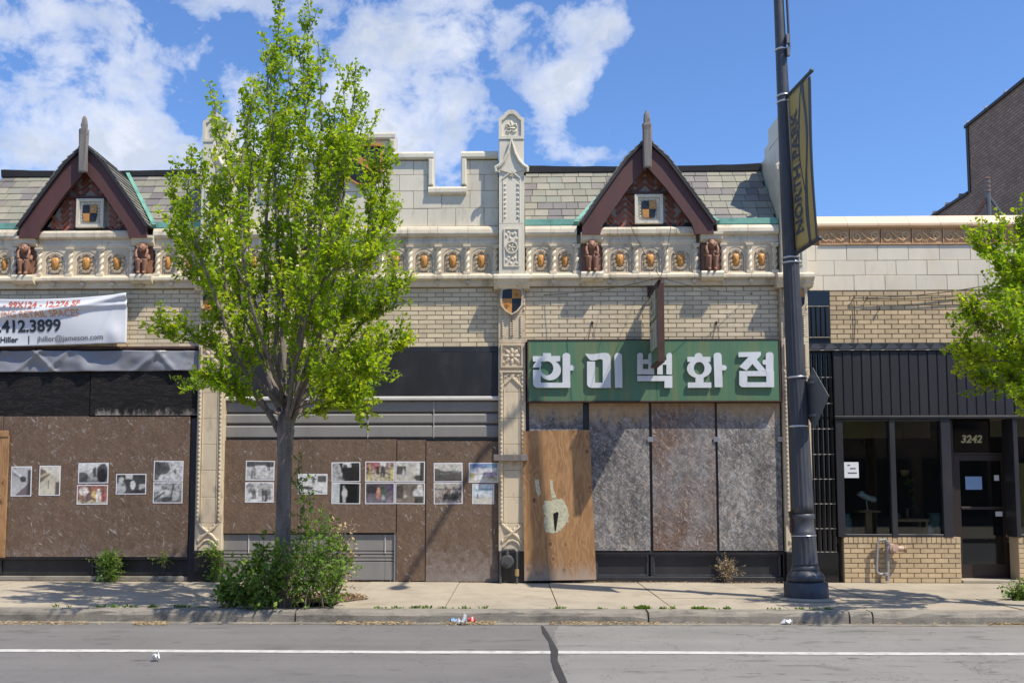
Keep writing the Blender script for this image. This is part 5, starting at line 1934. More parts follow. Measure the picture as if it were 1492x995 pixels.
# ------------------------------------------------------------------ blade sign
BX = P(951, 480, -.12).x
BS = thing('blade_sign', 'weathered green projecting sign hung over the long green sign', 'sign', (BX, -.6, Z(537, -.12)))
BY0, BY1 = -.16, -1.12
bz0, bz1 = Z(537, BY0, 951), Z(428, BY0, 951)
tb = .046
MB().box(BX - tb, BX + tb, BY1 + .03, BY0 - .03, bz0 + .03, bz1 - .03).build('sign_body', 'green', BS)
for q in ((BY1, BY0, bz0, bz0 + .035), (BY1, BY0, bz1 - .035, bz1), (BY1, BY1 + .035, bz0 + .036, bz1 - .036), (BY0 - .035, BY0, bz0 + .036, bz1 - .036)):
    MB().box(BX - tb - .012, BX + tb + .012, q[0], q[1], q[2], q[3]).build('sign_edge', 'rust', BS)
M['faded'] = simple('faded', (.42, .42, .36), .6, .2, 8, (.16, .18, .10), .7, 7, 2, .08, 60)


def blade_letter(strokes, cxs, zc_, s_):
    mb = MB()
    for i, st in enumerate(strokes):
        pts_list = [st[1]] if isinstance(st, tuple) and st[0] == 'ring' else [st]
        if isinstance(st, tuple) and st[0] == 'ring':
            n_ = len(st[1])
            tmp = MB().ring(st[1], st[2], 0, 1)
        else:
            tmp = MB().prism(st, 0, 1)
        vv = []
        for (a, d, b_) in tmp.v:
            yy = BY0 - .09 - (a - cxs[0]) / (cxs[1] - cxs[0]) * (BY0 - BY1 - .18)
            vv.append((BX - tb - .001 - (.022 + .001 * i) * (1 - d), yy, zc_ - (b_ - 350) / 400 * s_))
        mb.add(vv, tmp.f)
    mb.build('letter', 'faded', BS)


blade_letter(HAN, (50, 526), bz1 - .32, .48)
blade_letter(MI, (650, 1075), bz1 - .85, .48)
ar = MB()
ar.tube([(BX, .02, bz1 + .07), (BX, BY1 - .05, bz1 + .05)], .028, 8)
ar.build('bracket_arm', 'rust', BS)
ar2 = MB().tube([(BX, BY1 + .1, bz1), (BX, BY1 + .1, bz1 + .06)], .012, 6).build('hanger', 'rust', BS)
ar2 = MB().tube([(BX, BY0 - .1, bz1), (BX, BY0 - .1, bz1 + .06)], .012, 6).build('hanger', 'rust', BS)
MB().box(BX - .07, BX + .07, -.06, .011, bz1 - .03, bz1 + .16).build('wall_plate', 'rust', BS)
tip = (BX, BY1 - .03, bz1 + .08)
for i, (px, py, yy) in enumerate(((918, 328, -.2), (978, 328, -.2), (792, 430, .0), (1096, 428, .0), (931, 452, 0.0))):
    q = P(px, py, yy)
    m1 = [(tip[0] + (q.x - tip[0]) * t, tip[1] + (q.y - tip[1]) * t, tip[2] + (q.z - tip[2]) * t - .06 * sin(pi * t)) for t in [k / 8 for k in range(9)]]
    MB().tube(m1, .0055, 4).build('guy_wire', 'wire', BS)

# ------------------------------------------------------------------ for-sale style banner and grey tarp
def sheet_fn(px0, px1, py0, py1, yb, fn, nx, nz, slant=None):
    """hanging cloth: grid of points pushed in y by fn(u,v)"""
    v, f = [], []
    for j in range(nz + 1):
        for i in range(nx + 1):
            u, t = i / nx, j / nz
            px = px0 + (px1 - px0) * u
            py = py1 + (py0 - py1) * t
            if slant:
                py += slant(u, t)
            dy = fn(u, t)
            q = P(px, py, yb)
            v.append((q.x, yb + dy, q.z))
    for j in range(nz):
        for i in range(nx):
            f.append((j * (nx + 1) + i, j * (nx + 1) + i + 1, (j + 1) * (nx + 1) + i + 1, (j + 1) * (nx + 1) + i))
    return v, f


def solid_sheet(name, mat, v, f, parent, th=.003):
    n = len(v)
    me = bpy.data.meshes.new(name)
    me.from_pydata(v, [], f)
    me.materials.append(M[mat])
    for p in me.polygons:
        p.use_smooth = True
    o = link(name, me, parent)
    md = o.modifiers.new('thickness', 'SOLIDIFY')
    md.thickness = th
    md.offset = 0
    return o


BNPX0, BNPX1 = -200, 185


def bn_fn(u, t):
    x = (BNPX0 + (BNPX1 - BNPX0) * u)
    k = x / 185
    ln_ = t - (.60 + .36 * max(0, k))            # diagonal fold to the top right corner
    a = -.045 * math.exp(-(ln_ / .06) ** 2) - .03 * math.exp(-((t - .70 - .08 * k) / .05) ** 2) * max(0, 1 - k)
    b_ = -.03 * math.exp(-((t - .83 + .05 * k) / .05) ** 2)
    c = .03 * sin(k * 5 + t * 4) * .5
    e = -.03 * math.exp(-(((k - .9) / .05) ** 2 + ((t - .2) / .18) ** 2)) - .02 * math.exp(-((k - .86 - .2 * (t - .5)) / .03) ** 2)
    return (a + b_ + e) * 1.15 + c * 1.2


def bn_slant(u, t):
    x = BNPX0 + (BNPX1 - BNPX0) * u
    k = max(0, x) / 185
    return t * (-9 * k ** 1.5 + 4 * sin(pi * min(1, k)) * .5) - (1 - t) * 5 * k


BN = thing('vinyl_banner', 'wrinkled white vinyl banner with phone number under the left gable', 'banner', (-8.5, -.1, Z(505, -.12)))
YB_ = -.17
v, f = sheet_fn(BNPX0, BNPX1, 436, 505, YB_, bn_fn, 110, 40, bn_slant)
solid_sheet('vinyl_sheet', 'vinyl', v, f, BN)


def bn_text(body, size, px, py, mat, bold=0, align='LEFT', wide=1.0):
    me = text_mesh(body, size, bold, 0.0, align)
    bm = bmesh.new()
    bm.from_mesh(me)
    bmesh.ops.triangulate(bm, faces=bm.faces)
    for _k in range(3):
        bmesh.ops.subdivide_edges(bm, edges=[e for e in bm.edges if e.calc_length() > .03], cuts=1)
        bmesh.ops.triangulate(bm, faces=bm.faces)
    c = P(px, py, YB_)
    k = 1 / 80.0
    for vv in bm.verts:
        x = c.x + vv.co.x * wide
        z = c.z + vv.co.y
        # find cloth parameters
        ppx = px + (x - c.x) / (X(px + 1, py, YB_) - X(px, py, YB_))
        ppy = py - (z - c.z) / (Z(py - 1, YB_) - Z(py, YB_))
        u = (ppx - BNPX0) / (BNPX1 - BNPX0)
        t = (505 - ppy) / 69.0
        sl_ = bn_slant(u, t)
        q = P(ppx, ppy + sl_ , YB_)
        vv.co = (q.x, YB_ + bn_fn(u, t) - .009, q.z)
    bm.to_mesh(me)
    bm.free()
    me.materials.clear()
    me.materials.append(M[mat])
    return link('lettering', me, BN)


bn_text('- 99X124 - 12,276 SF', .165, 6, 445, 'red_print', .004)
bn_text('ING RETAIL SPACES', .165, 3, 459, 'orange_print', .002)
bn_text('.412.3899', .30, -3, 476.5, 'dark_print', .009)
bn_text('Hiller', .145, 0, 495.5, 'dark_print', .004)
bn_text('|', .16, 40, 495, 'dark_print', .003)
bn_text('jhiller@jameson.com', .145, 54, 495.5, 'grey_print', .001, wide=1.0)
for p, q in ((112, 503), (183, 432), (183, 500)):
    c = P(p, q, -.1)
    MB().tube([(c.x, YB_ - .01, c.z + .03), (c.x, .0, c.z - .03)], .008, 5).build('tie', 'steel', BN)

TP = thing('tarp_strip', 'crumpled silver grey plastic strip hung above the black boards', 'tarp', (-7.5, -.1, Z(541, -.1)))


def tp_fn(u, t):
    x = u * 9
    s_ = 0
    for (c, sl_, w_, a) in ((3.2, .9, .10, .05), (3.75, -.7, .08, .05), (4.2, .8, .12, .04), (5.0, -.3, .25, .035), (6.4, .4, .3, .04), (7.3, .9, .14, .05), (7.9, -.6, .12, .04), (2.0, .8, .1, .05), (8.5, .3, .12, .03)):
        s_ -= a * math.exp(-((x - c - sl_ * (t - .5)) / w_) ** 2)
    return s_ + .02 * sin(x * 2.1 + 3 * t) + .012 * mnoise.noise(Vector((x * 3, t * 3, 0)))


v, f = sheet_fn(-95, 289, 511, 540, -.07, tp_fn, 140, 16, lambda u, t: 3.0 * (1 - u) * (1 - t))
solid_sheet('plastic_sheet', 'tarp', v, f, TP)

# ------------------------------------------------------------------ neighbouring shop building
SX0 = PILX[3] + PW + .004
SX1 = 13.0
SB = thing('shop_building', 'low tan brick shop with black siding and dark display windows', 'building', (9.0, 0, 0))
zS = {k: Z(p, 0, 1300) for k, p in dict(top=314, cop=332, orn=357, b1=379.5, b2=401, b3=423, bk=500, cor=511, sid=608, win=613, sill=782, base=846).items()}
DX0, DX1 = X(1387, 720), X(1478, 720)
core = MB()
core.box(SX0, SX1, .12, .4, zS['sid'], zS['cop'])
core.box(SX0, SX1, .4, .8, zS['sid'] + .2, zS['cop'] - .3)
core.build('wall', 'mortar_tan', SB)
MB().box(SX0, SX1, .81, 16, zS['cop'] - 1.0, zS['cop'] - .75).build('flat_roof', 'roof_felt', SB)
MB().box(SX1 - .3, SX1 - .004, .45, 16, 0, zS['cop'] - .3).build('side_wall', 'far_brick', SB)
MB().box(SX0, SX1 - .31, 15.7, 16, 0, zS['cop'] - 1.01).build('rear_wall', 'far_brick', SB)
# coping
bl = X(1348, 323) - X(1303, 323)
cpr = [(-.05, zS['cop']), (-.10, zS['cop'] + .02), (-.10, zS['cop'] + .06), (.05, zS['top']), (.45, zS['top'] + .03), (.45, zS['cop'])]
x = SX0
off0 = X(1232, 323)
x = off0 - bl * 6
while x < SX1:
    xa, xb = max(x, SX0), min(x + bl, SX1)
    if xb - xa > .05:
        MB().profx(cpr, xa + .003, xb - .003).build('coping_stone', 'coping_peach', SB)
    x += bl


def orn_mesh(w_):
    z0, z1 = zS['orn'] + .004, zS['cop'] - .004
    mb = MB()
    mb.cbox(-w_ / 2 + .003, w_ / 2 - .003, 0, .11, z0, z1, .004)
    mb.box(-w_ / 2 + .003, w_ / 2 - .003, -.025, .001, z0, z0 + .022)
    mb.box(-w_ / 2 + .003, w_ / 2 - .003, -.025, .001, z1 - .022, z1)
    mb.box(-w_ / 2 + .003, -w_ / 2 + .02, -.02, .001, z0 + .023, z1 - .023)
    c = (z0 + z1) / 2
    o = mb.build('tmpo', 'ornament_dark')
    me0 = o.data
    bpy.data.objects.remove(o)
    mb = MB()
    sp = [( .16 + .075 * (1 - t / 11) * cos(t), c + .085 * (1 - t / 11) * sin(t)) for t in [k * .6 for k in range(16)]]
    mb.tube([(a, -.008, b_) for a, b_ in sp[::-1]] + [(.12, -.008, c - .08), (.02, -.008, c - .02), (-.08, -.008, c + .07)], .021, 6)
    sp = [(-.15 + .075 * (1 - t / 11) * cos(t + 3.1), c - .01 + .085 * (1 - t / 11) * sin(t + 3.1)) for t in [k * .6 for k in range(12)]]
    mb.tube([(a, -.008, b_) for a, b_ in sp], .016, 6)
    for k in range(5):
        a = .6 + k * .5
        mb.ell((.03 + .08 * cos(a), -.004, c + .02 + .07 * sin(a)), (.05, .02, .013), 7, 4, Matrix.Rotation(-a, 3, 'Y'))
        mb.ell((-.05 - .07 * cos(a), -.004, c - .03 - .06 * sin(a)), (.04, .018, .012), 7, 4, Matrix.Rotation(-a, 3, 'Y'))
    o = mb.build('tmpo', 'ornament')
    me = o.data
    bpy.data.objects.remove(o)
    return me0, me


M['ornament_dark'] = simple('ornament_dark', (.52, .32, .165), .7, .12, 4, (.18, .09, .04), .4, 6, 1, .08, 90, .2, orand=.08)
om0, om = orn_mesh(bl)
x = off0 + bl * .62 - bl * 6
while x < SX1:
    if x - bl / 2 > SX0 - .1 and x + bl / 2 < SX1:
        tl0 = link('scroll_tile', om0, SB, (x, 0, 0))
        link('scroll', om, tl0, (x, 0, 0))
    x += bl
# ashlar rows
for r, (za, zb) in enumerate(((zS['b1'], zS['orn']), (zS['b2'], zS['b1']), (zS['b3'], zS['b2']))):
    x = off0 + (0 if r % 2 == 0 else bl * .48) + .06 * r - bl * 6
    while x < SX1:
        xa, xb = max(x, SX0), min(x + bl, SX1)
        if xb - xa > .05:
            MB().cbox(xa + .003, xb - .003, R.uniform(-.002, .002), .11, za + .003, zb - .003, .005).build('ashlar_block', 'block_white', SB)
        x += bl
# brick field and bulkheads
DTX = X(1209, 460)
sb_me = MB().cbox(-.5, .5, 0, .09, -.5, .5, .02).mesh('brick', 'brick_tan')
stuff = MB()
nb = 0


def brick_field(xa0, xb0, z0, z1, yf, L, H, lim=8.6, soldier=False):
    global nb
    rows_ = round((z1 - z0) / H)
    H = (z1 - z0) / rows_
    for r in range(rows_):
        za = z1 - (r + 1) * H
        if soldier and r == 0:
            continue
        x = xa0 - (L * .5 if r % 2 else 0)
        while x < xb0 - .01:
            xa, xb = max(x, xa0), min(x + L, xb0)
            if xb - xa > .04:
                if (xa + xb) / 2 < lim and nb < 300:
                    nb += 1
                    link('brick', sb_me, SB, ((xa + xb) / 2, yf + R.uniform(-.003, .003), za + H / 2), scale=(xb - xa - .011, 1, H - .013))
                else:
                    stuff.cbox(xa + .005, xb - .005, yf, yf + .09, za + .006, za + H - .006, .003)
            x += L


brick_field(DTX, SX1, zS['bk'], zS['b3'] - .015, 0.0, .245, .083)
MB().box(DTX, SX1, .018, .118, zS['bk'], zS['b3'] - .003).build('mortar_backing', 'mortar_tan', SB)
bx0, bx1 = X(1229, 810), X(1400, 810)
zsb, zst = .003, zS['sill']
for (xa, xb) in ((bx0, bx1), (DX1 + .02, SX1 - .31)):
    brick_field(xa, xb, zsb, zst - .115, -.02, .245, .083)
    nso = int((xb - xa) / .085)
    for i in range(nso):
        w_ = (xb - xa) / nso
        if xa < 8 or i < 14:
            link('sill_brick', sb_me, SB, (xa + (i + .5) * w_, -.028, zst - .055), scale=(w_ - .01, 1, .105))
        else:
            stuff.cbox(xa + i * w_ + .005, xa + (i + 1) * w_ - .005, -.028, .06, zst - .107, zst - .003, .003)
    MB().box(xa + .002, xb - .002, -.004, .3, .002, zst - .004).build('mortar_backing', 'mortar_tan', SB)
# return of the bulkhead into the doorway
tag(stuff.build('brick_field', 'brick_tan', SB), kind='stuff')
# black glazed pier on the left
px_a, px_b = SX0, X(1216, 650)
tl_prof = 6
pier = MB().box(px_a, px_b - .002, .03, .4, .002, zS['b3'] - .003).build('tiled_pier', 'jet', SB)
zt = [Z(p, 0, 1195) for p in (804, 770, 734, 698, 662, 625, 588, 550, 516)]
for a, b_ in zip(zt, zt[1:]):
    for k in range(5):
        w_ = (px_b - px_a) / 5
        xa = px_a + k * w_
        pts = [(xa + .003, .029)] + [(xa + w_ / 2 - (w_ / 2 - .003) * cos(radians(t)), -.0 - .035 * sin(radians(t)) + .01) for t in (10, 40, 70, 90, 110, 140, 170)] + [(xa + w_ - .003, .029)]
        n = len(pts)
        v = [(x, y, a + .012) for x, y in pts] + [(x, y, b_ - .004) for x, y in pts]
        f = [tuple(range(n)), tuple(range(2 * n - 1, n - 1, -1))] + [(i, i + n, (i + 1) % n + n, (i + 1) % n) for i in range(n)]
        MB().add(v, f).build('reeded_tile', 'tile_black', pier)
    MB().box(px_a + .01, px_b - .015, -.012, .0295, a - .003, a + .011).build('tile_joint', 'white_joint', pier)
MB().cbox(px_a, px_b + .01, -.02, .029, .003, zt[0] - .005, .006).build('pier_base', 'tile_black', pier)
za, zb = Z(491, 0, 1195), Z(447, 0, 1195)
for k in range(5):
    w_ = (X(1209, 460) - px_a) / 5
    xa = px_a + k * w_
    MB().cbox(xa + .004, xa + w_ - .004, -.015, .0295, za, zb, .012).build('reeded_tile', 'tile_black', pier)
MB().cbox(px_a + .002, X(1209, 435) - .003, -.012, .0295, zb + .012, zS['b3'] - .006, .006).build('pier_cap', 'tile_black', pier)
for z in (za - .012, zb + .002):
    MB().box(px_a + .01, X(1209, 460) - .01, -.018, .0295, z, z + .009).build('tile_joint', 'white_joint', pier)
# rope-moulded cornice strip
cz0, cz1 = zS['cor'], zS['bk'] - .003
MB().box(px_a, SX1, -.06, .11, cz0, cz1).build('strip_cornice', 'frame_black', SB)
MB().box(px_a, SX1, -.075, -.061, cz0 + .001, cz0 + .012).build('strip_edge', 'white_joint', SB)
lw = .27
n = int((SX1 - px_a) / lw)
lf = MB().prism([(-.12, cz0 + .02), (-.06, cz1 - .02), (.02, cz1 - .012), (.12, cz0 + .05), (.06, cz0 + .02)], -.085, -.0605).mesh('leaf_moulding', 'lamp_paint')
for i in range(n):
    link('leaf_moulding', lf, SB, (px_a + (i + .5) * lw, 0, 0))
# vertical siding boards
sx = px_b
bw = .168
i = 0
while sx < SX1 - .05:
    xe = min(sx + bw, SX1 - .002)
    MB().cbox(sx + .004, xe - .004, -.045 + R.uniform(-.004, .004), .1, zS['sid'] + .03, cz0 - .004, .012).build('siding_board', 'siding', SB)
    sx = xe
MB().box(px_b, SX1, -.03, .11, zS['sid'] + .03, cz0 - .001).build('siding_backing', 'jet', SB)
MB().cbox(px_b, SX1, -.07, .12, zS['sid'] - .02, zS['sid'] + .028, .008).build('siding_trim', 'frame_black', SB)

# display windows
zw1, zw0 = zS['sid'] - .022, zS['sill'] + .02
fx = [X(p, 700) for p in (1220, 1229, 1297, 1305, 1372, 1388)]
YW = .04
for a, b_ in ((px_b + .012, fx[1]), (fx[2], fx[3]), (fx[4], DX0)):
    MB().cbox(a, b_, YW - .08, YW + .06, zS['sill'] + .001, zw1, .008).build('window_mullion', 'frame_black', SB)
for a, b_ in ((fx[1], fx[2]), (fx[3], fx[4])):
    MB().cbox(a + .001, b_ - .001, YW - .07, YW + .06, zS['sill'] + .001, zw0 + .03, .008).build('window_sill', 'frame_black', SB)
    MB().cbox(a + .001, b_ - .001, YW - .07, YW + .06, zw1 - .045, zw1, .008).build('window_head', 'frame_black', SB)
    MB().box(a + .002, b_ - .002, YW, YW + .008, zw0 + .031, zw1 - .046).build('window_pane', 'glass', SB)
# right display window beyond the door
wx0 = DX1 + .03
MB().cbox(DX1 - .0, wx0 + .05, YW - .08, YW + .06, zS['sill'] + .001, zw1, .008).build('window_mullion', 'frame_black', SB)
MB().cbox(wx0 + .051, SX1 - .4, YW - .07, YW + .06, zS['sill'] + .001, zw0 + .03, .008).build('window_sill', 'frame_black', SB)
MB().box(wx0 + .052, SX1 - .4, YW, YW + .008, zw0 + .031, zw1).build('window_pane', 'glass', SB)
# recessed door
YD = .38
zdt = Z(662, YD, 1430)
dl, dr_ = X(1393, 760, YD), X(1470, 760, YD)
door = MB()
zt_ = Z(663, YD, 1430)
door.ring([(dl, .06), (dr_, .06), (dr_, zt_), (dl, zt_)], [(dl + .10, .30), (dr_ - .10, .30), (dr_ - .10, zt_ - .10), (dl + .10, zt_ - .10)], YD, YD + .05)
M['door_brown'] = simple('door_brown', (.030, .020, .017), .4, .15, 3)
door = door.build('door', 'door_brown', SB)
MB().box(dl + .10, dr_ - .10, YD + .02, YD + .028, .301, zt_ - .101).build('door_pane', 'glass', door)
MB().cbox(dl + .1, dr_ - .1, YD - .012, YD + .04, Z(742, YD, 1430), Z(738, YD, 1430), .004).build('push_bar', 'door_brown', door)
MB().ell((dr_ - .05, YD - .03, Z(780, YD, 1455)), (.028, .03, .028)).build('door_knob', 'brass', door)
for (p0, p1, p2, p3, mt) in ((1407, 1431, 694, 713, 'paper_blue'), (1449, 1456, 692, 700, 'paper'), (1451, 1461, 745, 752, 'paper')):
    if mt == 'paper_blue' and mt not in M:
        M['paper_blue'] = simple('paper_blue', (.22, .36, .58), .6, .06, 14, (.4, .5, .65), .4, 40)
    MB().box(X(p0, p2, YD), X(p1, p2, YD), YD + .0165, YD + .0195, Z(p3, YD, 1430), Z(p2, YD, 1430)).build('notice', mt, door)
MB().cbox(DX0, dl - .002, YD - .02, YD + .1, .004, zw1, .01).build('door_jamb', 'door_brown', SB)
MB().cbox(dr_ + .002, DX1 + .06, YD - .02, YD + .1, .004, zw1, .01).build('door_jamb', 'door_brown', SB)
MB().cbox(dl, dr_, YD - .01, YD + .1, zt_ + .004, zt_ + .05, .006).build('door_head', 'door_brown', SB)
MB().box(dl, dr_, YD + .04, YD + .048, zt_ + .051, zw1 - .02).build('transom_pane', 'glass', SB)
MB().box(DX0 - .03, DX0 - .001, .061, YD - .021, zS['sill'] + .001, zw1).build('doorway_cheek', 'frame_black', SB)
MB().box(DX1 + .001, DX1 + .03, .061, YD - .021, zS['sill'] + .001, zw1).build('doorway_cheek', 'frame_black', SB)
MB().cbox(bx1 + .002, DX1, -.04, YD + .1, .002, .055, .01).build('door_step', 'concrete', SB)
nm = text_mesh('3242', .19, .006, .002, 'CENTER', .2)
nm.materials.clear()
M['number'] = simple('number', (.50, .46, .26), .5, .05, 5)
nm.materials.append(M['number'])
q = P(1415, 640, YD + .03)
o = link('house_number', nm, SB, (q.x, YD + .03, q.z), rot=(pi / 2, 0, 0))
# dim interior room
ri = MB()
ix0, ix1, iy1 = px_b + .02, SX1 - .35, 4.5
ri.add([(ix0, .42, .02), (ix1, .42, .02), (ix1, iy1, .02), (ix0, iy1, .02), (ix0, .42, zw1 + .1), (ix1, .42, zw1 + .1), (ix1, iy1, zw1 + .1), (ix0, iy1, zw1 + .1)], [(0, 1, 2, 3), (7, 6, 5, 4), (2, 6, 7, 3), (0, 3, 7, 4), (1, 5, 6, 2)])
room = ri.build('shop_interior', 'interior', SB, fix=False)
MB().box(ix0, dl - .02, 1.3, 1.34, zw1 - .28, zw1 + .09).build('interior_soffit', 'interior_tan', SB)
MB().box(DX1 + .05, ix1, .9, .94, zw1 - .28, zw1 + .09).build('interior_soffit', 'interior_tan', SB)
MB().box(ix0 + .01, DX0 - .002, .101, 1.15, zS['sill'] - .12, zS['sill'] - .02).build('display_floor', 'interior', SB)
MB().box(DX1 + .032, SX1 - .4, .101, 1.15, zS['sill'] - .12, zS['sill'] - .02).build('display_floor', 'interior', SB)
zfl = zS['sill'] - .02
# goods in the window
q = P(1265, 775, .30)
tb_ = thing('display_stand', 'small wooden pedestal stand in the shop window', 'stand', (q.x, .30, zfl))
MB().cbox(q.x - .06, q.x + .06, .24, .36, zfl, Z(746, .30), .006).build('post', 'wood_pale', tb_)
MB().cbox(q.x - .20, q.x + .18, .14, .46, Z(746, .30) + .001, Z(744, .30) + .012, .006).build('table_top', 'wood_pale', tb_)
zb = Z(744, .30) + .013
bd = thing('bird_sculpture', 'white bird sculpture on a thin leg on the pedestal stand', 'sculpture', (q.x, .30, zb))
mb = MB()
rm = Matrix.Rotation(.35, 3, 'Y')
mb.ell((q.x - .02, .30, zb + .24), (.17, .07, .055), 14, 9, rm)
mb.ell((q.x + .10, .30, zb + .20), (.08, .055, .06), 10, 7, rm)
mb.ell((q.x - .10, .30, zb + .31), (.055, .05, .045), 10, 7)
mb.tube([(q.x - .12, .30, zb + .31), (q.x - .20, .30, zb + .27)], [.03, .006], 6)
M['bird'] = simple('bird', (.62, .72, .70), .3, .05, 5)
bo = link('body', fuse(mb, 'bird_body', 'bird', .012), bd)
MB().tube([(q.x, .30, zb), (q.x - .02, .30, zb + .22)], .010, 6).build('leg', 'bird', bd)
MB().lathe([(.06, 0), (.06, .008), (.02, .014)], (q.x, .30, zb), 14).build('foot', 'bird', bd)
q = P(1325, 768, .36)
tt = thing('display_table', 'low wooden table with small pots in the shop window', 'table', (q.x, .36, zfl))
xa, xb = X(1298, 760, .36), X(1348, 760, .36)
zt2 = Z(759, .36)
MB().cbox(xa, xb, .18, .54, zt2, zt2 + .05, .006).build('table_top', 'wood_pale', tt)
for lx in (xa + .02, xb - .06):
    for ly in (.19, .49):
        MB().box(lx, lx + .04, ly, ly + .04, zfl, zt2).build('leg', 'wood_pale', tt)
for k, (px, h, r, mt, lab) in enumerate(((1300, .11, .035, 'cup_blue', 'small blue cup at the left end of the window table'), (1309, .11, .035, 'cup_blue', 'small blue cup second along the window table'), (1322, .20, .03, 'figure', 'slim brown vase standing on the window table'))):
    if 'cup_blue' not in M:
        M['cup_blue'] = simple('cup_blue', (.10, .25, .30), .3, .05, 5)
    x = X(px, 755, .36)
    c = MB().lathe([(r * .7, 0), (r, h * .3), (r * .9, h * .7), (r * .6, h * .85), (r * .75, h), (r * .5, h * .98)], (0, 0, 0), 14).build('small_vase', mt, smooth=True)
    c.location = (x, .36, zt2 + .051)
    tag(c, lab, 'vase', 'pots on the window table')
c = MB().lathe([(.11, 0), (.17, .06), (.18, .25), (.16, .40), (.175, .44), (.15, .43)], (0, 0, 0), 20).build('large_pot', 'teal_glaze', smooth=True)
c.location = (X(1366, 770, .36), .36, zfl)
tag(c, 'tall teal glazed pot at the right of the display window', 'pot')
c = MB().lathe([(.06, 0), (.10, .06), (.09, .16), (.05, .2), (.06, .23), (.04, .22)], (0, 0, 0), 16).build('small_pot', 'bird', smooth=True)
c.location = (X(1353, 770, .28), .28, zfl)
tag(c, 'small white and blue pot beside the teal pot', 'pot')
c = MB().lathe([(.05, 0), (.09, .1), (.09, .3), (.06, .38), (.07, .42), (.05, .41)], (0, 0, 0), 16).build('tall_pot', 'teal_glaze', smooth=True)
c.location = (X(1234, 770, .30), .30, zfl)
tag(c, 'pale teal vase at the left edge of the display window', 'pot')
c = tag(MB().box(X(1230, 680, .03), X(1251, 680, .03), .030, .036, Z(696, .03, 1240), Z(673, .03, 1240)).build('window_notice', 'paper'), 'white paper notice taped inside the left display window', 'notice')
for k, (tx, py) in enumerate((('WE', 679), ('ARE', 684), ('OPEN', 690))):
    pass
mb = MB()
zc_ = Z(684, .03, 1240)
xm = X(1241, 684, .03)
for k, (dx, dz, w_) in enumerate(((-.05, .08, .05), (.02, .02, .10), (.01, -.06, .16))):
    mb.box(xm + dx - w_ / 2, xm + dx + w_ / 2, .0285, .0298, zc_ + dz - .012, zc_ + dz + .012)
tag(mb.build('notice_print', 'grey_print', c), kind='stuff')
c = tag(MB().box(X(1483, 700, .5), X(1500, 700, .5), .5, .53, zfl, Z(675, .5)).build('window_curtain', 'curtain'), 'yellow curtain edge in the window at the right picture edge', 'curtain')
# hanging houseplant inside
q = P(1318, 690, .7)
hp = thing('hanging_plant', 'trailing green houseplant hanging in the dark window', 'plant', (q.x, .7, q.z))
MB().lathe([(.05, -.06), (.08, 0), (.085, .05), (.07, .05)], (q.x, .7, q.z + .02), 12).build('pot', 'wood_pale', hp)
MB().tube([(q.x, .7, q.z + .05), (q.x, .7, zw1)], .004, 4).build('cord', 'wire', hp)
mb = MB()
for k in range(70):
    t = R.random()
    c = Vector((q.x + .03 + .12 * t + R.gauss(0, .035), .7 + R.gauss(0, .04) - .05, q.z - t * .75))
    a = Vector((R.gauss(0, 1), R.gauss(0, 1), R.gauss(0, 1))).normalized() * .035
    b_ = Vector((R.gauss(0, 1), R.gauss(0, 1), R.gauss(0, 1))).normalized() * .025
    mb.add([c - a, c + b_, c + a, c - b_], [(0, 1, 2, 3)])
tag(mb.build('foliage', 'leaf', hp, fix=False), kind='stuff')

# cast pipe and siamese valve on the bulkhead
gp = thing('wall_pipe', 'grey bent pipe fixed to the tan brick bulkhead', 'pipe', (X(1290, 845, -.1), -.1, 0))
yy = -.11
pp = [P(1293, 846, yy), P(1293, 790, yy), P(1278, 787, yy), P(1277, 832, yy), P(1290, 836, yy)]
MB().tube([(p.x, yy, max(.0, p.z)) for p in pp[:2]], .034, 10).build('riser', 'pipe_grey', gp)
MB().tube([(pp[1].x, yy, pp[1].z), (pp[1].x - .04, yy, pp[1].z + .05), (pp[2].x + .04, yy, pp[2].z), (pp[2].x, yy, pp[2].z - .05), (pp[3].x, yy, pp[3].z), (pp[3].x + .05, yy, pp[3].z - .05), (pp[4].x, yy, pp[4].z)], .026, 10).build('bend', 'pipe_grey', gp)
for p in (pp[1], pp[4]):
    MB().lathe([(.045, -.03), (.05, -.02), (.05, .02), (.045, .03)], (p.x, yy, p.z), 10).build('coupling', 'pipe_grey', gp)
MB().tube([(pp[1].x, yy, pp[1].z - .14), (pp[1].x, 0, pp[1].z - .14)], .025, 8).build('wall_stub', 'pipe_grey', gp)
fv = P(1303, 799, -.15)
fc = thing('fire_valve', 'pinkish cast fire hose connection on the shop bulkhead', 'valve', (fv.x, -.15, fv.z))
mb = MB().tube([(fv.x, .0, fv.z), (fv.x, -.06, fv.z), (fv.x, -.17, fv.z)], [.09, .085, .08], 14)
mb.build('valve_body', 'valve_pink', fc)
MB().tube([(fv.x + .02, -.11, fv.z), (fv.x + .17, -.15, fv.z - .01)], [.055, .05], 12).build('outlet', 'valve_pink', fc)
MB().tube([(fv.x + .171, -.15, fv.z - .01), (fv.x + .20, -.157, fv.z - .012)], .058, 12).build('outlet_cap', 'brass', fc)
MB().tube([(fv.x, -.171, fv.z), (fv.x, -.20, fv.z)], .05, 8).build('face_cap', 'valve_pink', fc)

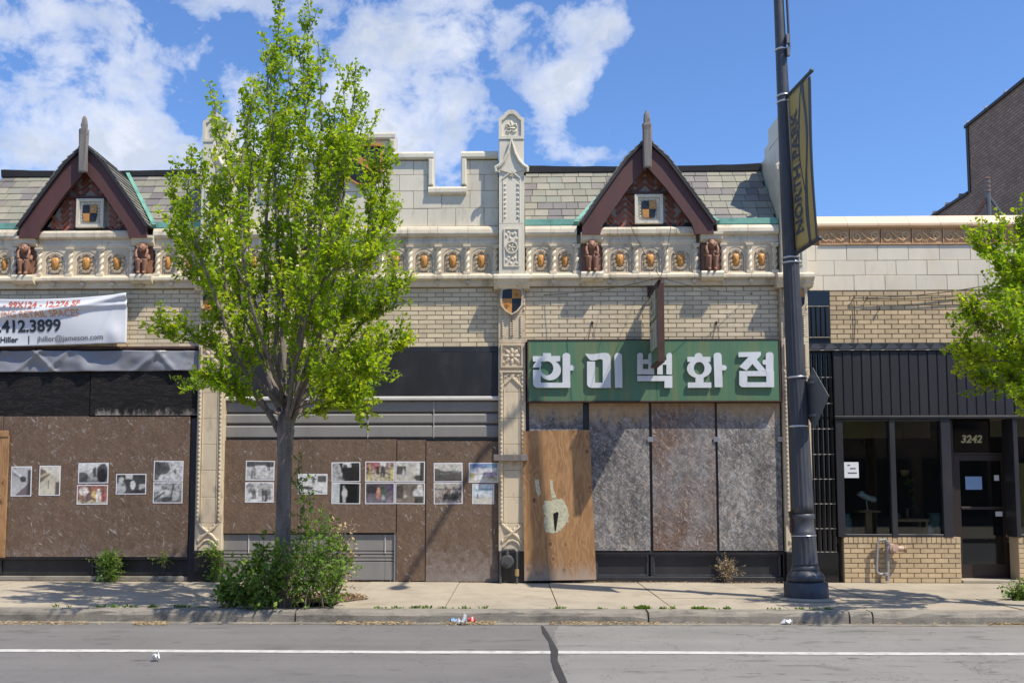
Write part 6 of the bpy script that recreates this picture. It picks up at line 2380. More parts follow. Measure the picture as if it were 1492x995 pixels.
# slack service wires over the shop wall
sw = thing('service_wire', 'thin dark service wires across the tan brick above the siding', 'wire', (X(1243, 436, -.05), -.05, Z(436)))
for (pa, pb, sag) in (((1243, 435), (1480, 408), .08), ((1262, 436), (1500, 420), .06)):
    a, b_ = P(pa[0], pa[1], -.04), P(pb[0], pb[1], -.04)
    MB().tube([a.lerp(b_, t) - Vector((0, .02, sag * sin(pi * t))) for t in [k / 12 for k in range(13)]], .009, 4).build('cable', 'wire', sw)
for (px, py) in ((1243, 435), (1262, 436), (1280, 452)):
    a = P(px, py, 0)
    MB().tube([(a.x, .0, a.z), (a.x, -.06, a.z), (a.x, -.06, a.z + .05)], .012, 6).build('insulator', 'rust', sw)
MB().tube([P(1244, 437, -.02), P(1246, 470, -.02), P(1244, 499, -.02)], .008, 4).build('drop_cable', 'wire', sw)

# mast on the shop roof
YM = 2.6
rmz = thing('roof_mast', 'short braced steel mast with insulators on the shop roof', 'mast', (X(1441, 313, YM), YM, zS['cop'] - .75))
a, t_ = P(1441, 313, YM), P(1440, 262, YM)
MB().tube([(a.x, YM, zS['cop'] - .75), (a.x, YM, t_.z)], .05, 8).build('post', 'alu', rmz)
for p in (1420, 1463):
    c = P(p, 316, YM)
    m_ = P(1441, 286, YM)
    MB().tube([(m_.x, YM, m_.z), (m_.x + (c.x - m_.x) * 2.4, YM + .05, m_.z + (c.z - m_.z) * 2.4)], .035, 6).build('brace', 'alu' if p > 1430 else 'rust', rmz)
for k in range(4):
    z = t_.z + .02 - k * .09
    MB().lathe([(.03, -.03), (.06, -.01), (.06, .01), (.03, .03)], (a.x, YM, z), 8).build('insulator', 'figure', rmz)

# ------------------------------------------------------------------ tall brick building behind, right
FX = 13.2
FB = thing('brick_building', 'tall dark brown brick building rising behind the tan shop', 'building', (FX + 5, 9, 0))


def wall_at(px, py):
    """point on the side wall plane x = FX seen at px, py"""
    u, v = (px - PX0) / FPX, (PY0 - py) / FPX
    rt = Vector((cos(YAW), sin(YAW), 0))
    fw = Vector((-sin(YAW) * cos(PITCH), cos(YAW) * cos(PITCH), sin(PITCH)))
    up = rt.cross(fw)
    r = fw + rt * u + up * v
    return CAM + r * ((FX - CAM.x) / r.x)


q1, q2 = wall_at(1408, 187), wall_at(1408, 285)
MB().box(FX, FX + 12, .5, q1.y, 0, q1.z).build('main_block', 'far_brick', FB)
MB().box(FX + .02, FX + 12, q1.y + .002, q1.y + 12, 0, q2.z).build('rear_wing', 'far_brick', FB)
MB().box(FX - .05, FX + .3, .45, q1.y + .05, q1.z + .002, q1.z + .09).build('coping', 'tar', FB)
MB().box(FX - .03, FX + .3, q1.y + .06, q1.y + 12, q2.z + .002, q2.z + .09).build('coping', 'tar', FB)
for k in range(14):
    y = q1.y - .1 - k * 1.1
    MB().box(FX - .06, FX + .2, y - .1, y, q1.z + .091, q1.z + .16).build('coping_clip', 'steel', FB)
    y = q1.y + .6 + k * .9
    MB().box(FX - .06, FX + .2, y - .1, y, q2.z + .091, q2.z + .16).build('coping_clip', 'steel', FB)
MB().box(FX - .03, FX - .002, q1.y - .14, q1.y - .0, q2.z, q1.z).build('corner_strip', 'tar', FB)
for k in range(3):
    z = 3 + k * 3.2
    for j in range(3):
        MB().box(FX + 2 + j * 3.2, FX + 3.4 + j * 3.2, .44, .499, z, z + 1.7).build('window', 'glass', FB)

# ------------------------------------------------------------------ street lamp
LY = -2.72
lb = P(1175, 866, LY)
lt = P(1134.5, 0, LY)
LB_ = Vector((lb.x, LY, 0))
axis = Vector((lt.x - lb.x, 0, lt.z)).normalized()
lean = atan2(axis.x, axis.z)
SL = thing('street_lamp', 'tall dark fluted street lamp post with a heavy ringed base', 'street lamp', LB_)
SL.rotation_euler = (0, lean, 0)
hz = lambda py: Z(py, LY, 1165)


def lpart(name, prof, mat='lamp_paint', n=32, flute=None, parent=None):
    me = MB().lathe(prof, (0, 0, 0), n, flute).build('t_', mat, None, smooth=True)
    d = me.data
    bpy.data.objects.remove(me)
    o = bpy.data.objects.new(name, d)
    COL.objects.link(o)
    o.parent = parent or SL
    return o


ppm = FPX / (LY + 18.0)
rr_ = lambda px: px / 2 / ppm
lpart('base_drum', [(rr_(61), .004), (rr_(62), .03), (rr_(61), hz(849)), (rr_(56), hz(847))])
lpart('base_ring', [(rr_(47), hz(847)), (rr_(50), hz(846)), (rr_(53), hz(843)), (rr_(52), hz(839)), (rr_(47), hz(835)), (rr_(42), hz(832)), (rr_(39), hz(830))])
lpart('base_ring', [(rr_(39), hz(830)), (rr_(39.5), hz(828)), (rr_(38), hz(825)), (rr_(35), hz(823))])
lpart('fluted_drum', [(rr_(36), hz(823), 0), (rr_(36), hz(820), .018), (rr_(34), hz(784), .018), (rr_(34), hz(781), 0)], n=64, flute=16)
lpart('collar', [(rr_(34), hz(781)), (rr_(35), hz(779)), (rr_(33), hz(776)), (rr_(33), hz(773)), (rr_(31), hz(772)), (rr_(31), hz(757)), (rr_(34), hz(754)), (rr_(33), hz(749)), (rr_(28), hz(747))])
lpart('steel_band', [(rr_(35.2), hz(780.6)), (rr_(35.2), hz(779.2))], 'steel')
me = MB()
me.box(-.19, -.15, -.05, .05, hz(776), hz(752)).box(-.2, -.16, -.04, .04, hz(752) + .002, hz(744))
o = me.build('hand_hole_cover', 'rust', None)
o.parent = SL
o.location = (0, 0, 0)
zt_ = lt.z + 1.6
k_ = lambda z: rr_(30) + (rr_(14.5) - rr_(30)) * (z - hz(700)) / (lt.z - hz(700))
lpart('shaft', [(rr_(32), hz(747), 0), (k_(hz(700)) + .01, hz(735), .014), (k_(hz(380)), hz(380), .012), (k_(hz(376)), hz(376), 0), (k_(lt.z), lt.z, 0), (k_(zt_) * .9, zt_, 0)], n=64, flute=16)
for py in (140, 149, 376, 383, 73, 550, 621):
    z = hz(py)
    r = k_(z) + .012
    lpart('steel_band', [(r - .02, z - .014), (r, z - .012), (r, z + .012), (r - .02, z + .014)], 'steel')
me = MB().box(.06, .1, -.14, -.06, hz(68), hz(55)).box(.06, .1, -.14, -.06, hz(86), hz(74)).build('conduit_box', 'alu', None)
me.parent = SL
cz_ = MB().tube([(.11, -.08, hz(75)), (.10, -.08, zt_)], .02, 8).build('conduit', 'lamp_paint', None)
cz_.parent = SL
# arm and lantern above the picture
am = MB().tube([(0, 0, zt_ - .3), (0, -.5, zt_ + .35), (0, -1.3, zt_ + .62), (0, -2.1, zt_ + .65)], [.06, .055, .05, .045], 10).build('arm', 'lamp_paint', None)
am.parent = SL
lm_ = MB().ell((0, -2.45, zt_ + .62), (.17, .42, .10), 16, 8).build('lantern_head', 'alu', None)
lm_.parent = SL
tag(MB().lathe([(.50, .003), (.50, .02), (.46, .035)], (lb.x, LY, 0), 28).build('concrete_footing', 'concrete'), 'round concrete pad under the street lamp base', 'footing')

# banner on the lamp
bx_top = LB_ + axis * (hz(143) / axis.z)
bx_bot = LB_ + axis * (hz(378) / axis.z)
HB = thing('street_banner', 'gold and blue street banner lettered NORTH PARK on the lamp post', 'banner', (bx_bot.x, LY - .1, bx_bot.z))
yb0, yb1 = LY - .10, LY - .88
zb0, zb1 = bx_bot.z + .10, bx_top.z - .02


def bpt(s_, t, dx=0.0):
    """s_ across the cloth from the post, t up"""
    x = bx_bot.x + (bx_top.x - bx_bot.x) * t + .05 + .10 * s_ + .02 * sin(3 * s_ + 4 * t) * s_ + dx
    return (x, yb0 + (yb1 - yb0) * s_, zb0 + (zb1 - zb0) * t)


def bstrip(name, mat, f0, f1, dx, n=40):
    v, f = [], []
    nc = 8
    for i in range(n + 1):
        t = i / n
        for j in range(nc + 1):
            v.append(bpt(f0(t) + (f1(t) - f0(t)) * j / nc, t, dx))
    f = [(i * (nc + 1) + j, i * (nc + 1) + j + 1, (i + 1) * (nc + 1) + j + 1, (i + 1) * (nc + 1) + j) for i in range(n) for j in range(nc)]
    mb = MB()
    mb.add(v, f)
    me = mb.mesh(name, mat, True)
    o = link(name, me, HB)
    md = o.modifiers.new('thickness', 'SOLIDIFY')
    md.thickness = .002
    return o


bstrip('banner_cloth', 'banner_gold', lambda t: 0, lambda t: 1, 0)
for d in (-1, 1):
    bstrip('hem_stripe', 'banner_blue', lambda t: .91, lambda t: 1.0, d * .005)
    bstrip('wave_stripe', 'banner_blue', lambda t: .50 + .13 * sin(t * 6.5 + .6), lambda t: .535 + .13 * sin(t * 6.5 + .6) + .05 * max(0, sin(t * 8 + 2)), d * .005)
    bstrip('wave_stripe', 'banner_blue', lambda t: .70 + .12 * sin(t * 6.5 + 3.4) - .05, lambda t: .73 + .12 * sin(t * 6.5 + 3.4) + .06 * max(0, sin(t * 7)), d * .0062)
    me = text_mesh('NORTH PARK', .34, .009, 0.0, 'CENTER')
    bm = bmesh.new(); bm.from_mesh(me)
    wd = max(v.co.x for v in bm.verts) - min(v.co.x for v in bm.verts)
    sc_ = .78 * (zb1 - zb0) / wd
    for v in bm.verts:
        t = .48 + v.co.x * sc_ / (zb1 - zb0)
        s_ = .25 - v.co.y * 1.0 / (yb0 - yb1) * (1 if d < 0 else 1)
        if d > 0:
            t = .48 - v.co.x * sc_ / (zb1 - zb0)
            s_ = .25 + v.co.y * 1.0 / (yb0 - yb1)
            s_ = .25 - v.co.y / (yb0 - yb1)
            t = .48 + (-v.co.x) * sc_ / (zb1 - zb0)
            s_ = .25 + v.co.y / (yb0 - yb1)
        v.co = bpt(s_, t, d * .008)
    bm.to_mesh(me); bm.free()
    me.materials.clear(); me.materials.append(M['banner_blue'])
    link('lettering', me, HB)
for (q, dz) in ((bx_top, 0.0), (bx_bot, .06)):
    MB().tube([(q.x, LY, q.z + dz - .0), (q.x + .05, yb0, q.z + dz), (q.x + .16, yb1 - .04, q.z + dz + .03)], .028, 8).build('banner_arm', 'lamp_paint', HB)
    MB().ell((q.x + .16, yb1 - .06, q.z + dz + .03), (.035, .035, .035)).build('arm_finial', 'lamp_paint', HB)

# diamond warning sign, seen almost edge on
dz_ = hz(582)
q = LB_ + axis * (dz_ / axis.z)
DS = thing('diamond_sign', 'grey backed diamond traffic sign seen nearly edge on at the lamp post', 'traffic sign', (q.x + .20, LY - .16, dz_))
DS.rotation_euler = (0, 0, radians(14))
hd = .47
mb = MB()
pts = [(0, hd), (-hd * .9, 0), (0, -hd), (hd * .9, 0)]
v = [(-.002, y, z) for y, z in pts] + [(.002, y, z) for y, z in pts]
mb.add(v, [(0, 1, 2, 3), (7, 6, 5, 4)] + [(i, i + 4, (i + 1) % 4 + 4, (i + 1) % 4) for i in range(4)])
o = mb.build('sign_plate', 'alu'); o.parent = DS
for z in (.25, -.25):
    o = MB().box(-.03, -.003, -.06, .2, z - .02, z + .02).build('clamp', 'steel'); o.parent = DS

# ------------------------------------------------------------------ gas meter at the middle pilaster
q = P(742, 820, -.24)
GM = thing('gas_meter', 'dark gas regulator and pipes at the foot of the middle pilaster', 'gas meter', (q.x, -.24, 0))
ym = -.25
c = P(739, 818, ym)
MB().tube([(c.x, ym + .04, c.z), (c.x, ym, c.z), (c.x, ym - .05, c.z)], [.10, .125, .10], 16).build('regulator_body', 'meter', GM)
MB().tube([(c.x, ym - .05, c.z), (c.x, ym - .09, c.z)], .05, 12).build('regulator_cap', 'meter', GM)
MB().tube([(c.x, ym, c.z + .1), (c.x, ym, c.z + .2)], .035, 8).build('inlet', 'meter', GM)
l = P(729, 845, ym).x
r_ = P(753, 845, ym).x
MB().tube([(l, ym, 0), (l, ym, c.z + .16), (l + .04, ym, c.z + .2), (r_ - .04, ym, c.z + .21), (r_, ym, c.z + .17), (r_, ym, c.z - .25)], .022, 8).build('pipe_loop', 'meter', GM)
MB().tube([(r_, ym, c.z - .13), (r_, ym, c.z - .25)], .038, 8).build('valve', 'brass', GM)
MB().tube([(r_, ym, c.z - .25), (r_, ym, .0)], .022, 8).build('pipe', 'meter', GM)


# ------------------------------------------------------------------ trees
def cat_rom(pts, n):
    pts = [Vector(p) for p in pts]
    pp_ = [pts[0] * 2 - pts[1]] + pts + [pts[-1] * 2 - pts[-2]]
    out = []
    for i in range(len(pts) - 1):
        a, b_, c, d = pp_[i:i + 4]
        for k in range(n):
            t = k / n
            out.append(.5 * ((2 * b_) + (c - a) * t + (2 * a - 5 * b_ + 4 * c - d) * t * t + (3 * b_ - a - 3 * c + d) * t ** 3))
    out.append(pts[-1])
    return out


class Leaves:
    def __init__(s):
        s.v, s.f, s.t = [], [], []

    def leaf(s, p, d, n, size, tint, kind=0):
        """fan leaf on a short stalk: p base, d direction, n normal"""
        side = d.cross(n)
        if side.length < 1e-5:
            return
        side.normalize()
        o = len(s.v)
        if kind == 0:
            s.v += [p, p + d * size * .75 + side * size * .62, p + d * size * .95, p + d * size * .75 - side * size * .62]
            s.f += [(o, o + 1, o + 2), (o, o + 2, o + 3)]
            s.t += [tint] * 4
        else:
            s.v += [p, p + d * size * .5 + side * size * .27, p + d * size * 1.1, p + d * size * .5 - side * size * .27]
            s.f += [(o, o + 1, o + 2), (o, o + 2, o + 3)]
            s.t += [tint] * 4

    def build(s, name, mat, parent):
        me = bpy.data.meshes.new(name)
        me.from_pydata([tuple(q) for q in s.v], [], s.f)
        at = me.attributes.new('tint', 'FLOAT', 'POINT')
        at.data.foreach_set('value', np.array(s.t, dtype=np.float32))
        me.materials.append(M[mat])
        o = link(name, me, parent)
        return tag(o, kind='stuff')


def rv(rr):
    while True:
        q = Vector((rr.uniform(-1, 1), rr.uniform(-1, 1), rr.uniform(-1, 1)))
        if .05 < q.length < 1:
            return q.normalized()


def ginkgo(name, label, limbs, Yt, trunk, seed, leafmat='leaf', lsize=.05, dens=1.0, twig_len=(.25, .75), group=None):
    """limbs: list of [(px, py, dy)...], r0 ; every limb sends out rising shoots set with leaf spurs"""
    rr = random.Random(seed)
    base = P(trunk[0][0], trunk[0][1], Yt)
    T = thing(name, label, 'tree', (base.x, Yt, 0), group)
    tp = [P(a, b_, Yt) for a, b_, w_ in trunk]
    tp[0].z = -.06
    tr_ = [.86 * w_ / 2 / FPX * (Yt + 18) for a, b_, w_ in trunk]
    pts = cat_rom(tp, 4)
    rad = [tr_[0] + (tr_[-1] - tr_[0]) * (i / (len(pts) - 1)) for i in range(len(pts))]
    rad = []
    for i in range(len(pts)):
        k = i / (len(pts) - 1) * (len(tr_) - 1)
        j = min(int(k), len(tr_) - 2)
        rad.append((tr_[j] + (tr_[j + 1] - tr_[j]) * (k - j)) * rr.uniform(.96, 1.04))
    tk = MB().tube(pts, rad, 16).build('trunk', 'bark', T, smooth=True)
    lv = Leaves()
    tw = MB()
    work = []
    for li, (lp, r0) in enumerate(limbs):
        sh_ = rr.uniform(-26, 22)
        lp = [(lp[0][0], lp[0][1] + sh_, lp[0][2])] + list(lp[1:])
        r0 *= .78
        path = cat_rom([P(a, b_, Yt + dy) for a, b_, dy in lp], 6)
        work.append((path, r0, 0))
        n = len(path)
        L = sum((path[i + 1] - path[i]).length for i in range(n - 1))
        if L < 1.0:
            continue
        for u in [rr.uniform(.3, .42), rr.uniform(.42, .55), rr.uniform(.5, .65), rr.uniform(.6, .72), rr.uniform(.68, .82)]:
            i = int(u * (n - 1))
            dn = (path[i + 1] - path[i]).normalized()
            out = rv(rr)
            out = (out - dn * out.dot(dn)).normalized()
            d = (dn * .85 + out * .5).normalized()
            ll = min(1.15, L * .24) * (1.1 - .5 * u) * rr.uniform(.75, 1.15)
            sp_ = [path[i].copy()]
            for q in range(7):
                d = (d + dn * .05 + Vector((0, 0, .07)) + rv(rr) * .06).normalized()
                sp_.append(sp_[-1] + d * ll / 7)
            work.append((sp_, r0 * (1 - u) ** .8 * .6, 1))
    for li, (path, r0, lvl) in enumerate(work):
        path = [p + rv(rr) * .018 for p in path]
        n = len(path)
        lr = [max(.006, r0 * (1 - i / (n - 1)) ** .8) for i in range(n)]
        MB().tube(path, lr, 8 if lvl == 0 else 6).build('limb' if lvl == 0 else 'branch', 'bark', T, smooth=True)
        L = sum((path[i + 1] - path[i]).length for i in range(n - 1))
        acc = 0
        for i in range(2, n - 1):
            seg_ = path[i + 1] - path[i]
            acc += seg_.length
            u = i / n
            dirn = seg_.normalized()
            ns = max(1, int(seg_.length / .09 * dens + rr.random()))
            if u < (.18 if lvl == 0 else .05):
                ns = ns // 2
            for k in range(ns):
                st = path[i] + seg_ * rr.random()
                out = rv(rr)
                out = (out - dirn * out.dot(dirn)).normalized()
                d = (dirn * rr.uniform(.5, 1.0) + out * rr.uniform(.45, 1.0) + Vector((0, 0, .35))).normalized()
                tl_ = rr.uniform(*twig_len) * (1 - .5 * u)
                if rr.random() < .25:
                    tl_ *= .35
                mseg = 4
                tpnts = [st]
                for q in range(mseg):
                    d = (d + Vector((0, 0, .10)) + rv(rr) * .18).normalized()
                    tpnts.append(tpnts[-1] + d * tl_ / mseg)
                tw.tube(tpnts, [.0075, .006, .005, .004, .002], 4, False)
                nl = int(tl_ / .032) + 2
                tone = rr.uniform(-.18, .18)
                for q in range(nl):
                    t = (q + rr.random()) / nl
                    if t < .12:
                        continue
                    j = min(int(t * mseg), mseg - 1)
                    p = tpnts[j].lerp(tpnts[j + 1], t * mseg - j)
                    for c in range(rr.choice((3, 3, 4, 4))):
                        o_ = rv(rr)
                        o_.z *= .6
                        dd = (o_ + Vector((0, 0, rr.uniform(-.5, .35)))).normalized()
                        nn = (rv(rr) + Vector((0, -.2, .9))).normalized()
                        lv.leaf(p + dd * rr.uniform(.012, .045), dd, nn, lsize * rr.choice((.5, .75, 1.0, 1.0, 1.3)) * rr.uniform(.85, 1.15), min(1, max(0, rr.gauss(.5 + tone * 1.5, .2))))
        # leaves straight on the limb
        for i in range(int(n * .3), n - 1):
            for c in range(int(7 * dens)):
                p = path[i].lerp(path[i + 1], rr.random())
                dd = rv(rr)
                lv.leaf(p + dd * .02, dd, (rv(rr) + Vector((0, 0, .8))).normalized(), lsize * rr.uniform(.6, 1.2), min(1, max(0, rr.gauss(.55, .2))))
    tag(tw.build('twig', 'twig', T, fix=False), kind='stuff')
    lv.build('crown', leafmat, T)
    return T, len(lv.f)


TY = -3.95
LIMBS = [
    ([(408, 612, 0), (372, 545, -.3), (335, 470, -.5), (312, 370, -.6), (303, 250, -.5), (302, 140, -.4)], .045),
    ([(407, 606, 0), (392, 540, .15), (384, 440, .3), (386, 320, .3), (396, 180, .2), (406, 5, .1)], .068),
    ([(412, 608, 0), (402, 520, -.3), (405, 400, -.5), (398, 260, -.5), (388, 130, -.4), (384, 60, -.3)], .055),
    ([(416, 606, 0), (412, 520, .4), (424, 400, .7), (440, 260, .8), (450, 120, .6), (455, 8, .5)], .06),
    ([(422, 604, 0), (428, 520, -.2), (438, 420, -.5), (462, 300, -.7), (474, 170, -.6), (470, 60, -.5)], .055),
    ([(425, 604, 0), (448, 520, .2), (478, 410, .5), (505, 290, .6), (522, 190, .4), (531, 95, .3)], .058),
    ([(426, 602, 0), (458, 530, -.4), (492, 420, -.8), (508, 300, -.9), (512, 190, -.7), (509, 110, -.6)], .048),
    ([(428, 604, 0), (470, 530, .1), (520, 430, .3), (556, 340, .3), (574, 280, .2), (578, 235, .2)], .042),
    ([(428, 606, 0), (478, 540, -.3), (530, 480, -.5), (572, 445, -.6), (608, 412, -.6)], .034),
    ([(428, 610, 0), (480, 560, .3), (535, 530, .4), (575, 512, .4), (610, 497, .4)], .03),
    ([(424, 616, 0), (460, 585, -.4), (500, 575, -.7), (528, 592, -.8)], .022),
    ([(406, 612, 0), (360, 555, .3), (305, 510, .4), (250, 492, .4), (206, 470, .4)], .032),
    ([(405, 610, 0), (355, 540, -.5), (305, 440, -.9), (272, 350, -1.0), (258, 285, -.9), (265, 235, -.9)], .038),
    ([(405, 616, 0), (362, 585, -.4), (322, 560, -.7), (292, 545, -.8)], .022),
    ([(404, 608, 0), (350, 520, .6), (300, 440, 1.0), (262, 385, 1.1), (245, 340, 1.1)], .034),
    ([(430, 604, 0), (485, 510, .7), (530, 400, 1.1), (560, 330, 1.2), (585, 320, 1.2)], .036),
    ([(414, 600, 0), (380, 500, -1.0), (352, 400, -1.5), (345, 290, -1.5), (350, 200, -1.2), (362, 150, -1.1)], .042),
    ([(420, 600, 0), (440, 500, -1.0), (470, 420, -1.6), (520, 380, -1.8), (560, 370, -1.8)], .036),
    ([(420, 600, 0), (460, 500, -1.0), (500, 470, -1.5), (540, 450, -1.6)], .03),
    ([(418, 615, 0), (450, 600, .4), (500, 590, .6), (532, 600, .7)], .018),
    ([(414, 600, 0), (412, 480, .1), (420, 340, .1), (424, 200, .0), (425, 60, .0)], .05),
    ([(418, 600, 0), (440, 480, -.9), (470, 350, -1.2), (492, 240, -1.1), (496, 150, -1.0)], .045),
    ([(410, 600, 0), (376, 480, .8), (355, 350, 1.1), (362, 230, 1.0), (372, 110, .8)], .045),
    ([(420, 600, 0), (450, 470, 1.0), (486, 350, 1.3), (515, 250, 1.2), (545, 170, 1.0)], .045),
    ([(412, 600, 0), (366, 500, .2), (330, 400, .3), (318, 300, .3), (328, 210, .3)], .04),
    ([(425, 610, 0), (470, 560, -1.0), (505, 540, -1.3), (545, 548, -1.4)], .02),
]
LIMBS = [([(416 + (x - 416) * (.9 if y < 540 else 1.0), y, z) for x, y, z in l], r) for l, r in LIMBS]
TRUNK = [(411, 890, 34), (411, 840, 29), (413, 740, 25), (415, 670, 25), (416, 628, 30), (416, 600, 24)]
t1, nl1 = ginkgo('ginkgo_tree', 'slender ginkgo tree with bright green leaves rising from the kerb weeds', LIMBS, TY, TRUNK, 11, dens=.68)

R_T = [(1572, 886, 32), (1572, 760, 27), (1570, 660, 26), (1570, 620, 28), (1570, 600, 22)]
RL = [
    ([(1568, 615, 0), (1530, 560, -.2), (1480, 530, -.4), (1430, 522, -.5), (1398, 515, -.5)], .034),
    ([(1568, 618, 0), (1530, 590, .3), (1490, 565, .4), (1445, 560, .5), (1402, 538, .5)], .03),
    ([(1566, 610, 0), (1520, 530, .3), (1470, 500, .4), (1430, 480, .4), (1408, 452, .4)], .032),
    ([(1566, 605, 0), (1520, 480, -.3), (1480, 420, -.5), (1448, 375, -.6), (1424, 365, -.6)], .036),
    ([(1566, 600, 0), (1530, 470, .2), (1505, 380, .3), (1480, 330, .3)], .045),
    ([(1568, 600, 0), (1540, 470, -.6), (1500, 420, -1.0), (1465, 410, -1.1)], .03),
    ([(1570, 600, 0), (1560, 440, .3), (1545, 280, .3), (1540, 180, .2)], .06),
    ([(1572, 600, 0), (1590, 440, -.3), (1605, 250, -.4), (1600, 120, -.3)], .06),
    ([(1574, 600, 0), (1620, 480, .3), (1660, 350, .3), (1680, 250, .2)], .05),
    ([(1574, 605, 0), (1640, 540, -.3), (1710, 480, -.3)], .035),
    ([(1570, 615, 0), (1520, 600, -.5), (1485, 585, -.7)], .02),
    ([(1568, 610, 0), (1520, 545, .8), (1480, 520, 1.1), (1440, 540, 1.2)], .026),
    ([(1568, 606, 0), (1525, 500, .8), (1490, 450, 1.0), (1455, 440, 1.1)], .03),
    ([(1568, 606, 0), (1535, 500, -1.0), (1500, 470, -1.4), (1470, 480, -1.5)], .03),
]
ginkgo('ginkgo_tree', 'ginkgo tree with leafy boughs reaching in at the right picture edge', RL, TY, R_T, 23, dens=.7)


# ------------------------------------------------------------------ weeds and brush
def brush(name, label, cat, stems, mat, lsize, kind, seed, group=None, woody=True, per=.03):
    rr = random.Random(seed)
    c = stems[0][0][0]
    T = thing(name, label, cat, (c[0], c[1], 0), group)
    lv = Leaves()
    sm_ = MB()
    for pts, n_side in stems:
        path = cat_rom(pts, 5)
        path = [p + rv(rr) * .012 for p in path]
        n = len(path)
        sm_.tube(path, [max(.0025, .009 * (1 - i / n)) for i in range(n)], 5, False)
        for i in range(1, n - 1):
            d0 = (path[i + 1] - path[i])
            for k in range(n_side):
                st = path[i] + d0 * rr.random()
                d = (rv(rr) + Vector((0, 0, .45))).normalized()
                tl_ = rr.uniform(.04, .30)
                e = st + d * tl_
                sm_.tube([st, e], [.003, .0015], 3, False)
                for q in range(int(tl_ / per) + 1):
                    p = st.lerp(e, rr.random())
                    dd = (rv(rr) + d * .6).normalized()
                    lv.leaf(p, dd, (rv(rr) + Vector((0, -.3, .7))).normalized(), lsize * rr.uniform(.4, 1.5), min(1, max(0, rr.gauss(.45, .3))), kind)
    tag(sm_.build('stem', 'twig', T, fix=False), kind='stuff')
    lv.build('foliage', mat, T)
    return T


def stem_px(lst, Y):
    o = [P(a, b_, Y + dy) for a, b_, dy in lst]
    o[0].z = min(o[0].z, .02) if o[0].z < .3 else o[0].z
    return o


rr = random.Random(5)
SH = []
for (bx_, tx, ty, dy) in ((430, 440, 665, 0), (440, 470, 745, -.1), (425, 418, 770, .15), (455, 490, 770, .0), (445, 455, 730, .2), (470, 505, 785, .1), (480, 508, 810, -.1), (450, 475, 790, -.25), (435, 430, 790, -.3),
                          (465, 480, 760, -.15), (420, 400, 800, -.2), (460, 440, 700, .1), (430, 450, 775, .3), (470, 460, 800, -.35), (485, 500, 830, -.3), (445, 440, 820, -.4), (425, 415, 815, -.35)):
    SH.append((stem_px([(bx_, 876 + rr.uniform(-4, 4), dy), ((bx_ + tx) / 2 + rr.uniform(-6, 6), (876 + ty) / 2, dy), (tx, ty, dy * 1.4)], TY + .1), 5))
brush('wild_shrub', 'dark green wild shrub growing right of the tree trunk', 'shrub', SH, 'leaf_dark', .05, 1, 31, group='undergrowth round the tree')
SH = []
for (bx_, tx, ty, dy) in ((350, 335, 835, 0), (345, 325, 850, -.1), (360, 365, 815, .1), (370, 380, 800, 0), (340, 322, 862, -.2), (385, 385, 790, .2), (375, 360, 835, -.2), (395, 405, 810, -.3), (400, 395, 835, -.35), (355, 345, 850, -.3), (385, 372, 850, -.35)):
    SH.append((stem_px([(bx_, 878 + rr.uniform(-4, 4), dy), ((bx_ + tx) / 2 + rr.uniform(-4, 4), (878 + ty) / 2, dy), (tx, ty, dy * 1.2)], TY + .1), 4))
brush('leafy_weed', 'lighter green leafy weeds growing left of the tree trunk', 'weeds', SH, 'leaf_weed', .075, 1, 32, group='undergrowth round the tree')
SH = []
for (bx_, tx, ty, dy) in ((480, 500, 765, 0), (485, 512, 780, .1), (475, 490, 775, .2), (490, 515, 800, .0), (470, 480, 770, .1)):
    SH.append((stem_px([(bx_, 876, dy), ((bx_ + tx) / 2, (876 + ty) / 2, dy), (tx, ty, dy)], TY + .3), 4))
brush('dry_weed', 'dry straw coloured weed stalks at the right of the shrub', 'weeds', SH, 'dry', .04, 1, 33, group='undergrowth round the tree')
brush('wall_weed', 'small green weed at the foot of the left bulkhead', 'weed', [(stem_px([(160, 847, dy), (160 + d / 2, 830, dy), (160 + d, 806 + abs(d), dy)], -.12), 8) for d, dy in ((-8, 0), (0, -.05), (7, 0), (4, -.1), (-5, -.1))], 'leaf_dark', .04, 1, 34)
brush('wall_weed', 'thin weed sprig on the sill between left board and pilaster', 'weed', [([P(236, 820, -.06), P(238, 817, -.1), P(240, 812, -.12)], 4)], 'leaf_dark', .035, 1, 35)
brush('wall_weed', 'green weed trailing beside the left pilaster plinth', 'weed', [(stem_px([(318, 848, dy), (314, 825, dy), (302 + d, 800, dy)], -.25), 4) for d, dy in ((0, 0), (8, -.05), (14, .0))], 'leaf_dark', .05, 1, 36)
brush('dry_tuft', 'dry straw tuft in front of the right bulkhead', 'weed', [(stem_px([(1060, 843, 0), (1060 + d / 2, 830, 0), (1060 + d, 822 + abs(d), 0)], -.15), 3) for d in (-11, -6, -2, 2, 6, 10)], 'dry', .022, 1, 37)
brush('grass_tuft', 'green grass tuft on the pavement at the right picture edge', 'weed', [([Vector((x, y, .0)), Vector((x + .02, y, .04)), Vector((x + .04, y, .07))], 4) for x, y in [(G(1478 + 4 * k, 874, 0).x, G(1478, 874, 0).y) for k in range(6)]], 'leaf_weed', .05, 1, 38)
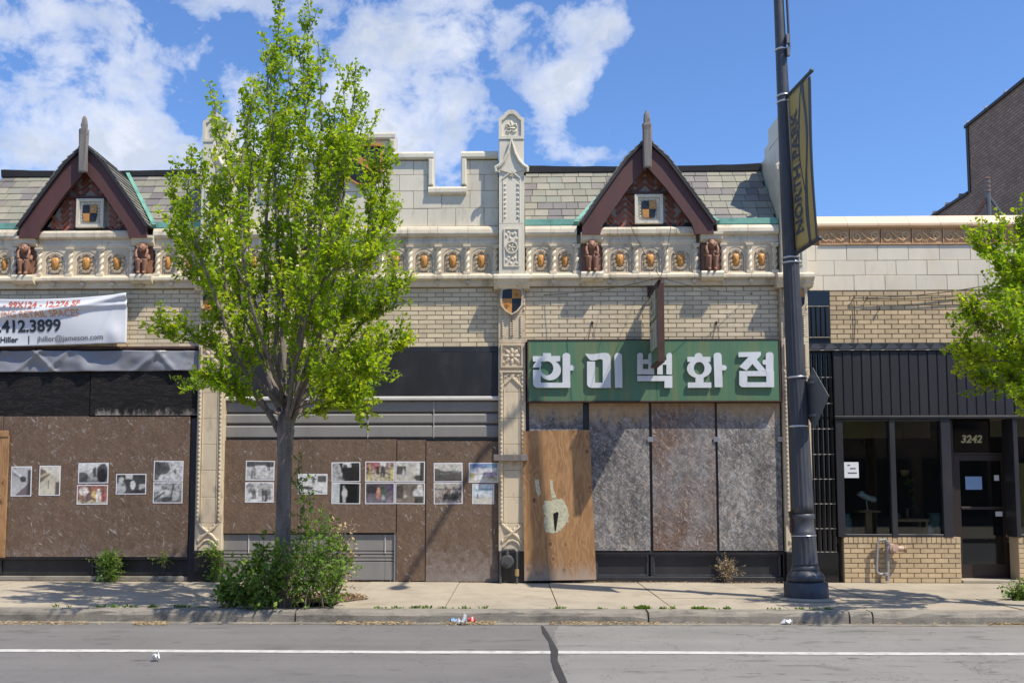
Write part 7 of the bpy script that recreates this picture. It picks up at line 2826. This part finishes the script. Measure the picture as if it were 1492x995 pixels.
# tree pit soil and leaf litter
pit = MB()
pv = []
cpt = G(412, 876, 0)
for k in range(28):
    a = 2 * pi * k / 28
    pv.append((cpt.x + .12 + (1.05 + rr.uniform(-.08, .08)) * cos(a), cpt.y + .28 + (.58 + rr.uniform(-.05, .05)) * sin(a), .012))
pit.add(pv + [(cpt.x + .1, cpt.y + .2, .05)], [(k, (k + 1) % 28, 28) for k in range(28)])
tag(pit.build('tree_pit', 'soil', walk), kind='structure') if False else pit.build('tree_pit', 'soil', walk)
mb = MB()
M['litter'] = simple('litter', (.26, .16, .085), .9, .3, 30, (.42, .30, .16), .6, 25)
for k in range(1100):
    a, r = rr.uniform(0, 2 * pi), rr.random() ** .5
    x, y = cpt.x + .12 + 1.12 * r * cos(a), cpt.y + .28 + .62 * r * sin(a)
    s_ = rr.uniform(.012, .035)
    c = Vector((x, y, .03 + rr.uniform(0, .03)))
    u, q = rv(rr) * s_, rv(rr) * s_ * .6
    mb.add([c - u, c + q, c + u, c - q], [(0, 1, 2, 3)])
tag(mb.build('leaf_litter', 'litter', None, fix=False), 'brown dead leaves and chips round the tree foot', 'leaf litter', kind='stuff')
# straw in the gutter, sprigs along the kerb joint
mb = MB()
for k in range(2600):
    px = rr.choice((rr.uniform(0, 130), rr.uniform(0, 1492), rr.uniform(195, 245), rr.uniform(490, 600), rr.uniform(650, 720), rr.uniform(800, 960), rr.uniform(1440, 1500)))
    g_ = G(px, 909.5 + rr.gauss(0, 1.0), ROAD_Z)
    if g_.y > KERB_Y - .02:
        g_.y = KERB_Y - .03
    c = Vector((g_.x, g_.y, ROAD_Z + .012 + rr.uniform(0, .025)))
    a = rr.uniform(-.5, .5)
    s_ = rr.uniform(.01, .035)
    u = Vector((cos(a), sin(a), rr.uniform(-.2, .4))) * s_
    q = rv(rr) * .006
    mb.add([c - u, c + q, c + u, c - q], [(0, 1, 2, 3)])
tag(mb.build('gutter_debris', 'dry', None, fix=False), 'thin dry straw debris lying along the kerb gutter', 'debris', kind='stuff')
lv = Leaves()
for k in range(90):
    px = rr.choice((rr.uniform(60, 300), rr.uniform(540, 720), rr.uniform(780, 1010), rr.uniform(1040, 1220), rr.uniform(200, 215), rr.uniform(935, 945), rr.uniform(1010, 1030)))
    g_ = G(px, 889.5, 0)
    x, y = g_.x, KERB_Y + .31
    nb_ = rr.randint(5, 22)
    h = rr.uniform(.02, .055)
    for c in range(nb_):
        d = (rv(rr) * .7 + Vector((0, 0, .8))).normalized()
        lv.leaf(Vector((x + rr.gauss(0, .03), y + rr.gauss(0, .012), .0)), d, rv(rr), h * rr.uniform(.6, 1.3), rr.random(), 1)
tag(lv.build('kerb_weeds', 'leaf_weed', None), 'tiny green weeds sprouting along the kerb joint', 'weeds', kind='stuff')
mb = MB()
for k in range(800):
    x = rr.uniform(-9.2, 5.2) if rr.random() < .5 else rr.uniform(.6, 5.0)
    c = Vector((x, -.07 - abs(rr.gauss(0, .05)), .012 + rr.uniform(0, .015)))
    u, q = rv(rr) * rr.uniform(.008, .022), rv(rr) * .008
    mb.add([c - u, c + q, c + u, c - q], [(0, 1, 2, 3)])
tag(mb.build('wall_debris', 'litter', None, fix=False), 'small leaf and grit debris along the foot of the shopfronts', 'debris', kind='stuff')


# litter in the road
def scrap(name, label, px, py, z, s_, mat, seed):
    r2 = random.Random(seed)
    g_ = G(px, py, z)
    mb = MB()
    n = 5
    v = [(s_[0] * (i / n - .5) + r2.uniform(-.01, .01), s_[1] * (j / n - .5) + r2.uniform(-.01, .01), abs(r2.gauss(0, s_[2]))) for j in range(n + 1) for i in range(n + 1)]
    f = [(j * (n + 1) + i, j * (n + 1) + i + 1, (j + 1) * (n + 1) + i + 1, (j + 1) * (n + 1) + i) for j in range(n) for i in range(n)]
    mb.add(v, f)
    me = mb.mesh(name, mat)
    o = link(name, me, None, (g_.x, g_.y, z + .012), rot=(0, 0, r2.uniform(0, 3)))
    md = o.modifiers.new('thickness', 'SOLIDIFY')
    md.thickness = .002
    return tag(o, label, 'litter', 'litter along the kerb')


scrap('crumpled_wrapper', 'red crumpled wrapper in the gutter below the kerb', 688, 908, ROAD_Z, (.16, .10, .05), 'red_litter', 1)
scrap('crumpled_paper', 'white crumpled paper beside the red wrapper', 672, 910, ROAD_Z, (.13, .08, .04), 'paper', 2)
scrap('crumpled_paper', 'small pale blue scrap left of the red wrapper', 661, 908, ROAD_Z, (.10, .07, .03), 'paper_blue', 3)
scrap('crumpled_paper', 'small white crumpled scrap lying on the dark road', 227, 963, ROAD_Z, (.09, .07, .045), 'paper', 4)
scrap('crumpled_paper', 'pale scrap in the gutter in front of the lamp post', 1146, 910, ROAD_Z, (.14, .08, .03), 'paper', 5)
scrap('plastic_scrap', 'white plastic scrap among the weeds at the tree foot', 382, 880, 0.0, (.16, .10, .05), 'paper', 6)

# row across the street, behind the camera: it closes the street and shows in the shop glass
OB = thing('facing_building', 'dark brick row across the street mirrored in the shop glass', 'building', (0, -32, 0))
MB().box(-45, 45, -42, -31, 0, 8.5).build('wall', 'far_brick', OB)
MB().box(-45.2, 45.2, -31.2, -30.8, 8.501, 8.8).build('parapet', 'tar', OB)
for i in range(22):
    MB().box(-43 + i * 4, -41 + i * 4, -30.99, -30.9, 4.6, 6.8).build('window', 'jet', OB)
    MB().box(-44 + i * 4, -40.6 + i * 4, -30.99, -30.9, .4, 3.2).build('shop_window', 'jet', OB)
